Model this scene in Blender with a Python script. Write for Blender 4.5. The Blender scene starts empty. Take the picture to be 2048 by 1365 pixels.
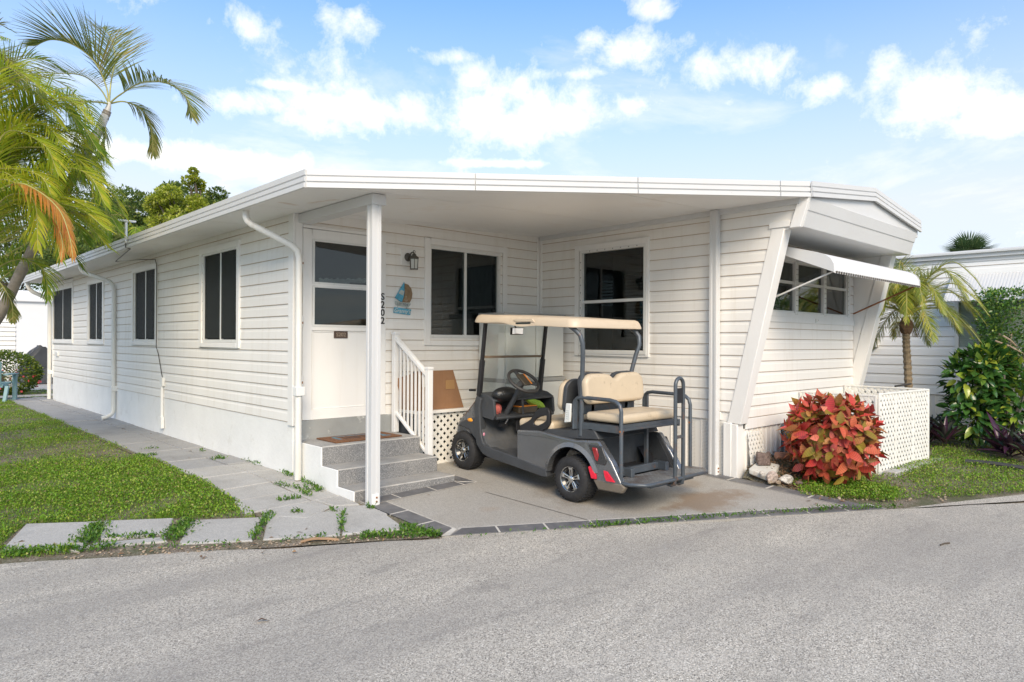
import bpy, bmesh, math, random
import numpy as np
from mathutils import Vector, Matrix

random.seed(7)
rng = np.random.default_rng(11)
scene = bpy.context.scene
COL = scene.collection

# ------------------------------------------------------------------ camera
CAM_H = 1.35
RIGHT = Vector((0.7290, -0.6845, 0.0050))
FWD = Vector((0.6845, 0.7290, 0.0012))
UPV = Vector((-0.0045, 0.0025, 1.0))
FWD.normalize(); RIGHT = (RIGHT - FWD * RIGHT.dot(FWD)).normalized(); UPV = RIGHT.cross(FWD).normalized()
FPX = 1387.35
cam_data = bpy.data.cameras.new('camera')
cam_data.sensor_width = 36.0
cam_data.lens = FPX / 2048 * 36
cam_data.clip_start = 0.05
cam_data.clip_end = 2000
cam = bpy.data.objects.new('camera', cam_data)
COL.objects.link(cam)
M = Matrix.Identity(4)
for i in range(3):
    M[i][0] = RIGHT[i]; M[i][1] = UPV[i]; M[i][2] = -FWD[i]
M[2][3] = CAM_H
cam.matrix_world = M
scene.camera = cam

# ------------------------------------------------------------------ world and sun
SUN_EL, SUN_AZ = math.radians(36), math.radians(-124)   # direction towards the sun, azimuth from +X
world = bpy.data.worlds.new('World')
scene.world = world
world.use_nodes = True
wn, wl = world.node_tree.nodes, world.node_tree.links
wn.clear()
def wnode(t, **kw):
    n = wn.new(t)
    for k, v in kw.items(): setattr(n, k, v)
    return n
def wmath(op, a, b=None, c=None, clamp=False):
    n = wnode('ShaderNodeMath', operation=op, use_clamp=clamp)
    for i, x in enumerate((a, b, c)):
        if x is None: continue
        if isinstance(x, (int, float)): n.inputs[i].default_value = x
        else: wl.new(x, n.inputs[i])
    return n.outputs[0]
sky = wnode('ShaderNodeTexSky', sky_type='NISHITA')
sky.sun_disc = False
sky.sun_elevation = SUN_EL
sky.sun_rotation = math.pi / 2 - SUN_AZ
sky.air_density = 1.0; sky.dust_density = 0.6; sky.ozone_density = 1.2
tc = wnode('ShaderNodeTexCoord')
sep = wnode('ShaderNodeSeparateXYZ'); wl.new(tc.outputs['Generated'], sep.inputs[0])
dx, dy, dz = sep.outputs
az = wmath('ARCTAN2', dy, dx)
el = wmath('ARCSINE', dz)
# wispy layer: a flat deck of cloud seen from below
inv = wmath('DIVIDE', 1.0, wmath('ADD', wmath('MAXIMUM', dz, 0.0), 0.12))
comb = wnode('ShaderNodeCombineXYZ')
wl.new(wmath('MULTIPLY', dx, inv), comb.inputs[0]); wl.new(wmath('MULTIPLY', dy, inv), comb.inputs[1])
def wnoise(vec, scale, detail, rough, dist=0.0):
    n = wnode('ShaderNodeTexNoise')
    n.inputs['Scale'].default_value = scale; n.inputs['Detail'].default_value = detail
    n.inputs['Roughness'].default_value = rough; n.inputs['Distortion'].default_value = dist
    wl.new(vec, n.inputs['Vector']); return n.outputs['Fac']
deck = wnoise(comb.outputs[0], 1.25, 8, 0.62, 0.4)
fine = wnoise(tc.outputs['Generated'], 7.5, 10, 0.66, 0.35)
edge = wnoise(tc.outputs['Generated'], 24.0, 8, 0.68, 0.2)
# cumulus heaps at their places in the sky: azimuth, elevation, half widths (radians), weight
def skyp(u, v, su, sv, w):
    d = (FWD + RIGHT * ((u - 1024) / FPX) + UPV * (-(v - 682.5) / FPX)).normalized()
    c = math.cos(math.atan((u - 1024) / FPX))
    return (math.atan2(d.y, d.x), math.asin(d.z), su / FPX * c * c, sv / FPX * c, w)
heaps = [skyp(*q) for q in ((985, 165, 85, 55, 1.0), (960, 215, 75, 55, 1.0), (1110, 225, 110, 55, .95), (1040, 250, 130, 38, .9), (1290, 90, 95, 40, .9), (1310, 20, 55, 30, .75), (1180, 80, 60, 25, .6),
         (1480, 130, 120, 45, .95), (1420, 165, 70, 25, .7), (1640, 180, 62, 34, .9), (1860, 200, 130, 60, 1.0), (1990, 235, 110, 40, .95), (740, 230, 170, 45, .9), (640, 250, 120, 30, .7), (505, 55, 58, 34, .85), (700, 45, 60, 40, .52),
         (930, 115, 90, 18, .62), (480, 205, 110, 32, .72), (400, 318, 330, 26, .85), (560, 172, 90, 10, .6), (1265, 210, 40, 28, .6), (1460, 205, 28, 14, .55), (1540, 285, 30, 12, .45), (815, 98, 40, 14, .42), (1000, 328, 130, 8, .7), (420, 45, 25, 14, .5), (1760, 150, 40, 50, .6), (1120, 150, 120, 14, .55))]
heaps += [(-0.25, 0.42, 0.30, 0.10, 0.9), (1.95, 0.34, 0.22, 0.09, 0.9), (2.7, 0.30, 0.3, 0.10, 0.9), (-1.3, 0.36, 0.35, 0.11, 0.9), (-2.2, 0.40, 0.30, 0.10, 0.9), (-2.9, 0.32, 0.25, 0.08, 0.9), (-0.8, 0.75, 0.3, 0.14, 0.9), (0.9, 0.85, 0.4, 0.12, 0.9), (2.4, 0.8, 0.4, 0.14, 0.9), (-2.3, 0.85, 0.4, 0.14, 0.9)]
tot = None
for a, e, sa, se, w in heaps:
    p = wmath('DIVIDE', wmath('SUBTRACT', az, a), sa)
    q = wmath('DIVIDE', wmath('SUBTRACT', el, e), se)
    r2 = wmath('ADD', wmath('MULTIPLY', p, p), wmath('MULTIPLY', q, q))
    g_ = wmath('MULTIPLY', wmath('EXPONENT', wmath('MULTIPLY', r2, -1.05)), w)
    tot = g_ if tot is None else wmath('MAXIMUM', tot, g_)
n_mix = wmath('ADD', wmath('MULTIPLY', fine, 0.65), wmath('MULTIPLY', edge, 0.35))
cum = wmath('MULTIPLY_ADD', wmath('ADD', wmath('MULTIPLY', tot, 0.62), wmath('MULTIPLY', n_mix, 2.3)), 1.40, -1.86, clamp=True)
wisp = wmath('MULTIPLY', wmath('MULTIPLY_ADD', deck, 4.0, -2.05, clamp=True), 0.50)
low = wmath('MULTIPLY_ADD', dz, -2.8, 1.50, clamp=True)     # milky air towards the horizon
veil = wmath('ADD', wmath('MULTIPLY', wmath('POWER', low, 1.3), 0.85), 0.03)
def wmix(fac, a, b):
    n = wnode('ShaderNodeMix', data_type='RGBA')
    if isinstance(fac, float): n.inputs[0].default_value = fac
    else: wl.new(fac, n.inputs[0])
    for i, x in ((6, a), (7, b)):
        if isinstance(x, tuple): n.inputs[i].default_value = (*x, 1)
        else: wl.new(x, n.inputs[i])
    return n.outputs[2]
SKY_STR = 0.13
K = 1.0 / SKY_STR
gain = wnode('ShaderNodeMix', data_type='RGBA', blend_type='MULTIPLY'); gain.inputs[0].default_value = 1.0
wl.new(sky.outputs[0], gain.inputs[6]); gain.inputs[7].default_value = (0.255, 0.565, 0.78, 1)
c1 = wmix(veil, gain.outputs[2], (0.335 * K, 0.338 * K, 0.345 * K))
c2 = wmix(wisp, c1, (0.53 * K, 0.49 * K, 0.42 * K))
c3 = wmix(cum, c2, (0.66 * K, 0.60 * K, 0.48 * K))
bg = wnode('ShaderNodeBackground'); bg.inputs['Strength'].default_value = SKY_STR
wl.new(c3, bg.inputs['Color'])
wo = wnode('ShaderNodeOutputWorld'); wl.new(bg.outputs[0], wo.inputs['Surface'])

sun_d = bpy.data.lights.new('sun', 'SUN')
sun_d.energy = 1.5; sun_d.angle = math.radians(30); sun_d.color = (1.0, 0.80, 0.57)
sun = bpy.data.objects.new('sun', sun_d); COL.objects.link(sun)
to_sun = Vector((math.cos(SUN_EL) * math.cos(SUN_AZ), math.cos(SUN_EL) * math.sin(SUN_AZ), math.sin(SUN_EL)))
sun.rotation_euler = to_sun.to_track_quat('Z', 'Y').to_euler()
sun.location = (0, 0, 30)

vs = scene.view_settings
vs.view_transform = 'Standard'; vs.look = 'None'; vs.gamma = 1.0; vs.exposure = 1.48
vs.use_curve_mapping = False
scene.render.engine = 'CYCLES'
scene.cycles.max_bounces = 8
scene.cycles.transparent_max_bounces = 16

# ------------------------------------------------------------------ helpers
def ray(u, v):
    return FWD + RIGHT * ((u - 1024) / FPX) + UPV * (-(v - 682.5) / FPX)
CAMP = Vector((0, 0, CAM_H))
def at(u, v, axis, val):
    """survey helper: the point of the real plane axis=val that the photo shows at u, v"""
    d = ray(u, v); i = 'xyz'.index(axis); t = (val - CAMP[i]) / d[i]
    return CAMP + d * t
def atd(u, v, depth):
    return CAMP + ray(u, v) * depth
RN = Vector((0.495, 0.869)); RP = Vector((0.67, 5.57)); RT = Vector((0.869, -0.495))   # road edge: normal, point, direction
def sdist(x, y): return (x - RP.x) * RN.x + (y - RP.y) * RN.y
def gz(x, y):
    s = sdist(x, y)
    if s <= 0: return -0.12
    t = min(1.0, s / 2.18)
    return -0.12 + 0.12 * t
def ter(u, v, dz=0.0):
    d = ray(u, v); lo, hi = 0.5, 90
    for _ in range(50):
        t = (lo + hi) / 2; p = CAMP + d * t
        if p.z > gz(p.x, p.y) + dz: lo = t
        else: hi = t
    return CAMP + d * lo
def road_pt(t, s):
    return Vector((RP.x + RT.x * t + RN.x * s, RP.y + RT.y * t + RN.y * s))

class MB:
    def __init__(self): self.v = []; self.f = []; self.m = []
    def face(self, pts, mi=0):
        n = len(self.v); self.v += [tuple(p) for p in pts]
        self.f.append(tuple(range(n, n + len(pts)))); self.m.append(mi); return self
    def hexa(self, p, mi=0, mf=None):
        """8 corners: 0-3 one face in order, 4-7 the opposite face in the same order"""
        n = len(self.v); self.v += [tuple(q) for q in p]
        for k, q in enumerate(((3, 2, 1, 0), (4, 5, 6, 7), (0, 1, 5, 4), (1, 2, 6, 5), (2, 3, 7, 6), (3, 0, 4, 7))):
            self.f.append(tuple(n + i for i in q)); self.m.append(mf[k] if mf else mi)
        return self
    def box(self, x0, x1, y0, y1, z0, z1, mi=0):
        return self.hexa([(x0, y0, z0), (x1, y0, z0), (x1, y1, z0), (x0, y1, z0), (x0, y0, z1), (x1, y0, z1), (x1, y1, z1), (x0, y1, z1)], mi)
    def prism(self, poly, axis, a0, a1, mi=0):
        """poly in the two other axes (order x,y,z without axis) pushed along axis"""
        def mk(p, a):
            if axis == 'x': return (a, p[0], p[1])
            if axis == 'y': return (p[0], a, p[1])
            return (p[0], p[1], a)
        n = len(self.v); k = len(poly)
        self.v += [mk(p, a0) for p in poly] + [mk(p, a1) for p in poly]
        self.f.append(tuple(range(n, n + k))); self.m.append(mi)
        self.f.append(tuple(range(n + 2 * k - 1, n + k - 1, -1))); self.m.append(mi)
        for i in range(k):
            j = (i + 1) % k
            self.f.append((n + i, n + k + i, n + k + j, n + j)); self.m.append(mi)
        return self
    def sweep(self, prof, path, side, up=Vector((0, 0, 1)), mi=0, caps=True):
        """profile (o, z) swept along path points; side = outward direction"""
        n = len(self.v); k = len(prof)
        for p in path:
            for o, z in prof: self.v.append(tuple(Vector(p) + Vector(side) * o + up * z))
        for i in range(len(path) - 1):
            for j in range(k):
                a = n + i * k + j; b = n + i * k + (j + 1) % k
                self.f.append((a, b, b + k, a + k)); self.m.append(mi)
        if caps:
            self.f.append(tuple(range(n + k - 1, n - 1, -1))); self.m.append(mi)
            e = n + (len(path) - 1) * k
            self.f.append(tuple(range(e, e + k))); self.m.append(mi)
        return self
    def tube(self, path, r, n=10, mi=0, closed=False, square=False):
        path = [Vector(p) for p in path]; m = len(path)
        rr = r if isinstance(r, (list, tuple)) else [r] * m
        base = len(self.v); ref = None
        for i, p in enumerate(path):
            if closed: t = path[(i + 1) % m] - path[i - 1]
            else: t = path[min(i + 1, m - 1)] - path[max(i - 1, 0)]
            t.normalize()
            if ref is None: ref = Vector((0, 0, 1)) if abs(t.z) < 0.9 else Vector((1, 0, 0))
            a = (ref - t * ref.dot(t)).normalized(); b = t.cross(a); ref = a
            for k in range(n):
                th = 2 * math.pi * (k + (0.5 if square else 0)) / n
                rk = rr[i] * (1.414 if square else 1)
                self.v.append(tuple(p + a * (rk * math.cos(th)) + b * (rk * math.sin(th))))
        for i in range(m if closed else m - 1):
            for k in range(n):
                a = base + i * n + k; b = base + i * n + (k + 1) % n
                c = base + ((i + 1) % m) * n + (k + 1) % n; d = base + ((i + 1) % m) * n + k
                self.f.append((a, b, c, d)); self.m.append(mi)
        if not closed:
            self.f.append(tuple(base + k for k in range(n - 1, -1, -1))); self.m.append(mi)
            e = base + (m - 1) * n
            self.f.append(tuple(e + k for k in range(n))); self.m.append(mi)
        return self
    def lathe(self, prof, c, axis='x', n=32, mi=0, closed=True):
        """prof: (radius, offset along axis)"""
        base = len(self.v); k = len(prof); c = Vector(c)
        for i in range(n):
            th = 2 * math.pi * i / n
            for r, o in prof:
                q = (r * math.cos(th), r * math.sin(th))
                if axis == 'x': p = (o, q[0], q[1])
                elif axis == 'y': p = (q[0], o, q[1])
                else: p = (q[0], q[1], o)
                self.v.append(tuple(c + Vector(p)))
        for i in range(n):
            for j in range(k if closed else k - 1):
                a = base + i * k + j; b = base + i * k + (j + 1) % k
                c2 = base + ((i + 1) % n) * k + (j + 1) % k; d = base + ((i + 1) % n) * k + j
                self.f.append((a, b, c2, d)); self.m.append(mi)
        return self
    def ball(self, c, rx, ry, rz, n=12, m=8, mi=0, jit=0.0):
        base = len(self.v); c = Vector(c)
        for i in range(1, m):
            ph = math.pi * i / m
            for k in range(n):
                th = 2 * math.pi * k / n; j = 1 + random.uniform(-jit, jit)
                self.v.append((c.x + rx * j * math.sin(ph) * math.cos(th), c.y + ry * j * math.sin(ph) * math.sin(th), c.z + rz * j * math.cos(ph)))
        top = len(self.v); self.v.append((c.x, c.y, c.z + rz)); bot = len(self.v); self.v.append((c.x, c.y, c.z - rz))
        for i in range(m - 2):
            for k in range(n):
                a = base + i * n + k; b = base + i * n + (k + 1) % n
                self.f.append((a, a + n, b + n, b)); self.m.append(mi)
        for k in range(n):
            self.f.append((top, base + k, base + (k + 1) % n)); self.m.append(mi)
            e = base + (m - 2) * n
            self.f.append((bot, e + (k + 1) % n, e + k)); self.m.append(mi)
        return self
    def build(self, name, mats, parent=None, smooth=False, bevel=0.0, seg=2, fix=True, angle=40):
        me = bpy.data.meshes.new(name)
        me.from_pydata(self.v, [], self.f)
        if not isinstance(mats, (list, tuple)): mats = [mats]
        for mm in mats: me.materials.append(mm)
        me.polygons.foreach_set('material_index', self.m)
        if fix:
            bm = bmesh.new(); bm.from_mesh(me)
            bmesh.ops.remove_doubles(bm, verts=bm.verts, dist=1e-5)
            bmesh.ops.recalc_face_normals(bm, faces=bm.faces)
            bm.to_mesh(me); bm.free()
        if smooth:
            me.polygons.foreach_set('use_smooth', [True] * len(me.polygons))
            try: me.set_sharp_from_angle(angle=math.radians(angle))
            except Exception: pass
        me.update()
        o = bpy.data.objects.new(name, me); COL.objects.link(o)
        if bevel:
            b = o.modifiers.new('bevel', 'BEVEL'); b.width = bevel; b.segments = seg; b.limit_method = 'ANGLE'
            b.angle_limit = math.radians(35); b.harden_normals = False
            if seg > 1: me.polygons.foreach_set('use_smooth', [True] * len(me.polygons)); 
            if seg > 1:
                try: me.set_sharp_from_angle(angle=math.radians(60))
                except Exception: pass
        adopt(o, parent)
        return o

def adopt(o, parent):
    if parent is not None:
        o.parent = parent
        if parent.type == 'EMPTY': o.matrix_parent_inverse = Matrix.Translation(-parent.location)
def thing(name, label, cat, loc=(0, 0, 0), group=None):
    o = bpy.data.objects.new(name, None); COL.objects.link(o); o.location = loc
    o.empty_display_size = 0.1
    o['label'] = label; o['category'] = cat
    if group: o['group'] = group
    return o
def tag(o, label, cat, group=None):
    o['label'] = label; o['category'] = cat
    if group: o['group'] = group
    return o
def kind(o, k): o['kind'] = k; return o
def share(me, name, parent, mat4=None):
    """another object on the same mesh"""
    o = bpy.data.objects.new(name, me); COL.objects.link(o)
    if parent is not None:
        o.parent = parent
        if parent.type == 'EMPTY': o.matrix_parent_inverse = Matrix.Translation(-parent.location)
    if mat4 is not None: o.matrix_basis = mat4
    return o

# ------------------------------------------------------------------ materials
def new_mat(name):
    m = bpy.data.materials.new(name); m.use_nodes = True
    return m, m.node_tree.nodes, m.node_tree.links, m.node_tree.nodes['Principled BSDF']
def tint(c, k): return tuple(min(1, max(0, x * k)) for x in c)
def _noise(nt, ln, vec, scale, detail=4, rough=0.55, dist=0.0):
    n = nt.new('ShaderNodeTexNoise'); n.inputs['Scale'].default_value = scale
    n.inputs['Detail'].default_value = detail; n.inputs['Roughness'].default_value = rough
    n.inputs['Distortion'].default_value = dist
    if vec is not None: ln.new(vec, n.inputs['Vector'])
    return n.outputs['Fac']
def _ramp(nt, ln, fac, stops, interp='LINEAR'):
    r = nt.new('ShaderNodeValToRGB'); ln.new(fac, r.inputs[0]); r.color_ramp.interpolation = interp
    e = r.color_ramp.elements
    while len(e) < len(stops): e.new(0.5)
    for k, (p, c) in enumerate(stops):
        e[k].position = p; e[k].color = (*c, 1) if len(c) == 3 else c
    return r.outputs[0]
def _mix(nt, ln, fac, a, b, mode='MIX'):
    n = nt.new('ShaderNodeMix'); n.data_type = 'RGBA'; n.blend_type = mode
    if isinstance(fac, (int, float)): n.inputs[0].default_value = fac
    else: ln.new(fac, n.inputs[0])
    for i, x in ((6, a), (7, b)):
        if isinstance(x, tuple): n.inputs[i].default_value = (*x, 1)
        else: ln.new(x, n.inputs[i])
    return n.outputs[2]
def _vec(nt, ln, scale=None):
    t = nt.new('ShaderNodeTexCoord'); o = t.outputs['Object']
    if scale:
        mp = nt.new('ShaderNodeMapping'); mp.inputs['Scale'].default_value = scale
        ln.new(o, mp.inputs['Vector']); o = mp.outputs[0]
    return o
def _bump(nt, ln, fac, bsdf, strength, dist):
    b = nt.new('ShaderNodeBump'); b.inputs['Strength'].default_value = strength; b.inputs['Distance'].default_value = dist
    ln.new(fac, b.inputs['Height']); ln.new(b.outputs[0], bsdf.inputs['Normal'])

def paint(name, col, *pos, **kw):
    ex = kw.pop('extra', None)
    m = _paint(name, col, *pos, **kw)
    if ex:
        nt, ln = m.node_tree.nodes, m.node_tree.links; b = nt['Principled BSDF']
        src = b.inputs['Base Color'].links[0].from_socket
        ln.new(ex(nt, ln, _vec(nt, ln), src), b.inputs['Base Color'])
    return m
def _paint(name, col, rough=0.5, var=0.06, scale=2.5, streak=None, streak_amt=0.3, bump=0.0, bscale=60, metal=0.0, coat=0.0, spec=0.5, spots=None, spots_amt=0.5, spot_scale=9):
    m, nt, ln, b = new_mat(name)
    v = _vec(nt, ln)
    c = _ramp(nt, ln, _noise(nt, ln, v, scale, 6, 0.6), [(0.3, tint(col, 1 - var)), (0.7, tint(col, 1 + var))])
    if streak:
        sv = _vec(nt, ln, (7, 7, 0.6))
        f = _ramp(nt, ln, _noise(nt, ln, sv, 1.6, 6, 0.65), [(0.52, (0, 0, 0)), (0.80, (streak_amt,) * 3)])
        c = _mix(nt, ln, f, c, streak)
    if spots:
        f = _ramp(nt, ln, _noise(nt, ln, v, spot_scale, 8, 0.7), [(0.57, (0, 0, 0)), (0.68, (spots_amt,) * 3)])
        c = _mix(nt, ln, f, c, spots)
    ln.new(c, b.inputs['Base Color'])
    b.inputs['Metallic'].default_value = metal
    b.inputs['Specular IOR Level'].default_value = spec
    if coat: b.inputs['Coat Weight'].default_value = coat; b.inputs['Coat Roughness'].default_value = 0.08
    rr = _ramp(nt, ln, _noise(nt, ln, v, scale * 2.3, 4, 0.6), [(0.3, (rough * 0.85,) * 3), (0.7, (min(1, rough * 1.2),) * 3)])
    ln.new(rr, b.inputs['Roughness'])
    if bump: _bump(nt, ln, _noise(nt, ln, v, bscale, 5, 0.6), b, bump, 0.004)
    return m

def speckle(name, stops, scale, rough=0.8, big=None, bump=0.3, bdist=0.004, extra=None):
    """aggregate: cell noise through a ramp, large scale blotches laid over"""
    m, nt, ln, b = new_mat(name)
    v = _vec(nt, ln)
    vo = nt.new('ShaderNodeTexVoronoi'); vo.inputs['Scale'].default_value = scale; ln.new(v, vo.inputs['Vector'])
    sp = nt.new('ShaderNodeSeparateColor'); ln.new(vo.outputs['Color'], sp.inputs[0])
    c = _ramp(nt, ln, sp.outputs[0], stops)
    for (col, sc, lo, hi, amt, det) in (big or []):
        f = _ramp(nt, ln, _noise(nt, ln, v, sc, det, 0.62, 0.3), [(lo, (0, 0, 0)), (hi, (amt,) * 3)])
        c = _mix(nt, ln, f, c, col)
    if extra: c = extra(nt, ln, v, c)
    ln.new(c, b.inputs['Base Color']); b.inputs['Roughness'].default_value = rough
    h = _mix(nt, ln, 0.5, vo.outputs['Distance'], _noise(nt, ln, v, scale * 0.6, 3))
    _bump(nt, ln, h, b, bump, bdist)
    return m

def foliage(name, stops, rough=0.45, trans=0.35, veins=None, spec=0.4):
    """leaf colour differs leaf by leaf; light comes through"""
    m, nt, ln, b = new_mat(name)
    g = nt.new('ShaderNodeNewGeometry'); oi = nt.new('ShaderNodeObjectInfo')
    ad = nt.new('ShaderNodeMath'); ad.operation = 'ADD'; ln.new(g.outputs['Random Per Island'], ad.inputs[0]); ln.new(oi.outputs['Random'], ad.inputs[1])
    fr = nt.new('ShaderNodeMath'); fr.operation = 'FRACT'; ln.new(ad.outputs[0], fr.inputs[0])
    c = _ramp(nt, ln, fr.outputs[0], stops)
    v = _vec(nt, ln)
    c = _mix(nt, ln, _ramp(nt, ln, _noise(nt, ln, v, 14, 4), [(0.35, (0, 0, 0)), (0.65, (0.35, 0.35, 0.35))]), c, tint(stops[0][1], 0.75))
    if veins: c = veins(nt, ln, c)
    ln.new(c, b.inputs['Base Color']); b.inputs['Roughness'].default_value = rough
    b.inputs['Specular IOR Level'].default_value = spec
    if trans:
        tr = nt.new('ShaderNodeBsdfTranslucent'); ln.new(c, tr.inputs['Color'])
        mx = nt.new('ShaderNodeMixShader'); mx.inputs[0].default_value = trans
        ln.new(b.outputs[0], mx.inputs[1]); ln.new(tr.outputs[0], mx.inputs[2])
        out = nt['Material Output']; ln.new(mx.outputs[0], out.inputs['Surface'])
    return m

def glass(name, tintc=(0.5, 0.55, 0.55), refl=1.0, rough=0.02):
    m, nt, ln, b = new_mat(name)
    nt.remove(b)
    t = nt.new('ShaderNodeBsdfTransparent'); t.inputs[0].default_value = (*tintc, 1)
    gl = nt.new('ShaderNodeBsdfGlossy'); gl.inputs['Roughness'].default_value = rough; gl.inputs['Color'].default_value = (refl, refl, refl, 1)
    lw = nt.new('ShaderNodeLayerWeight'); lw.inputs['Blend'].default_value = 0.5
    pw = nt.new('ShaderNodeMath'); pw.operation = 'POWER'; pw.inputs[1].default_value = 4.0; ln.new(lw.outputs['Facing'], pw.inputs[0])
    fr = nt.new('ShaderNodeMath'); fr.operation = 'MULTIPLY_ADD'; fr.inputs[1].default_value = 0.75; fr.inputs[2].default_value = 0.048; fr.use_clamp = True; ln.new(pw.outputs[0], fr.inputs[0])
    mx = nt.new('ShaderNodeMixShader'); ln.new(fr.outputs[0], mx.inputs[0]); ln.new(t.outputs[0], mx.inputs[1]); ln.new(gl.outputs[0], mx.inputs[2])
    ln.new(mx.outputs[0], nt['Material Output'].inputs['Surface'])
    return m

SIDING = paint('siding_vinyl', (0.82, 0.80, 0.755), 0.5, 0.025, 1.2, streak=(0.60, 0.54, 0.44), streak_amt=0.38, bump=0.12, bscale=3.0)
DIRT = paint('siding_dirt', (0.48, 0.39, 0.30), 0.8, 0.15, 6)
TRIM = paint('trim_white', (0.82, 0.81, 0.78), 0.42, 0.025, 1.5, streak=(0.60, 0.55, 0.46), streak_amt=0.22)
FASCIA = paint('fascia_white', (0.63, 0.635, 0.63), 0.38, 0.02, 1.0, streak=(0.58, 0.55, 0.48), streak_amt=0.15)
def soffit_rust(nt, ln, v, c):
    # rust run along the beam and out to the eave corner
    for (cx, cy, rx, ry, rot) in ((3.05, 5.75, .10, .55, .35), (2.85, 6.05, .45, .10, .25), (3.6, 5.2, .35, .06, -.5)):
        mp = nt.new('ShaderNodeMapping'); mp.vector_type = 'TEXTURE'; mp.inputs['Location'].default_value = (cx, cy, 0); mp.inputs['Rotation'].default_value = (0, 0, rot); mp.inputs['Scale'].default_value = (rx, ry, 1e3)
        ln.new(v, mp.inputs['Vector'])
        le = nt.new('ShaderNodeVectorMath'); le.operation = 'LENGTH'; ln.new(mp.outputs[0], le.inputs[0])
        ad = nt.new('ShaderNodeMath'); ad.operation = 'MULTIPLY_ADD'; ad.inputs[1].default_value = 1.3; ln.new(_noise(nt, ln, v, 7, 6, .65), ad.inputs[0]); ln.new(le.outputs['Value'], ad.inputs[2])
        c = _mix(nt, ln, _ramp(nt, ln, ad.outputs[0], [(.70, (.45,) * 3), (1.0, (0, 0, 0))]), c, (.48, .30, .16))
    return c
SOFFIT = paint('soffit_white', (0.83, 0.82, 0.795), 0.45, 0.03, 0.8, spots=(0.58, 0.46, 0.33), spots_amt=0.22, spot_scale=1.6, extra=soffit_rust)
STUCCO = paint('stucco_white', (0.79, 0.79, 0.765), 0.75, 0.05, 2.2, spots=(0.55, 0.53, 0.47), spots_amt=0.35, spot_scale=3.5, bump=1.0, bscale=22)
ALU = paint('window_aluminium', (0.72, 0.72, 0.69), 0.4, 0.05, 5, spots=(0.40, 0.32, 0.24), spots_amt=0.3, spot_scale=20)
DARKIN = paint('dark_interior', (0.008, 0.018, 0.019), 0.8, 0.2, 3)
CURTAIN = paint('dim_curtain', (0.070, 0.072, 0.068), 0.9, 0.25, 9)
BLIND = paint('blind_slat', (0.22, 0.25, 0.27), 0.6, 0.1, 6)
SCREEN = paint('insect_screen', (0.040, 0.045, 0.042), 0.55, 0.25, 5, spec=0.5)
GLASS = glass('window_glass', (0.55, 0.60, 0.60))
CLEAR = glass('clear_plastic', (0.90, 0.92, 0.91), 0.9, 0.03)
RUST = paint('rust', (0.28, 0.11, 0.04), 0.9, 0.3, 20)
SCREW = paint('screw_dark', (0.10, 0.09, 0.08), 0.5, 0.2, 20)
BLACK = paint('black_paint', (0.015, 0.015, 0.017), 0.5, 0.2, 8)
WHITEP = paint('white_plastic', (0.80, 0.80, 0.77), 0.4, 0.03, 3)
LATTICE = paint('lattice_white', (0.80, 0.79, 0.74), 0.55, 0.05, 3, streak=(0.48, 0.44, 0.34), streak_amt=0.35)

TERRAZZO = speckle('step_terrazzo', [(0.0, (0.13, 0.13, 0.135)), (0.35, (0.19, 0.19, 0.19)), (0.75, (0.27, 0.27, 0.265)), (1.0, (0.42, 0.41, 0.39))], 200, 0.6, [((0.42, 0.41, 0.38), 3.0, 0.5, 0.75, 0.35, 6)], 0.15, 0.002)
STEPTOP = speckle('step_tread', [(0.0, (0.22, 0.215, 0.205)), (0.4, (0.29, 0.285, 0.27)), (1.0, (0.38, 0.37, 0.35))], 200, 0.65, [((0.52, 0.50, 0.46), 4.0, 0.45, 0.7, 0.5, 6)], 0.15, 0.002)
def slab_stain(nt, ln, v, c):
    # rust run-off and tyre dirt where the cart stands
    for (cx, cy, rx, ry, col, amt) in ((5.6, 3.40, 1.35, 0.70, (0.22, 0.145, 0.085), 0.72), (4.9, 4.3, 0.9, 1.2, (0.16, 0.115, 0.075), 0.45), (3.95, 4.45, 0.30, 0.22, (0.30, 0.19, 0.10), 0.22), (6.0, 3.9, 0.6, 0.6, (0.22, 0.15, 0.085), 0.40)):
        mp = nt.new('ShaderNodeMapping'); mp.vector_type = 'POINT'
        mp.inputs['Location'].default_value = (-cx / rx, -cy / ry, 0); mp.inputs['Scale'].default_value = (1 / rx, 1 / ry, 0.0)
        ln.new(v, mp.inputs['Vector'])
        le = nt.new('ShaderNodeVectorMath'); le.operation = 'LENGTH'; ln.new(mp.outputs[0], le.inputs[0])
        ns = _noise(nt, ln, v, 3.5, 7, 0.65)
        ad = nt.new('ShaderNodeMath'); ad.operation = 'MULTIPLY_ADD'; ad.inputs[1].default_value = 1.1; ln.new(ns, ad.inputs[0]); ln.new(le.outputs['Value'], ad.inputs[2])
        f = _ramp(nt, ln, ad.outputs[0], [(0.75, (amt,) * 3), (1.0, (0, 0, 0))])
        c = _mix(nt, ln, f, c, col)
    return c
SLAB = speckle('driveway_coating', [(0.0, (0.27, 0.255, 0.228)), (0.5, (0.37, 0.35, 0.312)), (1.0, (0.48, 0.455, 0.41))], 190, 0.55, [((0.34, 0.30, 0.24), 1.3, 0.45, 0.75, 0.45, 6), ((0.20, 0.17, 0.13), 2.1, 0.55, 0.8, 0.35, 7)], 0.12, 0.002, slab_stain)
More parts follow.
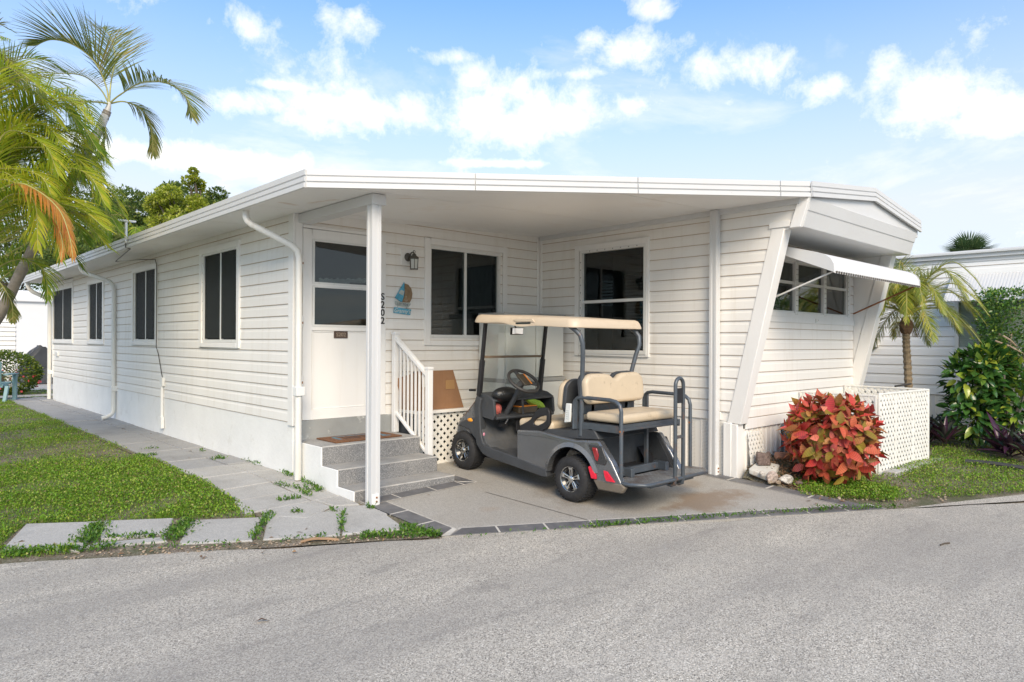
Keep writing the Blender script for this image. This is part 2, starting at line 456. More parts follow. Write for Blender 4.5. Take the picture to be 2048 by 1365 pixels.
def road_wear(nt, ln, v, c):
    mp = nt.new('ShaderNodeMapping'); mp.inputs['Rotation'].default_value = (0, 0, math.radians(29.7)); mp.inputs['Scale'].default_value = (0.16, 0.9, 1)
    ln.new(v, mp.inputs['Vector'])
    f = _ramp(nt, ln, _noise(nt, ln, mp.outputs[0], 1.0, 5, 0.6), [(0.42, (0, 0, 0)), (0.62, (0.60,) * 3)])
    c = _mix(nt, ln, f, c, (0.27, 0.25, 0.222))
    mp = nt.new('ShaderNodeMapping'); mp.inputs['Rotation'].default_value = (0, 0, math.radians(29.7)); mp.inputs['Scale'].default_value = (0.9, 3.2, 1)
    ln.new(v, mp.inputs['Vector'])
    f = _ramp(nt, ln, _noise(nt, ln, mp.outputs[0], 1.3, 8, 0.7), [(0.56, (0, 0, 0)), (0.72, (0.55,) * 3)])
    c = _mix(nt, ln, f, c, (0.20, 0.185, 0.165))
    f = _ramp(nt, ln, _noise(nt, ln, v, 0.8, 9, 0.72), [(0.58, (0, 0, 0)), (0.75, (0.45,) * 3)])
    return _mix(nt, ln, f, c, (0.60, 0.555, 0.48))
ROAD = speckle('worn_asphalt', [(0.0, (0.13, 0.12, 0.106)), (0.28, (0.38, 0.343, 0.28)), (0.62, (0.545, 0.493, 0.405)), (0.9, (0.71, 0.65, 0.545)), (1.0, (0.90, 0.845, 0.73))], 185, 0.85, [((0.26, 0.245, 0.22), 0.55, 0.45, 0.72, 0.40, 6), ((0.50, 0.465, 0.40), 2.2, 0.5, 0.75, 0.25, 6)], 0.55, 0.006, road_wear)
PAVER = speckle('paver_concrete', [(0.0, (0.32, 0.31, 0.29)), (0.5, (0.40, 0.39, 0.36)), (1.0, (0.50, 0.48, 0.44))], 210, 0.85, [((0.26, 0.25, 0.23), 1.6, 0.48, 0.72, 0.55, 7), ((0.52, 0.51, 0.48), 4.2, 0.5, 0.7, 0.35, 5), ((0.12, 0.11, 0.10), 2.7, 0.66, 0.78, 0.45, 6)], 0.25, 0.003)
WALKM = speckle('walk_concrete', [(0.0, (0.24, 0.24, 0.24)), (0.5, (0.31, 0.31, 0.305)), (1.0, (0.40, 0.395, 0.385))], 210, 0.85, [((0.15, 0.145, 0.135), 1.1, 0.5, 0.75, 0.6, 7), ((0.40, 0.395, 0.38), 4.2, 0.5, 0.7, 0.35, 5)], 0.25, 0.003)
SLATE = paint('slate_tile', (0.135, 0.133, 0.134), 0.5, 0.30, 5, bump=0.4, bscale=18, spots=(0.24, 0.22, 0.19), spots_amt=0.75, spot_scale=5)
GROUT = paint('grout', (0.52, 0.49, 0.43), 0.9, 0.15, 12, spots=(0.26, 0.23, 0.19), spots_amt=0.6, spot_scale=9)
SOIL = speckle('bare_soil', [(0.0, (0.10, 0.075, 0.05)), (0.5, (0.19, 0.15, 0.11)), (1.0, (0.34, 0.29, 0.23))], 120, 0.95, [((0.07, 0.085, 0.03), 3.0, 0.42, 0.62, 0.75, 6), ((0.36, 0.31, 0.25), 5.0, 0.6, 0.75, 0.6, 5)], 0.6, 0.01)
# ------------------------------------------------------------------ ground, road, driveway, walk
def grid_sheet(name, mat, xs, ys, zf, parent=None):
    b = MB(); nx, ny = len(xs), len(ys)
    b.v = [(x, y, zf(x, y)) for y in ys for x in xs]
    for j in range(ny - 1):
        for i in range(nx - 1):
            a = j * nx + i
            b.f.append((a, a + 1, a + nx + 1, a + nx)); b.m.append(0)
    return b.build(name, mat, parent, smooth=True, fix=False)
fx = [-700, -200, -60, -25, -12] + [x * 0.5 for x in range(-20, 61)] + [40, 60, 200, 700]
fy = [-700, -200, -60, -25, -12] + [y * 0.5 for y in range(-20, 81)] + [50, 80, 200, 700]
ground = kind(grid_sheet('ground', SOIL, fx, fy, lambda x, y: (gz(x, y) - 0.014) if sdist(x, y) > 0.02 else -0.155), 'structure')

def clip_poly(poly, p, n):
    """keep the side of the line through p where (q-p).n >= 0"""
    out = []
    for i in range(len(poly)):
        a, b = poly[i], poly[(i + 1) % len(poly)]
        da = (a[0] - p[0]) * n[0] + (a[1] - p[1]) * n[1]; db = (b[0] - p[0]) * n[0] + (b[1] - p[1]) * n[1]
        if da >= 0: out.append(a)
        if (da >= 0) != (db >= 0):
            t = da / (da - db); out.append((a[0] + (b[0] - a[0]) * t, a[1] + (b[1] - a[1]) * t))
    return out
def drape(name, mat, poly, lift, step=0.25, skirt=0.0, parent=None, zf=None):
    """a flat convex piece laid over the ground"""
    zf = zf or gz
    b = MB()
    x0, x1 = min(p[0] for p in poly), max(p[0] for p in poly); y0, y1 = min(p[1] for p in poly), max(p[1] for p in poly)
    nx, ny = max(1, math.ceil((x1 - x0) / step)), max(1, math.ceil((y1 - y0) / step))
    for i in range(nx):
        for j in range(ny):
            c = poly
            xa, xb = x0 + (x1 - x0) * i / nx, x0 + (x1 - x0) * (i + 1) / nx; ya, yb = y0 + (y1 - y0) * j / ny, y0 + (y1 - y0) * (j + 1) / ny
            for p, n in (((xa, 0), (1, 0)), ((xb, 0), (-1, 0)), ((0, ya), (0, 1)), ((0, yb), (0, -1))):
                c = clip_poly(c, p, n)
                if len(c) < 3: break
            if len(c) >= 3: b.face([(p[0], p[1], zf(*p) + lift) for p in c])
    if skirt:
        for i in range(len(poly)):
            p, q = poly[i], poly[(i + 1) % len(poly)]
            L = math.hypot(q[0] - p[0], q[1] - p[1]); n = max(1, math.ceil(L / step))
            for k in range(n):
                a = (p[0] + (q[0] - p[0]) * k / n, p[1] + (q[1] - p[1]) * k / n); c = (p[0] + (q[0] - p[0]) * (k + 1) / n, p[1] + (q[1] - p[1]) * (k + 1) / n)
                b.face([(a[0], a[1], zf(*a) + lift), (c[0], c[1], zf(*c) + lift), (c[0], c[1], zf(*c) + lift - skirt), (a[0], a[1], zf(*a) + lift - skirt)])
    return b.build(name, mat, parent, smooth=False)

rb = MB()
ts = [-300, -60, -20] + [t * 0.25 for t in range(-60, 100)] + [30, 60, 300]
rsn = [0.0 + 0.025 * math.sin(t * 2.1) + 0.018 * math.sin(t * 5.7 + 1) + 0.01 * math.sin(t * 13) for t in ts]
for i in range(len(ts) - 1):
    p, q = road_pt(ts[i], rsn[i] + 0.01), road_pt(ts[i + 1], rsn[i + 1] + 0.01)
    p1, q1 = road_pt(ts[i], -7.5), road_pt(ts[i + 1], -7.5)
    rb.face([(p.x, p.y, -0.12), (p1.x, p1.y, -0.12), (q1.x, q1.y, -0.12), (q.x, q.y, -0.12)])
    rb.face([(p.x, p.y, -0.12), (q.x, q.y, -0.12), (q.x, q.y, -0.16), (p.x, p.y, -0.16)])
road = kind(rb.build('road', ROAD), 'structure')
# old asphalt apron between road and lawn on the far side of the driveway
ap = [tuple(road_pt(7.05, 0.02)), tuple(road_pt(14, 0.02)), tuple(road_pt(14, 0.34)), tuple(road_pt(9.0, 0.26)), tuple(road_pt(7.6, 0.10))]
kind(drape('road_shoulder', ROAD, ap, 0.004, 0.3), 'structure')

# driveway: one coated slab with a border of slate tiles
FR0, FR1 = road_pt((3.2 - RP.x) / RT.x + 0.02, 0.03), None
def road_y(x, s=0.03):
    return RP.y + (s - (x - RP.x) * RN.x) / RN.y
drv_poly = [(3.2, road_y(3.2)), (6.62, road_y(6.62)), (6.62, 6.52), (3.2, 6.52)]
driveway = kind(drape('driveway', SLAB, drv_poly, 0.0, 0.2, 0.04), 'structure')
# saw cut across the slab
b = MB(); p0, p1 = Vector((4.256, 4.886)), Vector((4.35, 3.70)); d = (p1 - p0).normalized(); nn = Vector((-d.y, d.x)) * 0.004
for k in range(12):
    a = p0.lerp(p1, k / 12); c = p0.lerp(p1, (k + 1) / 12)
    b.face([(*(a - nn), gz(*a) + .003), (*(a + nn), gz(*a) + .003), (*(c + nn), gz(*c) + .003), (*(c - nn), gz(*c) + .003)])
b.build('control_joint', SCREW, driveway)
def tile(poly):
    zz = MB(); n = len(poly); cx = sum(p[0] for p in poly) / n; cy = sum(p[1] for p in poly) / n
    k = 0.985
    top = [(cx + (p[0] - cx) * k, cy + (p[1] - cy) * k, gz(*p) + 0.0058) for p in poly]
    bot = [(p[0], p[1], gz(*p) - 0.01) for p in poly]
    mid = [(p[0], p[1], gz(*p) + 0.0048) for p in poly]
    zz.face(top)
    for i in range(n):
        j = (i + 1) % n
        zz.face([mid[i], mid[j], top[j], top[i]]); zz.face([bot[i], bot[j], mid[j], mid[i]])
    return zz.build('tile', SLATE, driveway)
def grout_strip(poly): drape('grout', GROUT, poly, 0.0035, 0.3, 0, driveway)
GW = 0.017
# left border, towards the road
x0, x1 = 3.2, 3.37
ys_ = [5.20, 4.87, 4.50, road_y(3.3) + 0.0]
grout_strip([(x0, road_y(x0)), (x1 + GW, road_y(x1)), (x1 + GW, 5.215), (x0, 5.215)])
tile([(x0, 5.20), (x0, 4.88), (x1, 4.88), (x1, 5.20)])
tile([(x0, 4.856), (x0, 4.51), (x1, 4.51), (x1, 4.856)])
tile([(x0, 4.486), (x0, road_y(x0) + .012), (x1, road_y(x1, 0.20)), (x1, 4.486)])
# border along the road
gp = [tuple(road_pt((3.2 - RP.x) / RT.x + 0.03, 0.03))]
t0 = (3.2 - RP.x + 0.495 * 0.03) / RT.x
tA, tB = t0 + 0.02, t0 + 3.93
grout_strip([tuple(road_pt(tA, 0.032)), tuple(road_pt(tB, 0.032)), tuple(road_pt(tB - 0.05, 0.205)), tuple(road_pt(tA + 0.1, 0.205))])
N_T = 10
for k in range(N_T):
    a = tA + (tB - tA) * k / N_T + GW / 2; c = tA + (tB - tA) * (k + 1) / N_T - GW / 2
    i0 = a + (0.11 if k == 0 else 0); 
    i1 = c - (0.09 if k == N_T - 1 else 0)
    tile([tuple(road_pt(a, 0.035)), tuple(road_pt(c, 0.035)), tuple(road_pt(i1, 0.183)), tuple(road_pt(i0, 0.183))])
# border along the mobile home
grout_strip([(6.45, road_y(6.45, .21)), (6.62, road_y(6.62, .12)), (6.62, 6.3), (6.45, 6.3)])
yy = road_y(6.53, .22)
tile([(6.46, road_y(6.46, .215)), (6.615, road_y(6.615, .13)), (6.615, yy + .33), (6.46, yy + .33)]); yy += 0.354
while yy < 6.0:
    tile([(6.46, yy), (6.615, yy), (6.615, yy + .39), (6.46, yy + .39)]); yy += 0.414
# border in front of the steps
grout_strip([(3.37, 5.205), (4.43, 5.205), (4.30, 5.372), (3.2, 5.372), (3.2, 5.21)])
xx = [3.21, 3.55, 3.95, 4.28]
for k in range(3): tile([(xx[k], 5.217), (xx[k + 1] - GW, 5.217), (xx[k + 1] - GW, 5.366), (xx[k], 5.366)])
tile([(4.28, 5.217), (4.40, 5.217), (4.30, 5.30), (4.28, 5.366)])
grout_strip([(4.29, 5.372), (4.44, 5.20), (4.44, 5.66), (4.29, 5.66)])
tile([(4.30, 5.37), (4.425, 5.235), (4.425, 5.65), (4.30, 5.65)])

# side walk along the long wall: cast slabs with joints; and the slabs laid along the road
path = kind(drape('path', SOIL, [(2.36, 5.0), (3.15, 5.0), (3.15, 19.4), (2.36, 19.4)], -0.004, 0.4), 'structure')
def flag(poly, mat, lift=0.012, jit=0.006, name='paving_slab', parent=None):
    j = random.uniform(-jit, jit)
    cx = sum(p[0] for p in poly) / len(poly); cy = sum(p[1] for p in poly) / len(poly)
    b = MB(); n = len(poly)
    dxs, dys = random.uniform(-.004, .004), random.uniform(-.004, .004)
    zt = lambda p: gz(*p) + lift + j + (p[0] - cx) * dxs + (p[1] - cy) * dys
    k = 0.012
    top = []
    for p in poly:
        v = Vector((cx - p[0], cy - p[1])); v = v.normalized() * k if v.length else v
        top.append((p[0] + v.x, p[1] + v.y, zt(p)))
    b.face(top)
    for i in range(n):
        q = (i + 1) % n
        b.face([(poly[i][0], poly[i][1], zt(poly[i]) - .008), (poly[q][0], poly[q][1], zt(poly[q]) - .008), top[q], top[i]])
        b.face([(poly[i][0], poly[i][1], zt(poly[i]) - .07), (poly[q][0], poly[q][1], zt(poly[q]) - .07), (poly[q][0], poly[q][1], zt(poly[q]) - .008), (poly[i][0], poly[i][1], zt(poly[i]) - .008)])
    return b.build(name, mat, parent)
ysl = [5.62, 6.02, 6.45, 7.0, 7.55, 8.15, 9.0, 9.9, 10.9, 12.0, 13.2, 14.4, 15.6, 16.8, 18.1, 19.3]
for k in range(len(ysl) - 1):
    ya, yb = ysl[k] + .006, ysl[k + 1] - .006
    m_ = PAVER if k < 4 else WALKM
    xl = 2.30 if k == 0 else 2.41
    flag([(xl, ya), (2.885, ya), (2.885, yb), (xl + (.06 if k == 0 else 0), yb)], m_, parent=path)
    if k < 12: flag([(2.90, ya), (3.148, ya), (3.148, yb), (2.90, yb)], m_, parent=path)
    else: flag([(2.90, ya), (3.12, ya), (3.12, yb), (2.90, yb)], m_, parent=path)
slabs = [[(0, 1107 - 2), (160, 1104), (205, 1046), (52, 1051)],
         [(200, 1083), (333, 1071), (347, 1040), (207, 1046)],
         [(160, 1098), (335, 1085), (333, 1076), (190, 1089)],
         [(357, 1090), (505, 1083), (524, 1036), (382, 1042)],
         [(526, 1081), (680, 1072), (684, 1024), (537, 1030)],
         [(684, 1071), (812, 1060), (760, 1022), (687, 1022)],
         [(620, 1000), (690, 1018), (740, 1013), (690, 990)]]
gutter = kind(drape('footpath', SOIL, [tuple(road_pt(0.0, 0.03)), tuple(road_pt(2.8, 0.03)), tuple(road_pt(2.7, 0.6)), tuple(road_pt(-0.6, 1.0))], -0.004, 0.3), 'structure')
for q in slabs[:6]:
    flag([tuple(ter(u, v).xy) for u, v in q], PAVER, parent=gutter)
flag([(2.64, 5.02), (2.89, 4.90), (3.19, 4.90), (3.19, 5.20), (2.945, 5.34), (2.67, 5.18)], PAVER, lift=.010, parent=gutter)
flag([(2.42, 5.61), (2.40, 5.45), (2.63, 5.19), (2.93, 5.36), (2.90, 5.61)], PAVER, lift=.010, parent=gutter)
flag([(2.915, 5.61), (2.955, 5.355), (3.15, 5.27), (3.15, 5.61)], PAVER, lift=.010, parent=gutter)
# neighbour's concrete drive beyond the far corner
kind(drape('patio', PAVER, [(0.5, 19.6), (3.5, 19.6), (3.5, 20.4), (0.5, 20.4)], 0.002, 1.0), 'structure')
kind(drape('neighbour_driveway', PAVER, [(-2, 22.2), (12, 22.2), (12, 40), (-2, 40)], 0.002, 4.0), 'structure')

# ------------------------------------------------------------------ the mobile home
X0, Y0, X1, YF = 3.153, 6.54, 6.64, 3.63
PITCH = 0.119
home = thing('mobile_home', 'white sided mobile home with flat carport roof, side addition and overhanging front', 'mobile home', (X0, Y0, 0))
WALLS = {'left': lambda a, z, o: (X0 - o, a, z), 'door': lambda a, z, o: (a, Y0 - o, z),
         'side': lambda a, z, o: (X1 - o, a, z), 'front': lambda a, z, o: (a, YF - o, z)}
def wbox(mb, P, a0, a1, z0, z1, o0, o1, mi=0):
    mb.hexa([P(a0, z0, o0), P(a1, z0, o0), P(a1, z1, o0), P(a0, z1, o0), P(a0, z0, o1), P(a1, z0, o1), P(a1, z1, o1), P(a0, z1, o1)], mi)
def plank_mesh(P, a0f, a1f, z0, z1, name, parent, mats=None):
    h = z1 - z0
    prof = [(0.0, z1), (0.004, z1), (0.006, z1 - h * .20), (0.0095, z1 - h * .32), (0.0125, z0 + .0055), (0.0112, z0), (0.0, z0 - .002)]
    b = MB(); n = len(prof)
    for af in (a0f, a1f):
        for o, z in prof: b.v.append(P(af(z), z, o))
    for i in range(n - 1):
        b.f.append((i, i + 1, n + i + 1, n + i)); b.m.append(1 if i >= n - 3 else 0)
    b.f.append(tuple(range(n))); b.m.append(0); b.f.append(tuple(range(2 * n - 1, n - 1, -1))); b.m.append(0)
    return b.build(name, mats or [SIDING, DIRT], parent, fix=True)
def side_wall(name, P, a0, a1, z0, z1, holes, parent, lo=None, hi=None, joints=(), row0=None, mats=None, pitch=PITCH):
    """backing sheet with planks as children, cut round the holes"""
    as_ = sorted({a0, a1} | {h[0] for h in holes} | {h[1] for h in holes}); zs = sorted({z0, z1} | {h[2] for h in holes} | {h[3] for h in holes})
    b = MB()
    for i in range(len(as_) - 1):
        for j in range(len(zs) - 1):
            ca, cz = (as_[i] + as_[i + 1]) / 2, (zs[j] + zs[j + 1]) / 2
            if any(h[0] < ca < h[1] and h[2] < cz < h[3] for h in holes): continue
            def lim(a, z):
                if lo and a == a0: return lo(z)
                if hi and a == a1: return hi(z)
                return a
            b.face([P(lim(as_[i], zs[j]), zs[j], -0.001), P(as_[i + 1], zs[j], -0.001), P(as_[i + 1], zs[j + 1], -0.001), P(lim(as_[i], zs[j + 1]), zs[j + 1], -0.001)])
    wall = b.build(name, SIDING, parent, fix=False)
    z = z0 if row0 is None else row0
    r = 0
    while z < z1 - 0.01:
        zt = min(z + pitch, z1)
        cuts = [h for h in holes if h[2] < zt - .004 and h[3] > z + .004]
        edges = sorted({a0, a1} | {h[0] for h in cuts} | {h[1] for h in cuts} | {j for j in joints if r % 2 == 0 and not any(h[0] < j < h[1] for h in cuts)} | {j + .9 for j in joints if r % 2 == 1 and not any(h[0] < j + .9 < h[1] for h in cuts)})
        for i in range(len(edges) - 1):
            ea, eb = edges[i], edges[i + 1]
            if eb - ea < 0.015: continue
            ca = (ea + eb) / 2
            hit = [h for h in cuts if h[0] < ca < h[1]]
            zz0, zz1 = z, zt
            if hit:
                h = hit[0]
                if h[2] > z + .02: zz1 = h[2]
                elif h[3] < zt - .02: zz0 = h[3]
                else: continue
            fa = (lo if (lo and ea == a0) else (lambda zq, q=ea: q + .001)); fb = (hi if (hi and eb == a1) else (lambda zq, q=eb: q - .001))
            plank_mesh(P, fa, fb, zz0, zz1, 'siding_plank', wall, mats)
        z = zt; r += 1
    return wall

def frame_ring(mb, P, a0, a1, z0, z1, w, o0, o1, wb=None, mi=0):
    wb = w if wb is None else wb
    wbox(mb, P, a0, a0 + w, z0, z1, o0, o1, mi); wbox(mb, P, a1 - w, a1, z0, z1, o0, o1, mi)
    wbox(mb, P, a0 + w, a1 - w, z0, z0 + wb, o0, o1, mi); wbox(mb, P, a0 + w, a1 - w, z1 - w, z1, o0, o1, mi)
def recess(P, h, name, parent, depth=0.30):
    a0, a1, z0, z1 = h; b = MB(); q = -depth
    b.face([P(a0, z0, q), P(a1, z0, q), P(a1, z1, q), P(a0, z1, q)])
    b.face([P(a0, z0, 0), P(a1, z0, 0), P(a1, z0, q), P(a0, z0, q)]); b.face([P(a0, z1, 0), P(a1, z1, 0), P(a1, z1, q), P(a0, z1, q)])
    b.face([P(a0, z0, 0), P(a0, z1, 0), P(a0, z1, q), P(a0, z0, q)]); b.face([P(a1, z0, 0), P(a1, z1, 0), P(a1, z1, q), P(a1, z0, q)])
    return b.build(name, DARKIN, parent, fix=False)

# openings: trim outline and glass
LW = [((7.86, 9.14, 1.262, 2.50), (7.935, 8.99, 1.37, 2.405)), ((10.87, 12.14, 1.268, 2.475), (10.95, 11.98, 1.37, 2.40)),
      ((13.90, 15.12, 1.268, 2.46), (13.97, 14.98, 1.37, 2.385)), ((16.36, 18.36, 1.27, 2.60), (16.44, 18.30, 1.37, 2.42))]
lw_holes = [(g[0] - .02, g[1] + .02, g[2] - .02, g[3] + .02) for t, g in LW]
left_wall = side_wall('left_wall', WALLS['left'], 6.60, 18.40, 0.53, 2.64, lw_holes, home, joints=(9.6, 12.6, 15.5))
DW = (4.825, 5.885, 1.44, 2.435)
door_wall = side_wall('door_wall', WALLS['door'], 3.20, 6.63, 0.53, 2.78, [(DW[0] - .02, DW[1] + .02, DW[2] - .02, DW[3] + .02), (3.16, 4.205, 0.0, 2.515)], home)
SW = (4.81, 5.756, 1.245, 2.465)
def fin_y(z): return 3.272 + (2.497 - z) * (3.755 - 3.272) / (2.497 - 0.516)
def side_lo(z):
    return 3.02 if z > 2.50 else fin_y(max(z, .45)) - 0.01
side_wall_o = side_wall('side_wall', WALLS['side'], 3.02, 6.52, 0.53, 2.79, [(SW[0] - .02, SW[1] + .02, SW[2] - .02, SW[3] + .02)], home, lo=side_lo, row0=0.625)
FW = (7.07, 9.40, 1.69, 2.30)
front_wall = side_wall('front_wall', WALLS['front'], 6.765, 9.625, 0.44, 2.52, [(FW[0] - .02, FW[1] + .02, FW[2] - .02, FW[3] + .02)], home, row0=0.56)

m, nt, ln, bs = new_mat('screen_mesh')
v_ = _vec(nt, ln, (30, 30, 0.5)); c_ = _ramp(nt, ln, _noise(nt, ln, v_, 1.5, 4), [(.35, (.006, .010, .010)), (.65, (.026, .030, .028))]); ln.new(c_, bs.inputs['Base Color']); bs.inputs['Roughness'].default_value = .7
tr_ = nt.new('ShaderNodeBsdfTransparent'); mx_ = nt.new('ShaderNodeMixShader'); mx_.inputs[0].default_value = .72; ln.new(tr_.outputs[0], mx_.inputs[1]); ln.new(bs.outputs[0], mx_.inputs[2]); ln.new(mx_.outputs[0], nt['Material Output'].inputs['Surface'])
SCREENM = m
def slider(P, t, g, parent, screen=True, split=0.5, name='window'):
    """sliding window: trim ring, sash frames, two panes, dark room behind"""
    b = MB(); frame_ring(b, P, t[0], t[1], t[2], t[3], min(.075, (t[1] - g[1]) if t[1] - g[1] > .03 else .05), 0.0, 0.030, wb=.06)
    w = b.build(name, TRIM, parent, bevel=.004, seg=1)
    b = MB(); frame_ring(b, P, g[0] - .03, g[1] + .03, g[2] - .045, g[3] + .03, .035, -0.03, 0.022)
    b.build('sash_frame', ALU, w)
    am = g[0] + (g[1] - g[0]) * split
    b = MB(); wbox(b, P, am - .018, am + .018, g[2] - .01, g[3] + .005, -0.025, 0.008); b.build('meeting_rail', ALU, w)
    for a0, a1, o in ((g[0], am - .018, -.004), (am + .018, g[1], -.012)):
        b = MB(); wbox(b, P, a0, a1, g[2], g[3], o - .004, o); b.build('pane', GLASS, w)
        if screen: b = MB(); wbox(b, P, a0, a1, g[2], g[3], .004, .006); b.build('insect_screen', SCREENM, w)
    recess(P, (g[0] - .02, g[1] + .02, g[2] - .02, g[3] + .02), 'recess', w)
    # vertical blinds hanging inside
    b = MB(); n = int((g[1] - g[0]) / .085)
    for k in range(n):
        a = g[0] + (k + .5) * (g[1] - g[0]) / n; r = random.uniform(.3, 1.0)
        b.face([P(a - .036, g[2], -.12 - .02 * r), P(a + .036, g[2], -.12 + .02 * r), P(a + .036, g[3], -.12 + .02 * r), P(a - .036, g[3], -.12 - .02 * r)])
    kind(b.build('vertical_blinds', CURTAIN, w, fix=False), 'stuff')
    return w
for k, (t, g) in enumerate(LW):
    slider(WALLS['left'], t, g, home)
slider(WALLS['door'], (4.737, 6.03, 1.303, 2.553), DW, home, screen=False)

# window in the side wall: two stacked panes, blinds behind the upper one
P = WALLS['side']
b = MB(); frame_ring(b, P, 4.745, 5.885, 1.18, 2.57, .075, 0, .032); w = b.build('window', TRIM, home, bevel=.004, seg=1)
b = MB(); frame_ring(b, P, SW[0] - .035, SW[1] + .035, SW[2] - .035, SW[3] + .035, .037, -.03, .042); b.build('sash_frame', ALU, w)
b = MB(); wbox(b, P, SW[0], SW[1], 1.835, 1.87, -.028, .02); b.build('meeting_rail', ALU, w)
b = MB(); wbox(b, P, SW[0], SW[1], SW[2], 1.835, -.016, -.012); b.build('pane', GLASS, w)
b = MB(); wbox(b, P, SW[0], SW[1], 1.87, SW[3], -.006, -.002); b.build('pane', GLASS, w)
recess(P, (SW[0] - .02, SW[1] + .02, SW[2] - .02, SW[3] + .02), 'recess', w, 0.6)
b = MB()
for k in range(18):
    z = 1.40 + k * .042
    wbox(b, P, 5.05, 5.40, z, z + .020, -.40, -.375)
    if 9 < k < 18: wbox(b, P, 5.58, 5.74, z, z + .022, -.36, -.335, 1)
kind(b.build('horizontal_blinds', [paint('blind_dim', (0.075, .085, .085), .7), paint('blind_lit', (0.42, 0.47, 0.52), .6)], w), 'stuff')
b = MB(); wbox(b, P, 4.95, 5.0, 1.3, 2.25, -.42, -.36); wbox(b, P, 5.0, 5.45, 2.20, 2.25, -.42, -.36); b.build('inner_door_frame', CURTAIN, w)
b = MB()
for k in range(12):
    wbox(b, P, SW[1] + .012, SW[1] + .022, 1.30 + k * .095, 1.31 + k * .095, .042, .045)
for k in range(7): wbox(b, P, 4.90 + k * .12, 4.91 + k * .12, SW[3] + .012, SW[3] + .022, .042, .045)
kind(b.build('screws', SCREW, w), 'stuff')

# trims
def board(P, a0, a1, z0, z1, o1, name='trim_board', mat=None, bevel=.004, o0=0.0):
    b = MB(); wbox(b, P, a0, a1, z0, z1, o0, o1); return b.build(name, mat or TRIM, home, bevel=bevel, seg=1)
board(WALLS['left'], 6.515, 6.625, 0.50, 2.64, .024, 'corner_trim')
board(WALLS['left'], 18.34, 18.42, 0.50, 2.64, .022, 'corner_trim')
board(WALLS['door'], 3.155, 3.232, 0.50, 2.62, .022, 'corner_trim')
board(WALLS['door'], 4.125, 4.212, 0.545, 2.525, .026, 'door_casing')
board(WALLS['door'], 3.236, 4.125, 2.492, 2.525, .018, 'door_casing')
board(WALLS['door'], 6.585, 6.632, 0.53, 2.76, .020, 'corner_trim')
board(WALLS['side'], 6.475, 6.518, 0.53, 2.76, .020, 'corner_trim')
board(WALLS['side'], 3.83, 6.5, 0.535, 0.622, .019, 'starter_board')
board(WALLS['front'], 6.77, 9.62, 0.445, 0.555, .019, 'starter_board')
board(WALLS['front'], 6.80, 9.62, 1.585, 1.660, .022, 'sill_board')
board(WALLS['front'], 9.46, 9.50, 1.66, 2.40, .022, 'trim_board')
b = MB(); wbox(b, WALLS['side'], 2.98, 6.5, 2.700, 2.765, .0, .05); b.build('wall_rail', FASCIA, home, bevel=.004, seg=1)
# masonry skirt under the long wall, with the white skirt panels under the old trailer
b = MB(); b.box(X0 - .006, X0 + .10, 6.54, 18.40, -.05, .531); b.build('skirt_wall', STUCCO, home, bevel=.008)
b = MB(); P = WALLS['side']; y = 3.70; k = 0
sk = MB()
while y < 6.5:
    y1 = min(y + .19, 6.52)
    b = MB(); wbox(b, P, y + .002, y1 - .002, gz(X1, y) - .02, .538, -.02, -.004); wbox(b, P, y1 - .014, y1, gz(X1, y) - .02, .538, -.02, .004)
    if k % 2: 
        for zz in range(13):
            for aa in range(6): pass
    b.build('skirt_panel', SIDING, home); y = y1; k += 1
# punched vent holes in the panels next to the cart
b = MB()
for y in (3.74, 3.93, 4.12, 4.31):
    for i in range(9):
        for j in range(34):
            a = y + .03 + i * .015; z = .0 + j * .015
            b.face([P(a, z, -.0035), P(a + .006, z, -.0035), P(a + .006, z + .006, -.0035), P(a, z + .006, -.0035)])
kind(b.build('vent_holes', paint('vent_shadow', (0.30, 0.29, 0.26), .8), home, fix=False), 'stuff')
P = WALLS['front']; x = 6.70
while x < 9.6:
    b = MB(); wbox(b, P, x + .001, x + .108, -.08, .448, -.02, -.006); wbox(b, P, x + .096, x + .110, -.08, .448, -.02, .006)
    b.build('skirt_panel', SIDING, home); x += .11

# door
door = MB(); P = WALLS['door']
wbox(door, P, 3.240, 4.118, .548, 2.488, -.028, .0)
frame_ring(door, P, 3.240, 4.118, .548, 2.488, .10, 0, .010)
wbox(door, P, 3.34, 4.018, 1.455, 1.505, 0, .012); wbox(door, P, 3.34, 4.018, 1.905, 1.940, 0, .014); wbox(door, P, 3.34, 4.018, 2.375, 2.39, 0, .012)
frame_ring(door, P, 3.345, 4.013, .65, 1.45, .012, 0, .006)
dob = door.build('entry_door', TRIM, home, bevel=.003, seg=1)
for z0, z1, o in ((1.507, 1.903, .0065), (1.942, 2.373, .009)):
    b = MB(); wbox(b, P, 3.368, 3.992, z0 + .004, z1 - .004, .0015, .004); b.build('pane_backing', DARKIN, dob)
    b = MB(); wbox(b, P, 3.366, 3.994, z0 + .002, z1 - .002, o, o + .003); b.build('pane', GLASS, dob)
    b = MB(); frame_ring(b, P, 3.345, 4.013, z0 - .012, z1 + .014, .022, .010, .016); b.build('pane_frame', ALU, dob, bevel=.002, seg=1)
b = MB()      # crumpled white film behind the upper pane
pts = []
for k in range(25):
    a = 3.42 + k * .0235; zt = 1.995 + .035 * (k / 24) ** 2 + .006 * math.sin(k * 2.3) + .004 * math.sin(k * 5.1); pts.append((a, zt))
for k in range(24):
    b.face([P(pts[k][0], 1.946 + .0015 * k * (k > 14), .0055), P(pts[k + 1][0], 1.946 + .0015 * k * (k > 14), .0055), P(pts[k + 1][0], pts[k + 1][1], .0058), P(pts[k][0], pts[k][1], .0058)])
b.build('torn_film', paint('white_film', (.6, .58, .55), .35), dob, fix=False)
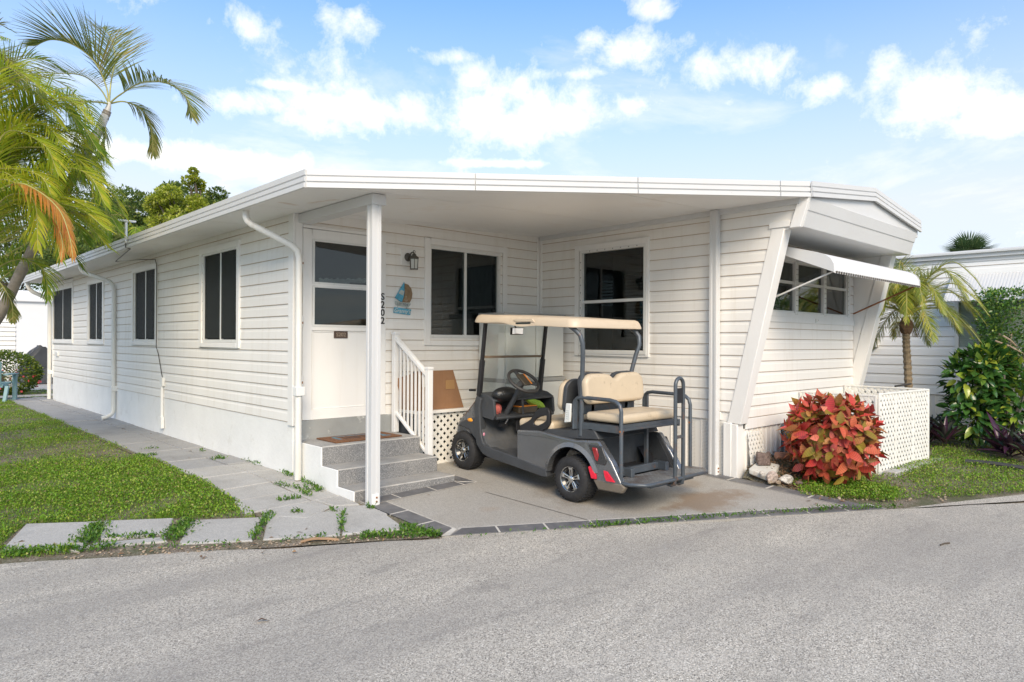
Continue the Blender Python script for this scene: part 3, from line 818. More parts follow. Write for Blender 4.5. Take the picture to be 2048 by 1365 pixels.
for z in (2.15, 1.55, .95):
    b = MB(); b.tube([P(3.236, z - .05, .014), P(3.236, z + .05, .014)], .008, 8); b.tube([P(3.236, z - .03, .0142), P(3.236, z - .008, .0142)], .0088, 8, 1)
    b.build('hinge', [TRIM, RUST], dob, smooth=True)
b = MB(); wbox(b, P, 4.060, 4.085, 1.40, 1.50, .01, .016); b.tube([P(4.072, 1.44, .016), P(4.072, 1.44, .05), P(3.99, 1.44, .055)], .008, 8); b.build('handle', ALU, dob, smooth=True)
# painted block wall under the door sill
b = MB(); b.box(3.168, 4.30, 6.50, 6.539, .30, .544)
sill = b.build('sill_wall', paint('grey_flaking_paint', (.30, .31, .30), .8, .12, 3, bump=.7, bscale=22, spots=(.72, .72, .68), spots_amt=1.0, spot_scale=5.5), home)

# ------------------------------------------------------------------ roofs
EX = 2.64
def sof(x): return 2.600 + 0.0388 * (x - EX)
FA, FB = (EX, 5.27), (6.625, 2.90)
fl = Vector((FB[0] - FA[0], FB[1] - FA[1])); fn = Vector((-fl.y, fl.x)).normalized()
if fn.y < 0: fn = -fn
roof_plan = [FA, FB, (6.625, 18.6), (EX, 18.6)]
b = MB(); n = len(roof_plan)
b.v = [(p[0], p[1], sof(p[0]) + .018) for p in roof_plan] + [(p[0], p[1], sof(p[0]) + .146) for p in roof_plan]
b.f = [(3, 2, 1, 0), (4, 5, 6, 7), (0, 1, 5, 4), (1, 2, 6, 5), (2, 3, 7, 6), (3, 0, 4, 7)]; b.m = [0] * 6
roof = b.build('carport_roof', FASCIA, home)
yb = 2.7
while yb < 18.6:
    q = [(EX + .002, yb + .005), (6.62, yb + .005), (6.62, yb + 1.195), (EX + .002, yb + 1.195)]
    q = clip_poly(q, FA, fn); q = clip_poly(q, (0, 18.59), (0, -1))
    if len(q) >= 3:
        c = MB(); m_ = len(q)
        c.v = [(p[0], p[1], sof(p[0])) for p in q] + [(p[0], p[1], sof(p[0]) + .016) for p in q]
        c.f = [tuple(range(m_ - 1, -1, -1)), tuple(range(m_, 2 * m_))] + [(i, (i + 1) % m_, m_ + (i + 1) % m_, m_ + i) for i in range(m_)]; c.m = [0] * len(c.f)
        c.build('soffit_panel', SOFFIT, roof)
    yb += 1.2
FPROF = [(0, 0), (.026, 0), (.026, .038), (.008, .043), (.008, .049), (.022, .054), (.022, .088), (.006, .093), (.006, .099), (.018, .104), (.018, .149), (0, .149)]
def fascia(path, side, prof=FPROF, parent=None):
    return MB().sweep(prof, path, side).build('fascia_board', FASCIA, parent or home)
sd = Vector((-fn.x, -fn.y, 0))
for t0_, t1_ in ((0, .30), (.30, .62), (.62, .93), (.93, 1)):
    e = 0.0008
    pa = Vector((FA[0], FA[1], sof(FA[0]) - .004)).lerp(Vector((FB[0], FB[1], sof(FB[0]) - .004)), t0_ + e); pb = Vector((FA[0], FA[1], sof(FA[0]) - .004)).lerp(Vector((FB[0], FB[1], sof(FB[0]) - .004)), t1_ - e)
    fascia([pa, pb], sd, parent=roof)
for ya, y2 in ((5.262, 9.6), (9.606, 14.0), (14.006, 18.62)):
    fascia([(EX, ya, 2.597), (EX, y2, 2.597)], Vector((-1, 0, 0)), parent=roof)
b = MB()
for t in (.09, .27, .47, .60, .82, .95):
    p = Vector((*FA, sof(FA[0]) + .018)).lerp(Vector((*FB, sof(FB[0]) + .018)), t) + sd * .024
    b.lathe([(0.0, 0), (.006, 0), (.005, .003), (0, .004)], p, 'y', 8, closed=False)
kind(b.build('screws', SCREW, roof), 'stuff')
# carport beam and posts
b = MB(); b.box(3.185, 3.325, 5.145, 6.53, 2.528, 2.618); b.build('carport_beam', FASCIA, home, bevel=.004)
def carport_post(x0, x1, y0, y1, zt):
    b = MB(); z0 = gz((x0 + x1) / 2, y0) + .002; w, d = x1 - x0, y1 - y0
    q = [(x0, y0), (x0 + w * .3, y0), (x0 + w * .33, y0 + .006), (x0 + w * .67, y0 + .006), (x0 + w * .7, y0), (x1, y0), (x1, y1), (x0, y1), (x0, y0 + d * .7), (x0 + .006, y0 + d * .67), (x0 + .006, y0 + d * .33), (x0, y0 + d * .3)]
    b.prism(q, 'z', z0, zt)
    o = b.build('carport_post', FASCIA, home)
    b = MB(); b.box(x0 + .012, x1 - .012, y0 - .004, y0 + .004, z0 - .01, z0 + .10); bk = b.build('post_bracket', TRIM, o, bevel=.002, seg=1)
    b = MB()
    for dz in (.035, .07): b.lathe([(0, -.012), (.008, -.012), (.008, -.004), (0, -.004)], (x0 + w * .6, y0, z0 + dz), 'y', 8, closed=False)
    b.build('bolt', RUST, o)
    return o
carport_post(3.195, 3.285, 5.160, 5.250, 2.528)
carport_post(6.530, 6.612, 3.835, 3.915, 2.745)
# trailer roof with its gable front and the deep overhanging box
GAB = [(6.632, 2.752), (8.25, 2.940), (9.815, 2.768)]
b = MB(); b.prism([(6.632, 2.70), (6.632, 2.895), (8.25, 3.082), (9.80, 2.912), (9.80, 2.70)], 'y', 2.905, 18.4); troof = b.build('trailer_roof', FASCIA, home)
for i in range(2):
    p, q = GAB[i], GAB[i + 1]
    fascia([(p[0] + (.001 if i else -.012), 2.885, p[1]), (q[0] - (0 if i else .001), 2.885, q[1])], Vector((0, -1, 0)), parent=troof)
    if i: pass
b = MB(); b.prism([(6.65, 2.753), (9.70, 2.753), (8.25, 2.935)], 'y', 2.915, 2.95); b.build('gable_panel', FASCIA, troof)
b = MB(); b.prism([(2.972, 2.480), (2.930, 2.632), (2.922, 2.634), (2.892, 2.752), (3.66, 2.752), (3.66, 2.480)], 'x', 6.655, 9.74); b.build('front_overhang', FASCIA, home, bevel=.004, seg=1)
b = MB(); b.prism([(2.978, 2.474), (2.890, 2.756), (2.995, 2.756), (3.085, 2.474)], 'x', 6.600, 6.655); b.build('overhang_end_trim', TRIM, home, bevel=.004, seg=1)
b = MB(); wbox(b, WALLS['side'], 3.085, 3.30, 2.492, 2.555, .0, .028); b.build('wing_top_trim', TRIM, home, bevel=.003, seg=1)
# raking wings each side of the front wall
def fin(x0, x1, xo0, xo1):
    b = MB(); zs = [(.515, fin_y(.515)), (2.478, fin_y(2.478))]
    b.hexa([(xo0, zs[0][1] - .150, .505), (xo1, zs[0][1] - .150, .505), (xo1, zs[0][1], .515), (xo0, zs[0][1], .515),
            (xo0, zs[1][1] - .135, 2.485), (xo1, zs[1][1] - .135, 2.485), (xo1, zs[1][1], 2.492), (xo0, zs[1][1], 2.492)])
    o = b.build('raking_fin', TRIM, home, bevel=.006)
    return o
fin(0, 0, 6.622, 6.770); fin(0, 0, 9.615, 9.765)
for xa, xb in ((6.655, 6.758), (9.63, 9.75)):
    b = MB(); b.hexa([(xa, fin_y(.50) - .06, .50), (xb, fin_y(.50) - .06, .50), (xb, 3.70, .50), (xa, 3.70, .50), (xa, fin_y(2.48) - .06, 2.482), (xb, fin_y(2.48) - .06, 2.482), (xb, 3.70, 2.482), (xa, 3.70, 2.482)])
    b.build('wing_panel', SOFFIT, home)
b = MB(); b.box(6.615, 6.745, 3.635, 3.70, -.06, .505); b.box(6.606, 6.66, 3.70, 3.79, -.06, .515); b.build('corner_trim', TRIM, home, bevel=.006)
b = MB(); b.box(9.70, 9.745, 3.7, 18.4, -.05, 2.72); b.build('far_side_wall', SIDING, home)
b = MB(); b.box(3.2, 9.7, 18.36, 18.41, -.05, 2.72); b.build('rear_wall', SIDING, home)
# front window: three lights, each with an upper and lower pane
P = WALLS['front']
b = MB(); frame_ring(b, P, FW[0] - .05, FW[1] + .06, FW[2] - .04, FW[3] + .04, .05, 0, .030); w = b.build('window', TRIM, home, bevel=.003, seg=1)
am = [FW[0], 7.90, 8.68, FW[1]]
for k in range(3):
    b = MB(); frame_ring(b, P, am[k] + .012, am[k + 1] - .012, FW[2], FW[3], .03, -.02, .02)
    wbox(b, P, am[k] + .042, am[k + 1] - .042, 2.030, 2.062, -.02, .022); b.build('sash_frame', ALU, w)
    for z0, z1 in ((FW[2] + .03, 2.03), (2.062, FW[3] - .03)):
        b = MB(); wbox(b, P, am[k] + .042, am[k + 1] - .042, z0, z1, -.006, -.002); b.build('pane', GLASS, w)
for a0, a1 in ((am[1] - .038, am[1] + .038), (am[2] - .038, am[2] + .038), (FW[1] - .01, FW[1] + .045)):
    b = MB(); wbox(b, P, a0, a1, FW[2] - .01, FW[3], -.02, .034); b.build('mullion', ALU, w, bevel=.004, seg=1)
b = MB()
for a in (7.885, 8.665, 9.395, 7.915, 8.695):
    for k in range(9): wbox(b, P, a, a + .008, 1.72 + k * .06, 1.728 + k * .06, .034, .037)
kind(b.build('screws', SCREW, w), 'stuff')
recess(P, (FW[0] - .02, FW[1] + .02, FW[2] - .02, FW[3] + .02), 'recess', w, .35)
b = MB()
for k in range(24): wbox(b, P, FW[0] + .02, FW[1] - .02, 2.02 + k * .0125, 2.026 + k * .0125, -.10, -.08)
kind(b.build('horizontal_blinds', paint('blind_room', (.50, .48, .44), .6), w), 'stuff')
b = MB()
for k in range(26):
    a = FW[0] + .02 + k * .028; d = .02 * math.sin(k * 2.2)
    b.face([P(a, 1.70, -.14 + d), P(a + .028, 1.70, -.14 + .02 * math.sin(k * 2.2 + 2.2)), P(a + .028, 2.0, -.14 + .02 * math.sin(k * 2.2 + 2.2)), P(a, 2.0, -.14 + d)])
b.build('curtain', paint('pale_curtain', (.20, .205, .20), .9, .25, 9), w, fix=False)

# ribbed aluminium awning over the front window
aw = thing('window_awning', 'ribbed white aluminium awning propped open over the three part front window', 'awning', (8.2, YF, 2.42))
prof = [(3.595, 2.425), (3.30, 2.345), (3.05, 2.278), (2.94, 2.247), (2.87, 2.220), (2.818, 2.182), (2.788, 2.130), (2.775, 2.045)]
nrm = []
for i in range(len(prof)):
    a = Vector(prof[max(i - 1, 0)]); c = Vector(prof[min(i + 1, len(prof) - 1)]); t = (c - a).normalized(); q = Vector((t.y, -t.x)); nrm.append(q if q.y > 0 or (abs(q.y) < .3 and q.x < 0) else -q)
m_ = len(prof); SLW = (9.458 - 6.90) / 43
b = MB()
for x in (6.90, 9.458):
    for j, (y, z) in enumerate(prof): b.v.append((x, y - nrm[j].x * .016, z - nrm[j].y * .016))
b.f = [(j, j + 1, m_ + j + 1, m_ + j) for j in range(m_ - 1)]; b.m = [0] * (m_ - 1)
b.build('awning_backing', paint('awning_gap_shade', (.40, .40, .38), .6, .08, 6), aw, fix=False, smooth=True, angle=80)  # added sheet with the shade between slats put into its darker grey
b = MB(); acr = [(0.03, -.013), (.14, -.004), (.32, .002), (.5, .004), (.68, .002), (.86, -.004), (.97, -.013)]
for f, o in acr:
    for j, (y, z) in enumerate(prof): b.v.append((f * SLW, y + nrm[j].x * o, z + nrm[j].y * o - (.010 if j == m_ - 1 and .3 < f < .7 else 0)))
for i in range(len(acr) - 1):
    for j in range(m_ - 1): a = i * m_ + j; b.f.append((a, a + 1, a + m_ + 1, a + m_)); b.m.append(0)
o0 = b.build('awning_slat', FASCIA, aw, smooth=True, fix=False, angle=70); o0.location = (6.90, 0, 0)
for k in range(1, 43):
    o = o0.copy(); COL.objects.link(o); o.location = (6.90 + k * SLW, 0, 0)
b = MB()
for k in range(42):
    x = 6.93 + k * .060; b.box(x, x + .012, 2.758, 2.772, 2.036, 2.058)
kind(b.build('edge_ticks', SCREW, aw), 'stuff')  # small dark ticks marking the scalloped edge at each rib
for x in (6.893, 9.462):
    b = MB(); b.prism([(3.595, 2.43), (3.595, 2.38), (3.30, 2.262), (2.772, 2.045), (2.778, 2.130), (2.81, 2.186), (2.868, 2.227), (2.94, 2.254), (3.05, 2.284), (3.30, 2.350)], 'x', x - .004, x + .004); b.build('end_panel', FASCIA, aw)
b = MB(); b.tube([(6.96, 2.80, 2.06), (6.97, 3.60, 1.76)], .009, 8); b.build('support_arm', ALU, aw, smooth=True)
b = MB(); b.tube([(9.44, 2.80, 2.07), (9.50, 3.57, 1.74)], .010, 8); o = b.build('support_arm', RUST, aw, smooth=True); o['label'] = 'rusty orange support arm'
b = MB(); b.box(9.40, 9.46, 2.79, 2.84, 2.055, 2.08); b.box(6.93, 6.98, 2.79, 2.84, 2.06, 2.085); b.build('arm_clip', SCREW, aw)
b = MB(); wbox(b, WALLS['front'], 8.418, 8.442, 1.60, 1.645, .02, .03); b.tube([(8.43, 3.60, 1.62), (8.43, 3.575, 1.62), (8.43, 3.57, 1.64)], .004, 6); b.build('window_hook', ALU, home)

# downspouts: rectangular pipe with curved elbows
def spout(name, path, r=.032, clamp=None, mat=None):
    o = MB().tube(path, r, 12).build(name, mat or TRIM, home, smooth=True)
    if clamp:
        for c in clamp:
            b = MB(); b.box(c[0] - .045, c[0] + .045, c[1] - .045, c[1] + .045, c[2] - .045, c[2] + .045); b.build('pipe_clamp', WHITEP, o, bevel=.006)
    return o
DSM = paint('downspout_offwhite', (.74, .735, .69), .45, .05, 3, streak=(.45, .38, .28), streak_amt=.55)
pe = at(492, 424, 'x', 2.70)
spout('downspout', [(2.70, pe.y, 2.61), (2.70, pe.y, 2.54), (2.712, pe.y - .01, 2.50), (2.74, pe.y - .03, 2.47), (2.95, pe.y - .19, 2.335), (3.04, pe.y - .26, 2.275), (3.085, pe.y - .29, 2.225), (3.10, pe.y - .30, 2.16), (3.10, pe.y - .30, .0)], .033, [(3.105, pe.y - .30, .86)], DSM)
spout('downspout', [(2.68, 13.42, 2.62), (2.68, 13.42, 2.56), (2.70, 13.40, 2.50), (2.75, 13.37, 2.46), (2.95, 13.23, 2.38), (3.05, 13.15, 2.33), (3.09, 13.10, 2.26), (3.10, 13.08, 2.18), (3.10, 13.08, .20), (3.095, 13.08, .14), (3.06, 13.08, .095), (2.99, 13.08, .06), (2.93, 13.08, .045)], .036, [(3.105, 13.08, .53)], DSM)
spout('downspout', [(2.68, 18.45, 2.62), (2.68, 18.45, 2.52), (2.71, 18.45, 2.46), (2.78, 18.45, 2.40), (2.98, 18.45, 2.30), (3.06, 18.45, 2.24), (3.09, 18.45, 2.15), (3.09, 18.45, .02)], .042, [(3.10, 18.45, .62)], DSM)
# cable and conduit on the long wall, small outlet
CAB = paint('black_cable', (.04, .035, .03), .6)
pa = at(250, 492, 'x', 2.60)
b = MB(); b.tube([(2.612, pa.y, 2.73), (2.606, pa.y, 2.60), (2.66, pa.y - .02, 2.585), (2.85, 11.95, 2.555), (3.03, 11.3, 2.545), (3.115, 10.9, 2.52), (3.115, 10.84, 2.44), (3.115, 10.83, 1.25), (3.135, 10.80, 1.15), (3.13, 10.62, .86), (3.13, 10.58, .80), (3.13, 10.58, .70)], .0055, 6); b.build('cable', CAB, home, smooth=True)
b = MB(); b.tube([(3.125, 10.58, .12), (3.125, 10.58, .70)], .020, 8); b.box(3.10, 3.14, 10.54, 10.66, .10, .26); b.box(3.105, 3.14, 10.52, 10.64, .70, .82); b.build('conduit', WHITEP, home, smooth=False)
b = MB(); wbox(b, WALLS['left'], 17.75, 18.0, .985, 1.075, .0, .035); b.build('outlet_box', ALU, home, bevel=.004)
# ------------------------------------------------------------------ steps, railing, small things by the door
SX0, SX1 = 3.166, 4.285
steps = thing('concrete_steps', 'grey speckled three step concrete stair with white painted side below the front door', 'steps', (3.7, 5.9, 0))
def step(y0, y1, zt, zb):
    b = MB(); b.box(SX0, SX1, y0, y1, zb, zt)
    o = b.build('step', TERRAZZO, steps, bevel=.008)
    b = MB(); b.box(SX0 + .004, SX1 - .004, y0 + .012, y1 - .002, zt, zt + .003); b.build('tread', STEPTOP, o)
    b = MB(); b.tube([(SX0 + .002, y0 + .006, zt - .003), (SX1 - .002, y0 + .006, zt - .003)], .0065, 6); b.build('nosing', paint('nosing_worn', (.46, .45, .42), .8, .2, 8), o, smooth=True)
step(5.965, 6.50, .352, -.02); step(5.665, 5.963, .178, -.08); step(5.375, 5.663, .030, -.14)
b = MB(); b.prism([(6.53, .352), (5.958, .352), (5.958, .178), (5.658, .178), (5.658, .030), (5.368, .030), (5.368, -.16), (6.53, -.06)], 'x', SX0 - .016, SX0 - .001)
b.build('painted_side', STUCCO, steps, bevel=.004, seg=1)

RAILW = paint('rail_white', (.80, .80, .785), .38, .03, 4, spots=(.45, .33, .22), spots_amt=.25, spot_scale=26)
rail = thing('stair_railing', 'white aluminium stair railing with square balusters beside the concrete steps', 'railing', (4.315, 6.1, 0))
n1, n2 = (4.30, 6.455), (4.335, 5.880)
for (x, y), z0, z1 in ((n1, .352, 1.425), (n2, .030, 1.055)):
    b = MB(); b.box(x - .030, x + .030, y - .030, y + .030, z0, z1); nw = b.build('newel_post', RAILW, rail, bevel=.003, seg=1)
    b = MB(); b.box(x - .035, x + .035, y - .035, y + .035, z1, z1 + .03); b.build('post_cap', RAILW, nw, bevel=.004)
def slant(z0, z1, w, h, name):
    b = MB(); b.hexa([(n1[0] - w, n1[1] - .03, z0 - h), (n1[0] + w, n1[1] - .03, z0 - h), (n1[0] + w, n1[1] - .03, z0 + h), (n1[0] - w, n1[1] - .03, z0 + h),
                      (n2[0] - w, n2[1] + .03, z1 - h), (n2[0] + w, n2[1] + .03, z1 - h), (n2[0] + w, n2[1] + .03, z1 + h), (n2[0] - w, n2[1] + .03, z1 + h)])
    return b.build(name, RAILW, rail, bevel=.006)
slant(1.375, 1.005, .026, .024, 'handrail'); slant(.565, .185, .020, .020, 'bottom_rail')
for k in range(7):
    t = (k + 1) / 8; x = n1[0] + (n2[0] - n1[0]) * t; y = n1[1] - .03 + (n2[1] - n1[1] + .06) * t
    b = MB(); b.box(x - .009, x + .009, y - .009, y + .009, .565 - .38 * t, 1.375 - .37 * t - .01); b.build('baluster', RAILW, rail)

# door mat with a printed border
m, nt, ln, bs = new_mat('coir_mat')
v = _vec(nt, ln); c = _ramp(nt, ln, _noise(nt, ln, v, 55, 5), [(.3, (.10, .045, .02)), (.7, (.26, .12, .055))])
ln.new(c, bs.inputs['Base Color']); bs.inputs['Roughness'].default_value = .95; _bump(nt, ln, _noise(nt, ln, v, 220, 3), bs, .8, .006)
COIR = m
mat_o = MB(); mat_o.box(3.36, 4.13, 6.07, 6.46, .356, .370); mat_o = mat_o.build('doormat', COIR, None, bevel=.004)
tag(mat_o, 'worn brown coir doormat with faded blue stripes on the top step', 'doormat')
MBLUE = paint('mat_blue', (.10, .20, .26), .95, .35, 30); MDARK = paint('mat_dark', (.055, .035, .03), .95, .3, 30)
for (x0, x1, y0, y1, mm) in ((3.50, 3.98, 6.375, 6.405, MBLUE), (3.95, 4.05, 6.15, 6.19, MBLUE), (3.98, 4.02, 6.19, 6.36, MBLUE), (3.47, 3.51, 6.20, 6.36, MBLUE)):
    b = MB(); b.box(x0, x1, y0, y1, .3695, .3712); b.build('stripe', mm, mat_o)
b = MB()
for k in range(7): b.box(3.55 + k * .055, 3.575 + k * .055 + .01 * (k % 3), 6.20 + .01 * (k % 2), 6.32, .3695, .3712)
kind(b.build('faded_print', MDARK, mat_o), 'stuff')

# wall lantern
PEWTER = paint('lantern_pewter', (.115, .11, .095), .5, .2, 30, metal=.4)
P = WALLS['door']
lamp = thing('wall_lantern', 'small bronze carriage lantern on a white block between door and window', 'lantern', (4.54, 6.54, 2.28))
b = MB(); wbox(b, P, 4.413, 4.578, 2.215, 2.385, .0, .022); b.build('mounting_block', TRIM, lamp, bevel=.004)
b = MB(); b.lathe([(0, -.0), (.048, 0), (.044, -.012), (.030, -.022), (.012, -.030), (0, -.03)], (4.50, 6.516, 2.30), 'y', 20, closed=False); b.build('back_plate', PEWTER, lamp, smooth=True)
b = MB(); b.tube([(4.50, 6.49, 2.31), (4.505, 6.455, 2.345), (4.515, 6.43, 2.352), (4.52, 6.425, 2.33)], .008, 8); b.build('arm', PEWTER, lamp, smooth=True)
lc = (4.52, 6.425)
b = MB(); b.lathe([(.002, 2.338), (.022, 2.330), (.028, 2.312), (.058, 2.288), (.060, 2.280), (0, 2.280)], (lc[0], lc[1], 0), 'z', 6, closed=False); b.build('lantern_roof', PEWTER, lamp)
b = MB(); b.tube([(lc[0] + .016 * math.cos(t), lc[1], 2.352 + .018 * math.sin(t)) for t in [k * math.pi / 6 for k in range(12)]], .0035, 6, closed=True); b.build('hanging_ring', PEWTER, lamp, smooth=True)
b = MB()
for k in range(6):
    th = k * math.pi / 3; b.tube([(lc[0] + .050 * math.cos(th), lc[1] + .050 * math.sin(th), 2.282), (lc[0] + .044 * math.cos(th), lc[1] + .044 * math.sin(th), 2.155)], .0042, 5)
for z, r in ((2.16, .046), (2.275, .051)): b.tube([(lc[0] + r * math.cos(k * math.pi / 3), lc[1] + r * math.sin(k * math.pi / 3), z) for k in range(6)], .005, 5, closed=True)
kind(b.build('lantern_cage', PEWTER, lamp), 'stuff')
b = MB(); b.lathe([(.047, 2.275), (.041, 2.160)], (lc[0], lc[1], 0), 'z', 6, closed=False); b.build('lantern_glass', paint('frosted_glass', (.55, .56, .52), .25, .1, 10), lamp, fix=False)

# letters -------------------------------------------------------------
def lettering(txt, loc, size, mat, parent, rot, ext=.003, name='lettering', shear=0.0, space=1.0, align='CENTER'):
    c = bpy.data.curves.new(name, 'FONT'); c.body = txt; c.size = size; c.extrude = ext; c.align_x = align; c.align_y = 'CENTER'; c.shear = shear; c.space_character = space
    c.resolution_u = 3; c.offset = size * .012
    c.materials.append(mat)
    o = bpy.data.objects.new(name, c); COL.objects.link(o)
    bpy.context.view_layer.update()
    me = bpy.data.meshes.new_from_object(o.evaluated_get(bpy.context.evaluated_depsgraph_get()))
    bpy.data.objects.remove(o); bpy.data.curves.remove(c)
    me.name = name
    if not me.materials: me.materials.append(mat)
    o = bpy.data.objects.new(name, me); COL.objects.link(o)
    o.location = loc; o.rotation_euler = rot; adopt(o, parent); return o
RD = (math.pi / 2, 0, 0)
INK = paint('number_black', (.018, .016, .015), .4, .2, 20)
num = thing('house_number', 'black S202 numerals running down the white door casing', 'house number', (4.168, 6.513, 1.71))
for k, ch in enumerate('S202'):
    lettering(ch, (4.168, 6.511, 1.835 - k * .0875), .105, INK, num, RD, .003, 'numeral')
BRONZE = paint('plaque_bronze', (.085, .055, .042), .55, .25, 30)
pq = thing('door_plaque', 'little bronze S202 number plate on the white door', 'plaque', (3.67, 6.53, 1.42))
b = MB(); wbox(b, P, 3.592, 3.752, 1.379, 1.452, .0, .010); b.build('plate', BRONZE, pq, bevel=.003)
lettering('S202', (3.672, 6.529, 1.4155), .058, paint('plaque_worn', (.30, .24, .18), .5), pq, RD, .0015)

# sailboat sign
sb = thing('sailboat_sign', 'painted wooden sailboat sign with blue and brown sails hanging between door and window', 'sign', (4.45, 6.53, 1.80))
def sgn(pts, mat, name, o0, o1, parent=sb):
    q = [at(740 + x / 9.75, 540 + y / 9.75, 'y', Y0 - .02) for x, y in pts]
    b = MB(); b.prism([(p.x, p.z) for p in q], 'y', Y0 - o1, Y0 - o0); return b.build(name, mat, parent, bevel=.002, seg=1)
SBLUE = paint('sign_blue', (.10, .36, .50), .8, .25, 22); SGREY = paint('sign_whitewash', (.46, .50, .46), .8, .2, 25); SBROWN = paint('sign_brown', (.26, .175, .10), .85, .2, 22)
sgn([(668, 235), (485, 545), (600, 625), (620, 632), (650, 545), (668, 440)], SBLUE, 'jib_sail', .016, .026)
sgn([(598, 392), (548, 455), (640, 505), (662, 418)], SGREY, 'sail_stripe', .0261, .0285)
sgn([(675, 265), (745, 290), (805, 370), (825, 465), (815, 560), (775, 640), (620, 632), (660, 540), (680, 420)], SBROWN, 'main_sail', .014, .024)
hull = sgn([(482, 603), (640, 640), (795, 660), (770, 705), (740, 738), (640, 718), (500, 690)], SGREY, 'hull', .018, .028)
bd = sgn([(470, 728), (800, 775), (780, 885), (455, 838)], SBLUE, 'name_board', .018, .028)
tl = math.radians(-7.5)
hc, bc = at(740 + 640 / 9.75, 540 + 678 / 9.75, 'y', Y0 - .03), at(740 + 627 / 9.75, 540 + 806 / 9.75, 'y', Y0 - .03)
tp = lettering("LET TIDE", hc, .038, paint('sign_ink', (.13, .15, .16), .8), sb, (math.pi / 2, 0, 0), .0008); tp.rotation_euler = (math.pi / 2, -math.radians(-3), 0)
tp = lettering("Granny's", bc, .062, paint('sign_cream', (.62, .66, .62), .8), sb, (math.pi / 2, 0, 0), .0008, shear=.3); tp.rotation_euler = (math.pi / 2, math.radians(3), 0)
an = at(740 + 705 / 9.75, 540 + 560 / 9.75, 'y', Y0 - .026)
b = MB(); b.tube([an + Vector((0, 0, .03)), an + Vector((0, 0, -.03))], .0025, 5); b.tube([an + Vector((-.022, 0, -.012)), an + Vector((-.012, 0, -.027)), an + Vector((0, 0, -.031)), an + Vector((.012, 0, -.027)), an + Vector((.022, 0, -.012))], .0025, 5); b.tube([an + Vector((-.013, 0, .018)), an + Vector((.013, 0, .018))], .0025, 5)
b.build('anchor_motif', paint('sign_motif', (.50, .43, .33), .8), sb)
b = MB()
for u in (540, 712): 
    q = at(740 + u / 9.75, 540 + 735 / 9.75, 'y', Y0 - .022); b.tube([q + Vector((0, 0, .03)), q + Vector((0, 0, -.03))], .0016, 5)
b.build('wire_links', SCREW, sb)

# lattice screens -----------------------------------------------------
def lattice_mesh(mb, P, a0, a1, z0, z1, pitch, w, ang=45, o=0.0, t=.005, ztop=None):
    """two layers of crossing strips clipped to the panel"""
    for lay, sg in ((0, 1), (1, -1)):
        dx_, dz_ = math.cos(math.radians(ang)), math.sin(math.radians(ang)) * sg
        nx_, nz_ = -dz_, dx_
        L = (a1 - a0) + (z1 - z0)
        ca, cz = (a0 + a1) / 2, (z0 + z1) / 2
        k = -int(L / pitch) - 1
        while k * pitch < L:
            off = k * pitch; k += 1
            px, pz = ca + nx_ * off, cz + nz_ * off
            q = [(px - dx_ * L + nx_ * w / 2, pz - dz_ * L + nz_ * w / 2), (px + dx_ * L + nx_ * w / 2, pz + dz_ * L + nz_ * w / 2), (px + dx_ * L - nx_ * w / 2, pz + dz_ * L - nz_ * w / 2), (px - dx_ * L - nx_ * w / 2, pz - dz_ * L - nz_ * w / 2)]
            for p_, n_ in (((a0, 0), (1, 0)), ((a1, 0), (-1, 0)), ((0, z0), (0, 1)), ((0, z1), (0, -1))):
                q = clip_poly(q, p_, n_)
                if len(q) < 3: break
            if len(q) < 3: continue
            o0 = o + lay * t; m_ = len(q); base = len(mb.v)
            mb.v += [P(a, z, o0) for a, z in q] + [P(a, z, o0 + t) for a, z in q]
            mb.f += [tuple(base + i for i in range(m_ - 1, -1, -1)), tuple(base + m_ + i for i in range(m_))] + [(base + i, base + (i + 1) % m_, base + m_ + (i + 1) % m_, base + m_ + i) for i in range(m_)]
            mb.m += [0] * (m_ + 2)
PF = lambda a, z, o: (a, 6.16 - o, z)
plat = thing('utility_platform', 'low white platform with lattice front against the porch wall behind the railing', 'platform', (4.95, 6.3, 0))
b = MB(); lattice_mesh(b, PF, 4.40, 5.48, -.005, .56, .066, .036, 45); kind(b.build('lattice_panel', LATTICE, plat, fix=False), 'stuff')
b = MB(); b.box(4.38, 5.50, 6.12, 6.515, .560, .592); b.build('platform_top', TRIM, plat, bevel=.004)
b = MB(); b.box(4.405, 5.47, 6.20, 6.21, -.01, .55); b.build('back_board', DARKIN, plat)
b = MB()
for a in (4.40, 5.455): b.box(a, a + .03, 6.148, 6.20, -.01, .56)
b.box(4.43, 5.455, 6.148, 6.162, -.012, .018); kind(b.build('lattice_frame', LATTICE, plat), 'stuff')
b = MB(); b.box(4.35, 4.395, 6.22, 6.50, -.01, .50); o = b.build('leaning_board', paint('charcoal_board', (.045, .05, .055), .6), None); tag(o, 'dark grey board standing between the stair railing and the lattice', 'board')
BRICKM = paint('old_brick', (.20, .085, .055), .9, .25, 14, bump=.6, bscale=40)
b = MB(); b.box(4.86, 5.16, 6.02, 6.12, gz(5, 6.05), gz(5, 6.05) + .06); tag(b.build('brick', BRICKM, None, bevel=.008), 'red brick lying at the foot of the lattice behind the cart front wheel', 'brick')

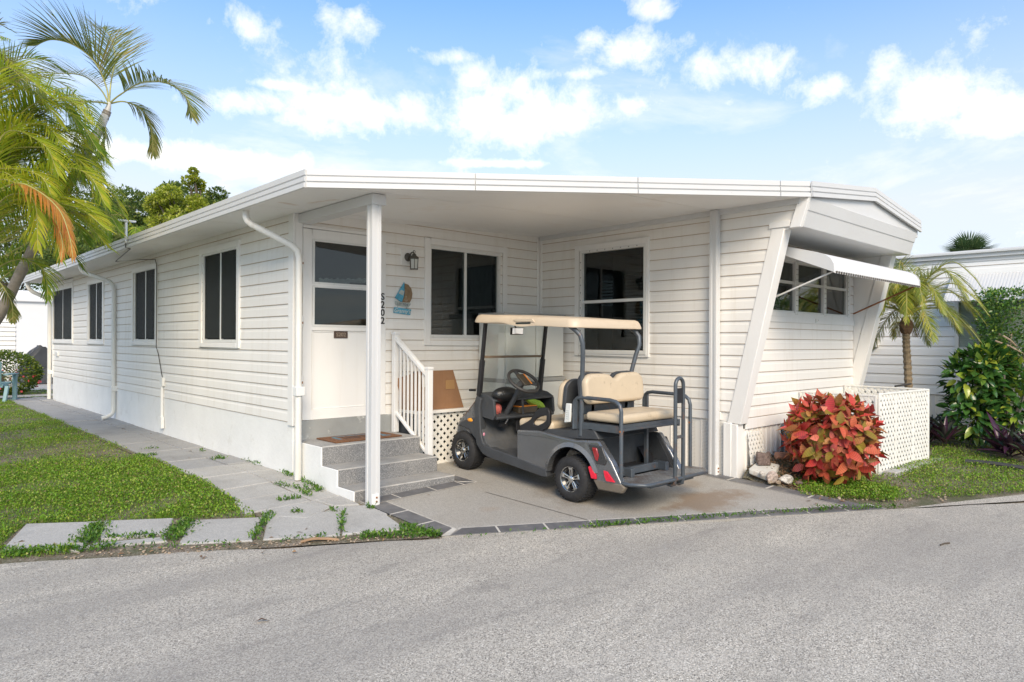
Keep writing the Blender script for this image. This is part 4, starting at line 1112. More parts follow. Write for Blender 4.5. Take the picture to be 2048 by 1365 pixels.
# cardboard box
CARD = paint('cardboard', (.27, .145, .075), .85, .10, 3, streak=(.17, .09, .05), streak_amt=.4, bump=.15, bscale=50)
cb = thing('cardboard_box', 'battered open brown cardboard box sitting on the lattice platform', 'box', (4.72, 6.3, .594))
zb = .594
A = [(4.425, 6.20, zb), (5.06, 6.195, zb), (5.06, 6.47, zb), (4.38, 6.50, zb)]
T = [(4.44, 6.215, zb + .425), (4.905, 6.20, zb + .435), (4.93, 6.45, zb + .41), (4.28, 6.48, zb + .33)]
names = ['front_panel', 'end_panel', 'back_panel', 'side_panel']
for k in range(4):
    j = (k + 1) % 4; b = MB(); c = Vector((4.7, 6.33, zb + .2))
    q = [Vector(A[k]), Vector(A[j]), Vector(T[j]), Vector(T[k])]
    nrm_ = (q[1] - q[0]).cross(q[3] - q[0]).normalized() * .005
    b.hexa([*q, *(p - nrm_ if (p - c).dot(nrm_) > 0 else p + nrm_ for p in q)]); b.build(names[k], CARD, cb)
b = MB(); b.box(4.47, 4.88, 6.23, 6.42, zb + .34, zb + .415); b.build('dark_contents', BLACK, cb, bevel=.01)
WLAB = paint('paper_label', (.66, .64, .58), .7, .1, 30)
b = MB(); q0 = Vector((4.475, 6.196, zb + .20)); b.hexa([(4.475, 6.2015, zb + .255), (4.565, 6.2015, zb + .255), (4.565, 6.208, zb + .385), (4.475, 6.208, zb + .385), (4.475, 6.199, zb + .255), (4.565, 6.199, zb + .255), (4.565, 6.2055, zb + .385), (4.475, 6.2055, zb + .385)]); b.build('label', WLAB, cb)
b = MB(); b.hexa([(4.80, 6.1985, zb + .22), (4.93, 6.1985, zb + .22), (4.92, 6.2, zb + .32), (4.80, 6.2, zb + .32), (4.80, 6.196, zb + .22), (4.93, 6.196, zb + .22), (4.92, 6.1975, zb + .32), (4.80, 6.1975, zb + .32)]); b.build('packing_tape', paint('packing_tape', (.36, .21, .09), .35), cb)

# plastic storage cabinet in the corner
CABM = paint('cabinet_plastic', (.70, .70, .65), .45, .03, 4); CABG = paint('cabinet_grey', (.36, .36, .34), .5, .05, 4)
cab = thing('storage_cabinet', 'tall pale plastic storage cabinet with grey top in the porch corner', 'cabinet', (6.07, 6.25, 0))
cx0, cx1, cy0, cy1 = 5.53, 6.585, 6.02, 6.50
b = MB(); b.box(cx0 + .02, cx1 - .02, cy0 + .02, cy1, .04, 1.64); b.build('cabinet_body', CABM, cab)
b = MB(); b.box(cx0 - .005, cx1, cy0 - .01, cy1, 1.64, 1.70); b.build('lid', CABG, cab, bevel=.012)
b = MB(); b.box(cx0, cx1, cy0 - .004, cy1 - .01, gz(6, 6.1) - .005, .06); b.build('base', CABG, cab, bevel=.01)
for (a, c) in ((cx0 + .03, 6.048), (6.062, cx1 - .03)):
    for z0, z1 in ((.08, .855), (.915, 1.62)):
        b = MB(); b.box(a, c, cy0 - .004, cy0 + .02, z0, z1); d = b.build('door_panel', CABM, cab, bevel=.008)
        for k in range(int((z1 - z0) / .035)):
            pass
        b = MB()
        z = z0 + .04
        while z < z1 - .04: b.box(a + .05, c - .05, cy0 - .007, cy0 - .003, z, z + .016); z += .032
        kind(b.build('ribs', CABM, d), 'stuff')
b = MB(); b.box(cx0 + .01, cx1 - .01, cy0 - .012, cy1 - .01, .862, .910); b.build('middle_band', CABG, cab, bevel=.006)

# television aerial at the eave
ant = thing('roof_aerial', 'short white pipe mast with a flat crossbar at the roof edge', 'aerial', (2.62, pa.y, 2.70))
b = MB(); b.tube([(2.612, pa.y, 2.66), (2.612, pa.y, 2.95)], .017, 10); b.build('mast', WHITEP, ant, smooth=True)
b = MB(); b.box(2.50, 2.73, pa.y - .035, pa.y + .035, 2.95, 2.972); b.build('crossbar', WHITEP, ant, bevel=.008)
# ------------------------------------------------------------------ golf cart
def at_(u, v, x=4.63): return at(u, v, 'x', x)
m, nt, ln, bs = new_mat('cart_metallic_grey')
v = _vec(nt, ln); fl_ = _noise(nt, ln, v, 900, 1)
c = _ramp(nt, ln, fl_, [(.35, (.125, .132, .142)), (.65, (.215, .222, .232))])
f = _ramp(nt, ln, _noise(nt, ln, v, 3, 7, .65), [(.50, (0, 0, 0)), (.75, (.35,) * 3)]); c = _mix(nt, ln, f, c, (.135, .115, .09))
ln.new(c, bs.inputs['Base Color']); bs.inputs['Metallic'].default_value = .55; bs.inputs['Roughness'].default_value = .26
bs.inputs['Coat Weight'].default_value = 1.0; bs.inputs['Coat Roughness'].default_value = .03
CBODY = m
CPLAST = paint('cart_black_plastic', (.046, .050, .055), .55, .18, 6, bump=.2, bscale=160, spots=(.075, .068, .058), spots_amt=.5, spot_scale=7)
CFLOOR = paint('cart_floor', (.075, .078, .080), .75, .18, 8, bump=.25, bscale=120, spots=(.12, .105, .085), spots_amt=.5, spot_scale=9)
TUBE = paint('cart_tube_steel', (.085, .100, .115), .38, .15, 9, metal=.3, spots=(.20, .10, .055), spots_amt=.65, spot_scale=11)
TAN = paint('tan_vinyl', (.57, .465, .325), .42, .06, 5, bump=.12, bscale=90, spots=(.20, .14, .085), spots_amt=.55, spot_scale=7)
TANROOF = paint('tan_roof', (.61, .50, .365), .40, .05, 2.5, spots=(.35, .25, .15), spots_amt=.2, spot_scale=4)
TYRE = paint('tyre_rubber', (.020, .020, .021), .75, .2, 14, bump=.5, bscale=70, spots=(.06, .052, .042), spots_amt=.4, spot_scale=8)
CHROME = paint('chrome', (.62, .62, .60), .18, .08, 10, metal=1.0)
RIMBLK = paint('rim_black', (.012, .012, .013), .25, .2, 10, coat=.6)
REDL = paint('lens_red', (.30, .012, .018), .15, .1, 10, coat=1.0)
REDR = paint('reflector_red', (.75, .02, .05), .3, .1, 20)
AMBER = paint('amber_lens', (.85, .33, .01), .2, .05, 10, coat=.8)
XL, XR = 4.635, 5.585
XC = (XL + XR) / 2
cart = thing('golf_cart', 'grey four seat golf cart with tan roof and rear facing seat parked under the carport', 'golf cart', (XC, 4.9, -.04))
def mirror_x(x): return XL + XR - x

# wheels: tyre with tread blocks, black rim with five chrome spokes
def wheel(xo, yc, zc, side, R=.203, W=.185, rim=.108):
    s = side                                    # +1: outer face looks towards -x
    X = lambda d: xo + d * s
    b = MB(); prof = [(rim, X(.014)), (rim + .012, X(.004)), (rim + .045, X(-.004)), (R - .024, X(.010)), (R - .006, X(.026)), (R, X(.05)), (R, X(W - .05)), (R - .006, X(W - .026)), (R - .024, X(W - .01)), (rim + .04, X(W)), (rim, X(W - .01))]
    b.lathe(prof, (0, yc, zc), 'x', 40)
    ty = b.build('wheel', TYRE, cart, smooth=True, angle=50)
    b = MB()
    for k in range(40):
        th = 2 * math.pi * k / 40
        for (d0, d1, sh) in ((.022, .060, 0), (.070, .115, .07), (.125, .165, 0)):
            cs = []
            for rr in (R - .005, R + .0045):
                for (dd, tt) in ((d0, th + sh), (d1, th + sh + .02), (d1, th + sh + .11), (d0, th + sh + .09)):
                    r2 = rr - (.004 if dd in (.022, .165) else 0)
                    cs.append((X(dd), yc + r2 * math.cos(tt), zc + r2 * math.sin(tt)))
            b.hexa(cs)
    kind(b.build('tread_blocks', TYRE, ty, fix=False), 'stuff')
    b = MB(); b.lathe([(0, X(.045)), (.05, X(.045)), (.085, X(.05)), (rim - .004, X(.022)), (rim + .003, X(.012)), (rim + .002, X(.02)), (rim - .002, X(.06)), (0, X(.07))], (0, yc, zc), 'x', 32, closed=False); b.build('rim', RIMBLK, ty, smooth=True, angle=30)
    b = MB()
    for k in range(5):
        th = 2 * math.pi * k / 5 + .3
        er = Vector((0, math.cos(th), math.sin(th))); et = Vector((0, -math.sin(th), math.cos(th))); O = Vector((0, yc, zc))
        for sg in (-1, 1):
            p = [O + er * .028 + et * (.004 * sg) + Vector((X(.022), 0, 0)), O + er * .028 + et * (.015 * sg) + Vector((X(.024), 0, 0)), O + er * (rim - .012) + et * (.021 * sg) + Vector((X(.018), 0, 0)), O + er * (rim - .012) + et * (.007 * sg) + Vector((X(.016), 0, 0))]
            b.hexa(p + [q + Vector((.022 * s, 0, 0)) for q in p])
        p = [O + er * (rim - .026) + et * -.02 + Vector((X(.016), 0, 0)), O + er * (rim - .026) + et * .02 + Vector((X(.016), 0, 0)), O + er * (rim - .003) + et * .024 + Vector((X(.013), 0, 0)), O + er * (rim - .003) + et * -.024 + Vector((X(.013), 0, 0))]
        b.hexa(p + [q + Vector((.02 * s, 0, 0)) for q in p])
    kind(b.build('chrome_spokes', CHROME, ty, bevel=.002, seg=1), 'stuff')
    b = MB(); b.lathe([(0, X(.008)), (.022, X(.010)), (.030, X(.016)), (.032, X(.03)), (0, X(.035))], (0, yc, zc), 'x', 20, closed=False); b.build('hub_cap', CHROME, ty, smooth=True)
    b = MB(); b.lathe([(rim + .002, X(.012)), (rim + .006, X(.009)), (rim + .009, X(.012)), (rim + .005, X(.016))], (0, yc, zc), 'x', 32); b.build('rim_lip', CHROME, ty, smooth=True)
RW_Y, FW_Y = 4.160, 5.715
wheel(4.615, RW_Y, gz(4.7, RW_Y) + .203, 1); wheel(5.605, RW_Y, gz(5.5, RW_Y) + .203, -1)
wheel(4.640, FW_Y, gz(4.7, FW_Y) + .203, 1); wheel(5.580, FW_Y, gz(5.5, FW_Y) + .203, -1)

# rear side bodies with wheel arches
arch = [(RW_Y + .292 * math.cos(t), .125 + .292 * math.sin(t)) for t in [math.radians(a) for a in range(4, 177, 9)]]
pan = [(4.865, .500), (4.865, .212), (4.455 + .02, .158)] + arch + [(3.845, .110), (3.66, .112), (3.585, .150), (3.70, .335), (3.835, .492), (3.86, .500), (4.10, .482), (4.30, .492), (4.55, .520), (4.70, .512)]
for s in (0, 1):
    x0, x1 = (XL, XL + .075) if s == 0 else (XR - .075, XR)
    b = MB(); b.prism(pan, 'x', x0, x1); sp = b.build('side_panel', CBODY, cart, bevel=.016, seg=3)
    fx0, fx1 = (XL - .012, XL + .03) if s == 0 else (XR - .03, XR + .012)
    ro = [(RW_Y + .335 * math.cos(math.radians(a)), .125 + .335 * math.sin(math.radians(a))) for a in range(6, 168, 6)]
    ri = [(RW_Y + .288 * math.cos(math.radians(a)), .125 + .288 * math.sin(math.radians(a))) for a in range(6, 168, 6)]
    b = MB(); n = len(ro)
    for i in range(n - 1):
        b.hexa([(fx0 if s == 0 else fx1, *ri[i]), (fx0 if s == 0 else fx1, *ri[i + 1]), (XL + .002 if s == 0 else XR - .002, *ro[i + 1]), (XL + .002 if s == 0 else XR - .002, *ro[i]), ((XL + .05) if s == 0 else XR - .05, *ri[i]), ((XL + .05) if s == 0 else XR - .05, *ri[i + 1]), ((XL + .05) if s == 0 else XR - .05, *ro[i + 1]), ((XL + .05) if s == 0 else XR - .05, *ro[i])])
    b.build('fender_flare', CBODY, cart, smooth=True, angle=50)
    # crease line and lower edge
    b = MB(); yq = [(4.85, .462), (4.62, .468), (4.45, .470), (4.30, .455)]
    b.tube([((XL - .001) if s == 0 else XR + .001, y, z) for y, z in yq], .006, 6); b.build('body_crease', CBODY, cart, smooth=True)
    xs_ = XL - .004 if s == 0 else XR + .004
    hs = [(3.955, .462), (3.80, .458), (3.745, .345), (3.765, .300), (3.86, .305)]
    b = MB(); b.prism(hs, 'x', xs_ - .006, xs_ + .012); th_ = b.build('taillight', paint('light_bezel', (.045, .045, .047), .3), cart, bevel=.006)
    b = MB(); b.prism([(3.905, .440), (3.850, .440), (3.828, .380), (3.840, .325), (3.868, .335)], 'x', xs_ - .016, xs_); b.build('lens', REDL, th_, bevel=.008, seg=3)
    for q in ([(3.945, .265), (3.925, .275), (3.865, .205), (3.862, .172), (3.91, .172)], [(3.775, .255), (3.742, .250), (3.660, .172), (3.745, .172), (3.765, .21)]):
        b = MB(); b.prism(q, 'x', XL - .014 if s == 0 else XR - .002, XL + .002 if s == 0 else XR + .014); b.build('reflector', REDR, cart)
    b = MB(); b.prism([(3.905, .165), (3.60, .165), (3.555, .140), (3.59, .085), (3.845, .080)], 'x', XL - .003 if s == 0 else XR - .05, XL + .05 if s == 0 else XR + .003); b.build('bumper_end', paint('bumper_dusty', (.15, .125, .095), .6, .2, 6), cart, bevel=.012)
    # rocker and the black frame in front of the foot well
    xr0, xr1 = (XL - .004, XL + .085) if s == 0 else (XR - .085, XR + .004)
    b = MB(); b.prism([(5.36, .300), (5.40, .255), (5.37, .205), (5.28, .180), (4.52, .095), (4.455, .100), (4.47, .178), (4.865, .232), (5.20, .275)], 'x', xr0, xr1); b.build('rocker_panel', CPLAST, cart, bevel=.01)
    fr_o = [(5.475, .795), (5.515, .70), (5.505, .55), (5.50, .40), (5.47, .29), (5.40, .22), (5.33, .195)]
    fr_i = [(5.40, .765), (5.425, .68), (5.415, .55), (5.405, .42), (5.375, .33), (5.32, .285), (5.25, .275)]
    b = MB(); b.prism(fr_o + fr_i[::-1], 'x', xr0 + (.004 if s == 0 else .0), xr1 - (0 if s == 0 else .004)); b.build('cowl_frame', CPLAST, cart, bevel=.014, seg=3)
    xf0, xf1 = (XL + .012, XL + .10) if s == 0 else (XR - .10, XR - .012)
    b = MB(); b.prism([(5.50, .560), (5.62, .545), (5.74, .500), (5.79, .445), (5.74, .455), (5.68, .440), (5.60, .425), (5.54, .37), (5.49, .33)], 'x', xf0, xf1); b.build('front_fender', CPLAST, cart, bevel=.012)
    xq = XL + .022 if s == 0 else XR - .022
    b = MB(); b.ball((xq, 5.585, .530), .020, .052, .022, 12, 8); b.build('turn_signal', AMBER, cart, smooth=True)
# cowl
b = MB(); b.prism([(5.40, .800), (5.48, .800), (5.57, .735), (5.67, .640), (5.77, .560), (5.85, .475), (5.87, .400), (5.85, .30), (5.78, .26), (5.62, .26), (5.60, .42), (5.47, .42)], 'x', XL + .045, XR - .045)
b.build('front_cowl', CBODY, cart, bevel=.045, seg=5)
b = MB(); b.prism([(5.90, .34), (5.90, .25), (5.80, .22), (5.60, .22), (5.60, .30)], 'x', XL + .12, XR - .12); b.build('front_bumper', CPLAST, cart, bevel=.02)
# floor, bulkhead, dash
b = MB(); b.prism([(4.86, .19), (5.22, .235), (5.36, .30), (5.45, .46), (5.46, .62), (5.43, .62), (5.42, .47), (5.335, .325), (5.20, .255), (4.86, .212)], 'x', XL + .02, XR - .02); b.build('foot_well_floor', CFLOOR, cart, bevel=.004, seg=1)
b = MB(); b.prism([(5.46, .40), (5.46, .60), (5.36, .600), (5.22, .555), (5.205, .565), (5.205, .585), (5.355, .635), (5.44, .64), (5.44, .80), (5.48, .80), (5.48, .40)], 'x', XL + .06, XR - .06); dash = b.build('dashboard', CPLAST, cart, bevel=.006)
b = MB(); b.prism([(5.48, .795), (5.34, .770), (5.24, .735), (5.235, .760), (5.33, .805), (5.48, .825)], 'x', XL + .03, XR - .03); b.build('dash_top', CPLAST, cart, bevel=.014, seg=3)
for xa in (XL + .03, XC - .05, XR - .06):
    b = MB(); b.prism([(5.46, .58), (5.25, .555), (5.22, .60), (5.235, .745), (5.34, .79), (5.46, .79)], 'x', xa, xa + .03); b.build('dash_divider', CPLAST, cart, bevel=.006)
pod = MB(); pod.ball((4.83, 5.24, .815), .165, .09, .075, 20, 12); pod = pod.build('gauge_pod', paint('pod_black', (.016, .017, .018), .35, .2, 10), cart, smooth=True)
GAUGE = paint('gauge_print', (.16, .17, .17), .5)
def pod_mark(u, v, r):
    p = at(u, v, 'y', 5.17); b = MB()
    d = ray(u, v).normalized() * -.02
    b.tube([(p.x + r * math.cos(k * .7854), p.y, p.z + r * math.sin(k * .7854)) for k in range(8)], .0022, 4, closed=True); return b
b = pod_mark(995, 789, .013); b.v = [(x, y - .02, z) for x, y, z in b.v]; b.build('gauge_dial', GAUGE, pod)
b = MB()
for (u, v) in ((1003, 786), (1007, 784), (1005, 790), (1009, 788)):
    p = at(u, v, 'y', 5.155); b.ball(p, .0035, .002, .0035, 6, 4)
kind(b.build('switch_marks', GAUGE, pod), 'stuff')
# steering
col0, hub = Vector((4.86, 5.34, .50)), Vector((4.885, 5.03, .955))
b = MB(); b.tube([col0, hub + Vector((0, .02, -.03))], [.030, .026], 12); stc = b.build('steering_column', CPLAST, cart, smooth=True)
ax = Vector((-.05, -.62, .78)).normalized(); e1 = Vector((1, 0, 0)); e1 = (e1 - ax * e1.dot(ax)).normalized(); e2 = ax.cross(e1)
b = MB(); b.tube([hub + e1 * (.163 * math.cos(t)) + e2 * (.163 * math.sin(t)) for t in [2 * math.pi * k / 40 for k in range(40)]], .0165, 10, closed=True); sw = b.build('steering_wheel', paint('wheel_grip', (.040, .038, .036), .5, .15, 20), cart, smooth=True)
b = MB()
for a in (205, 335, 90):
    t = math.radians(a); d = e1 * math.cos(t) + e2 * math.sin(t); n_ = e1 * -math.sin(t) + e2 * math.cos(t)
    p = [hub + d * .02 - n_ * .03, hub + d * .02 + n_ * .03, hub + d * .155 + n_ * .022, hub + d * .155 - n_ * .022]
    b.hexa([q - ax * .012 for q in p] + [q + ax * .004 for q in p])
b.build('spoke', CPLAST, sw, bevel=.004, seg=1)
b = MB(); p = [hub + e1 * -.045 + e2 * -.075, hub + e1 * .045 + e2 * -.075, hub + e1 * .045 + e2 * .085, hub + e1 * -.045 + e2 * .085]
b.hexa(p + [q + ax * .022 for q in p]); b.build('scorecard_clip', paint('clip_brown', (.055, .045, .032), .5, .2, 10), sw, bevel=.006)
b = MB(); p = [hub + e1 * .046 + e2 * -.07 + ax * .018, hub + e1 * .056 + e2 * -.07 + ax * .018, hub + e1 * .056 + e2 * .08 + ax * .018, hub + e1 * .046 + e2 * .08 + ax * .018]
b.hexa(p + [q + ax * .006 for q in p]); b.build('orange_strip', paint('orange_plastic', (.80, .26, .03), .4), sw)
# pedals, key box
b = MB(); b.box(5.03, 5.19, 5.285, 5.30, .41, .53); b.tube([(5.11, 5.30, .47), (5.11, 5.33, .33)], .014, 8); b.build('brake_pedal', BLACK, cart, bevel=.004, seg=1)
b = MB(); b.hexa([(5.28, 5.22, .285), (5.40, 5.22, .285), (5.40, 5.34, .36), (5.28, 5.34, .36), (5.28, 5.215, .30), (5.40, 5.215, .30), (5.40, 5.335, .375), (5.28, 5.335, .375)]); b.build('accelerator_pedal', BLACK, cart)
b = MB(); b.box(4.815, 4.90, 5.28, 5.34, .475, .52); b.tube([(4.862, 5.27, .505), (4.868, 5.22, .575)], .011, 8, 1); b.build('column_boot', [BLACK, CHROME], cart)
b = MB(); q = at(968, 869, 'y', 5.30); b.ball(q, .014, .007, .018, 10, 6); b.build('key_fob', [paint('pink_fob', (.60, .25, .32), .4)], cart, smooth=True)

# pillars and clear windshield
for s in (0, 1):
    x = 4.665 if s == 0 else 5.555
    b = MB(); b.tube([(x, 5.475, .70), (x, 5.365, 1.54)], .0155, 4, square=True); pl_ = b.build('front_pillar', BLACK, cart)
    b = MB(); b.tube([(x, 5.46, .79), (x, 5.412, 1.16)], .022, 4, square=True); b.build('pillar_sleeve', BLACK, pl_, bevel=.003, seg=1)
    # rear pillar bends forward under the roof
    if s == 0: pth = [(4.675, 4.075, .52), (4.675, 4.065, 1.0), (4.665, 4.050, 1.25), (4.655, 4.045, 1.34), (4.640, 4.060, 1.41), (4.625, 4.10, 1.455), (4.62, 4.16, 1.49)]
    else: pth = [(5.37, 4.10, .52), (5.40, 4.095, 1.0), (5.47, 4.07, 1.24), (5.495, 4.05, 1.33), (5.50, 4.06, 1.41), (5.49, 4.10, 1.46), (5.48, 4.16, 1.50)]
    b = MB(); b.tube(pth, .0215, 10); b.build('rear_pillar', TUBE, cart, smooth=True)
b = MB(); b.hexa([(4.685, 5.468, .805), (5.535, 5.468, .805), (5.535, 5.376, 1.53), (4.685, 5.376, 1.53), (4.685, 5.472, .805), (5.535, 5.472, .805), (5.535, 5.380, 1.53), (4.685, 5.380, 1.53)]); ws = b.build('windshield', CLEAR, cart, fix=True)
yz = lambda z: 5.468 - (z - .805) * .092 / .725
b = MB(); b.box(4.68, 5.54, yz(1.19) - .010, yz(1.19) + .014, 1.180, 1.205); b.build('windshield_hinge', paint('hinge_strip', (.20, .145, .095), .5, .15, 10), ws, bevel=.003, seg=1)
# roof canopy
def rrect(hx, hy, r, n=7):
    o = []
    for (sx, sy, a0) in ((1, 1, 0), (-1, 1, 90), (-1, -1, 180), (1, -1, 270)):
        for k in range(n + 1):
            t = math.radians(a0 + 90 * k / n); o.append((sx * (hx - r) + r * math.cos(t), sy * (hy - r) + r * math.sin(t)))
    return o
RCX, RCY = 5.070, 4.755
hx, hy = .515, .705
def zr(y): return 1.478 + .050 * (y - 3.95)
rings = []
def ring(ix, iy, r, dz, dip=False):
    o = []
    pts = rrect(hx - ix, hy - iy, r)
    for (x, y) in pts:
        z = zr(RCY + y) + dz
        if dip and abs(abs(x) - (hx - ix)) < .05:
            z -= .018 * math.exp(-((y + .10) / .13) ** 2)
            z += .010 * math.exp(-((y - .15) / .10) ** 2)
        o.append((RCX + x, RCY + y, z))
    return o
def densify(pts, k=10):
    o = []
    for i in range(len(pts)):
        a, c = Vector(pts[i]), Vector(pts[(i + 1) % len(pts)])
        n = max(1, int((c - a).length / .07))
        for j in range(n): o.append(a.lerp(c, j / n))
    return o
base = rrect(hx, hy, .09)
den = []
for i in range(len(base)):
    a, c = Vector(base[i]), Vector(base[(i + 1) % len(base)]); n = max(1, int((c - a).length / .05))
    for j in range(n): den.append(a.lerp(c, j / n))
b = MB(); N = len(den)
lev = [(.30, -.006, 0), (.97, -.008, 0), (1.0, -.002, 1), (1.0, .012, 1), (.978, .046, .6), (.955, .068, .2), (.91, .080, 0), (.86, .074, 0), (.60, .086, 0), (.30, .092, 0)]
for sc, dz, dp in lev:
    for p in den:
        inx, iny = hx * (1 - sc) if sc > .8 else 0, hx * (1 - sc) if sc > .8 else 0
        if sc > .8: x = p.x * (hx - inx) / hx; y = p.y * (hy - iny) / hy
        else: x, y = p.x * sc, p.y * sc
        z = zr(RCY + y) + dz
        if dp and abs(p.x) > hx - .06:
            z += dp * (-.020 * math.exp(-((y + .02) / .16) ** 2) + .008 * math.exp(-((y - .28) / .10) ** 2) - .004 * math.exp(-((y + .5) / .2) ** 2))
        b.v.append((RCX + x, RCY + y, z))
for i in range(len(lev) - 1):
    for k in range(N):
        a = i * N + k; c = i * N + (k + 1) % N; b.f.append((a, c, c + N, a + N)); b.m.append(0)
b.f.append(tuple(range(N - 1, -1, -1))); b.m.append(0); e = (len(lev) - 1) * N; b.f.append(tuple(range(e, e + N))); b.m.append(0)
rf = b.build('canopy_roof', TANROOF, cart, smooth=True, angle=60)
for s in (-1, 1):
    b = MB(); x = RCX + s * (hx - .001); b.box(min(x, x + s * .004), max(x, x + s * .004), 4.60, 4.80, zr(4.7) + .004, zr(4.7) + .018); b.build('hand_hold', DARKIN, rf, bevel=.003, seg=1)
    b = MB(); b.prism([(4.84, zr(4.7) + .048), (4.80, zr(4.7) + .056), (4.58, zr(4.7) + .052), (4.54, zr(4.7) + .010), (4.60, zr(4.7) + .022), (4.80, zr(4.7) + .024)], 'x', min(x - s * .02, x - s * .004 + s * .006), max(x - s * .02, x - s * .004 + s * .006)); b.build('roof_moulding', TANROOF, rf, bevel=.004, seg=1)
b = MB(); b.tube([(5.04, 5.33, 1.52), (5.04, 5.30, 1.49)], .008, 6); b.hexa([(4.955, 5.285, 1.425), (5.125, 5.285, 1.425), (5.125, 5.280, 1.500), (4.955, 5.280, 1.500), (4.955, 5.310, 1.425), (5.125, 5.310, 1.425), (5.125, 5.305, 1.500), (4.955, 5.305, 1.500)]); mr = b.build('rear_view_mirror', BLACK, cart, bevel=.012)
b = MB(); b.hexa([(4.963, 5.2835, 1.432), (5.117, 5.2835, 1.432), (5.117, 5.279, 1.494), (4.963, 5.279, 1.494), (4.963, 5.2815, 1.432), (5.117, 5.2815, 1.432), (5.117, 5.277, 1.494), (4.963, 5.277, 1.494)]); b.build('mirror_glass', paint('mirror_silver', (.85, .85, .85), .03, .0, 3, metal=1.0), mr)
b = MB(); p = at(945, 781, 'x', 4.62); b.tube([(4.66, p.y, p.z), (4.58, p.y, p.z + .004)], .012, 8); b.build('side_bracket', BLACK, cart, smooth=True)

# front bench, seat backs
def pad(x0, x1, y0, y1, z0, z1, name, mat, bev=.035, parent=None, tilt=0):
    b = MB(); b.hexa([(x0, y0, z0), (x1, y0, z0), (x1, y1, z0), (x0, y1, z0), (x0, y0 + tilt, z1), (x1, y0 + tilt, z1), (x1, y1 + tilt, z1), (x0, y1 + tilt, z1)])
    return b.build(name, mat, parent or cart, bevel=bev, seg=5)
b = MB(); b.prism([(4.87, .495), (4.84, .525), (4.20, .560), (3.95, .60), (3.92, .59), (3.86, .505), (4.2, .48)], 'x', XL + .03, XR - .03); b.build('seat_base', CPLAST, cart, bevel=.01)
pad(XL + .03, XR - .03, 4.42, 4.875, .520, .610, 'front_seat_cushion', TAN)
def back_outline(x0, x1, z0, z1, notch=.035):
    o = []
    c = (x0 + x1) / 2; w = x1 - x0
    r = .07
    for k in range(6): t = math.radians(180 + 90 * k / 5); o.append((x0 + r + r * math.cos(t), z0 + r + r * math.sin(t)))
    for k in range(6): t = math.radians(270 + 90 * k / 5); o.append((x1 - r + r * math.cos(t), z0 + r + r * math.sin(t)))
    for k in range(7): t = math.radians(0 + 90 * k / 6); o.append((x1 - .12 + .12 * math.cos(t), z1 - .09 + .09 * math.sin(t)))
    o += [(c + .14, z1 - .004), (c + .075, z1 - .016), (c + .03, z1 - notch), (c, z1 - notch - .006), (c - .03, z1 - notch), (c - .075, z1 - .016), (c - .14, z1 - .004)]
    for k in range(7): t = math.radians(90 + 90 * k / 6); o.append((x0 + .12 + .12 * math.cos(t), z1 - .09 + .09 * math.sin(t)))
    return o
def seat_back(x0, x1, z0, z1, yf, th, rake, name, mat, bev, notch=.035):
    o = back_outline(x0, x1, z0, z1, notch); b = MB(); n = len(o)
    b.v = [(x, yf + (z - z0) * rake, z) for x, z in o] + [(x, yf + th + (z - z0) * rake, z) for x, z in o]
    b.f = [tuple(range(n)), tuple(range(2 * n - 1, n - 1, -1))] + [(i, i + n, (i + 1) % n + n, (i + 1) % n) for i in range(n)]; b.m = [0] * len(b.f)
    return b.build(name, mat, cart, bevel=bev, seg=4)
seat_back(XL + .04, XR - .06, .720, 1.005, 4.315, .075, -.12, 'front_seat_back', TAN, .028)
seat_back(XL + .035, XR - .055, .700, 1.015, 4.270, .046, -.12, 'seat_back_shell', CPLAST, .012)
seat_back(XL + .015, XR - .09, .800, 1.070, 3.975, .075, .10, 'rear_seat_back', TAN, .030, .045)
seat_back(XL + .02, XR - .09, .785, 1.080, 4.055, .035, .10, 'seat_back_shell', CPLAST, .010, .045)
b = MB(); b.box(XL + .10, XR - .10, 4.10, 4.135, .70, .79); b.build('back_support_bar', TUBE, cart, bevel=.004, seg=1)
for x in (XL + .23, XR - .23):
    b = MB(); b.box(x - .018, x + .018, 4.10, 4.13, .60, .95); b.build('back_support', TUBE, cart)
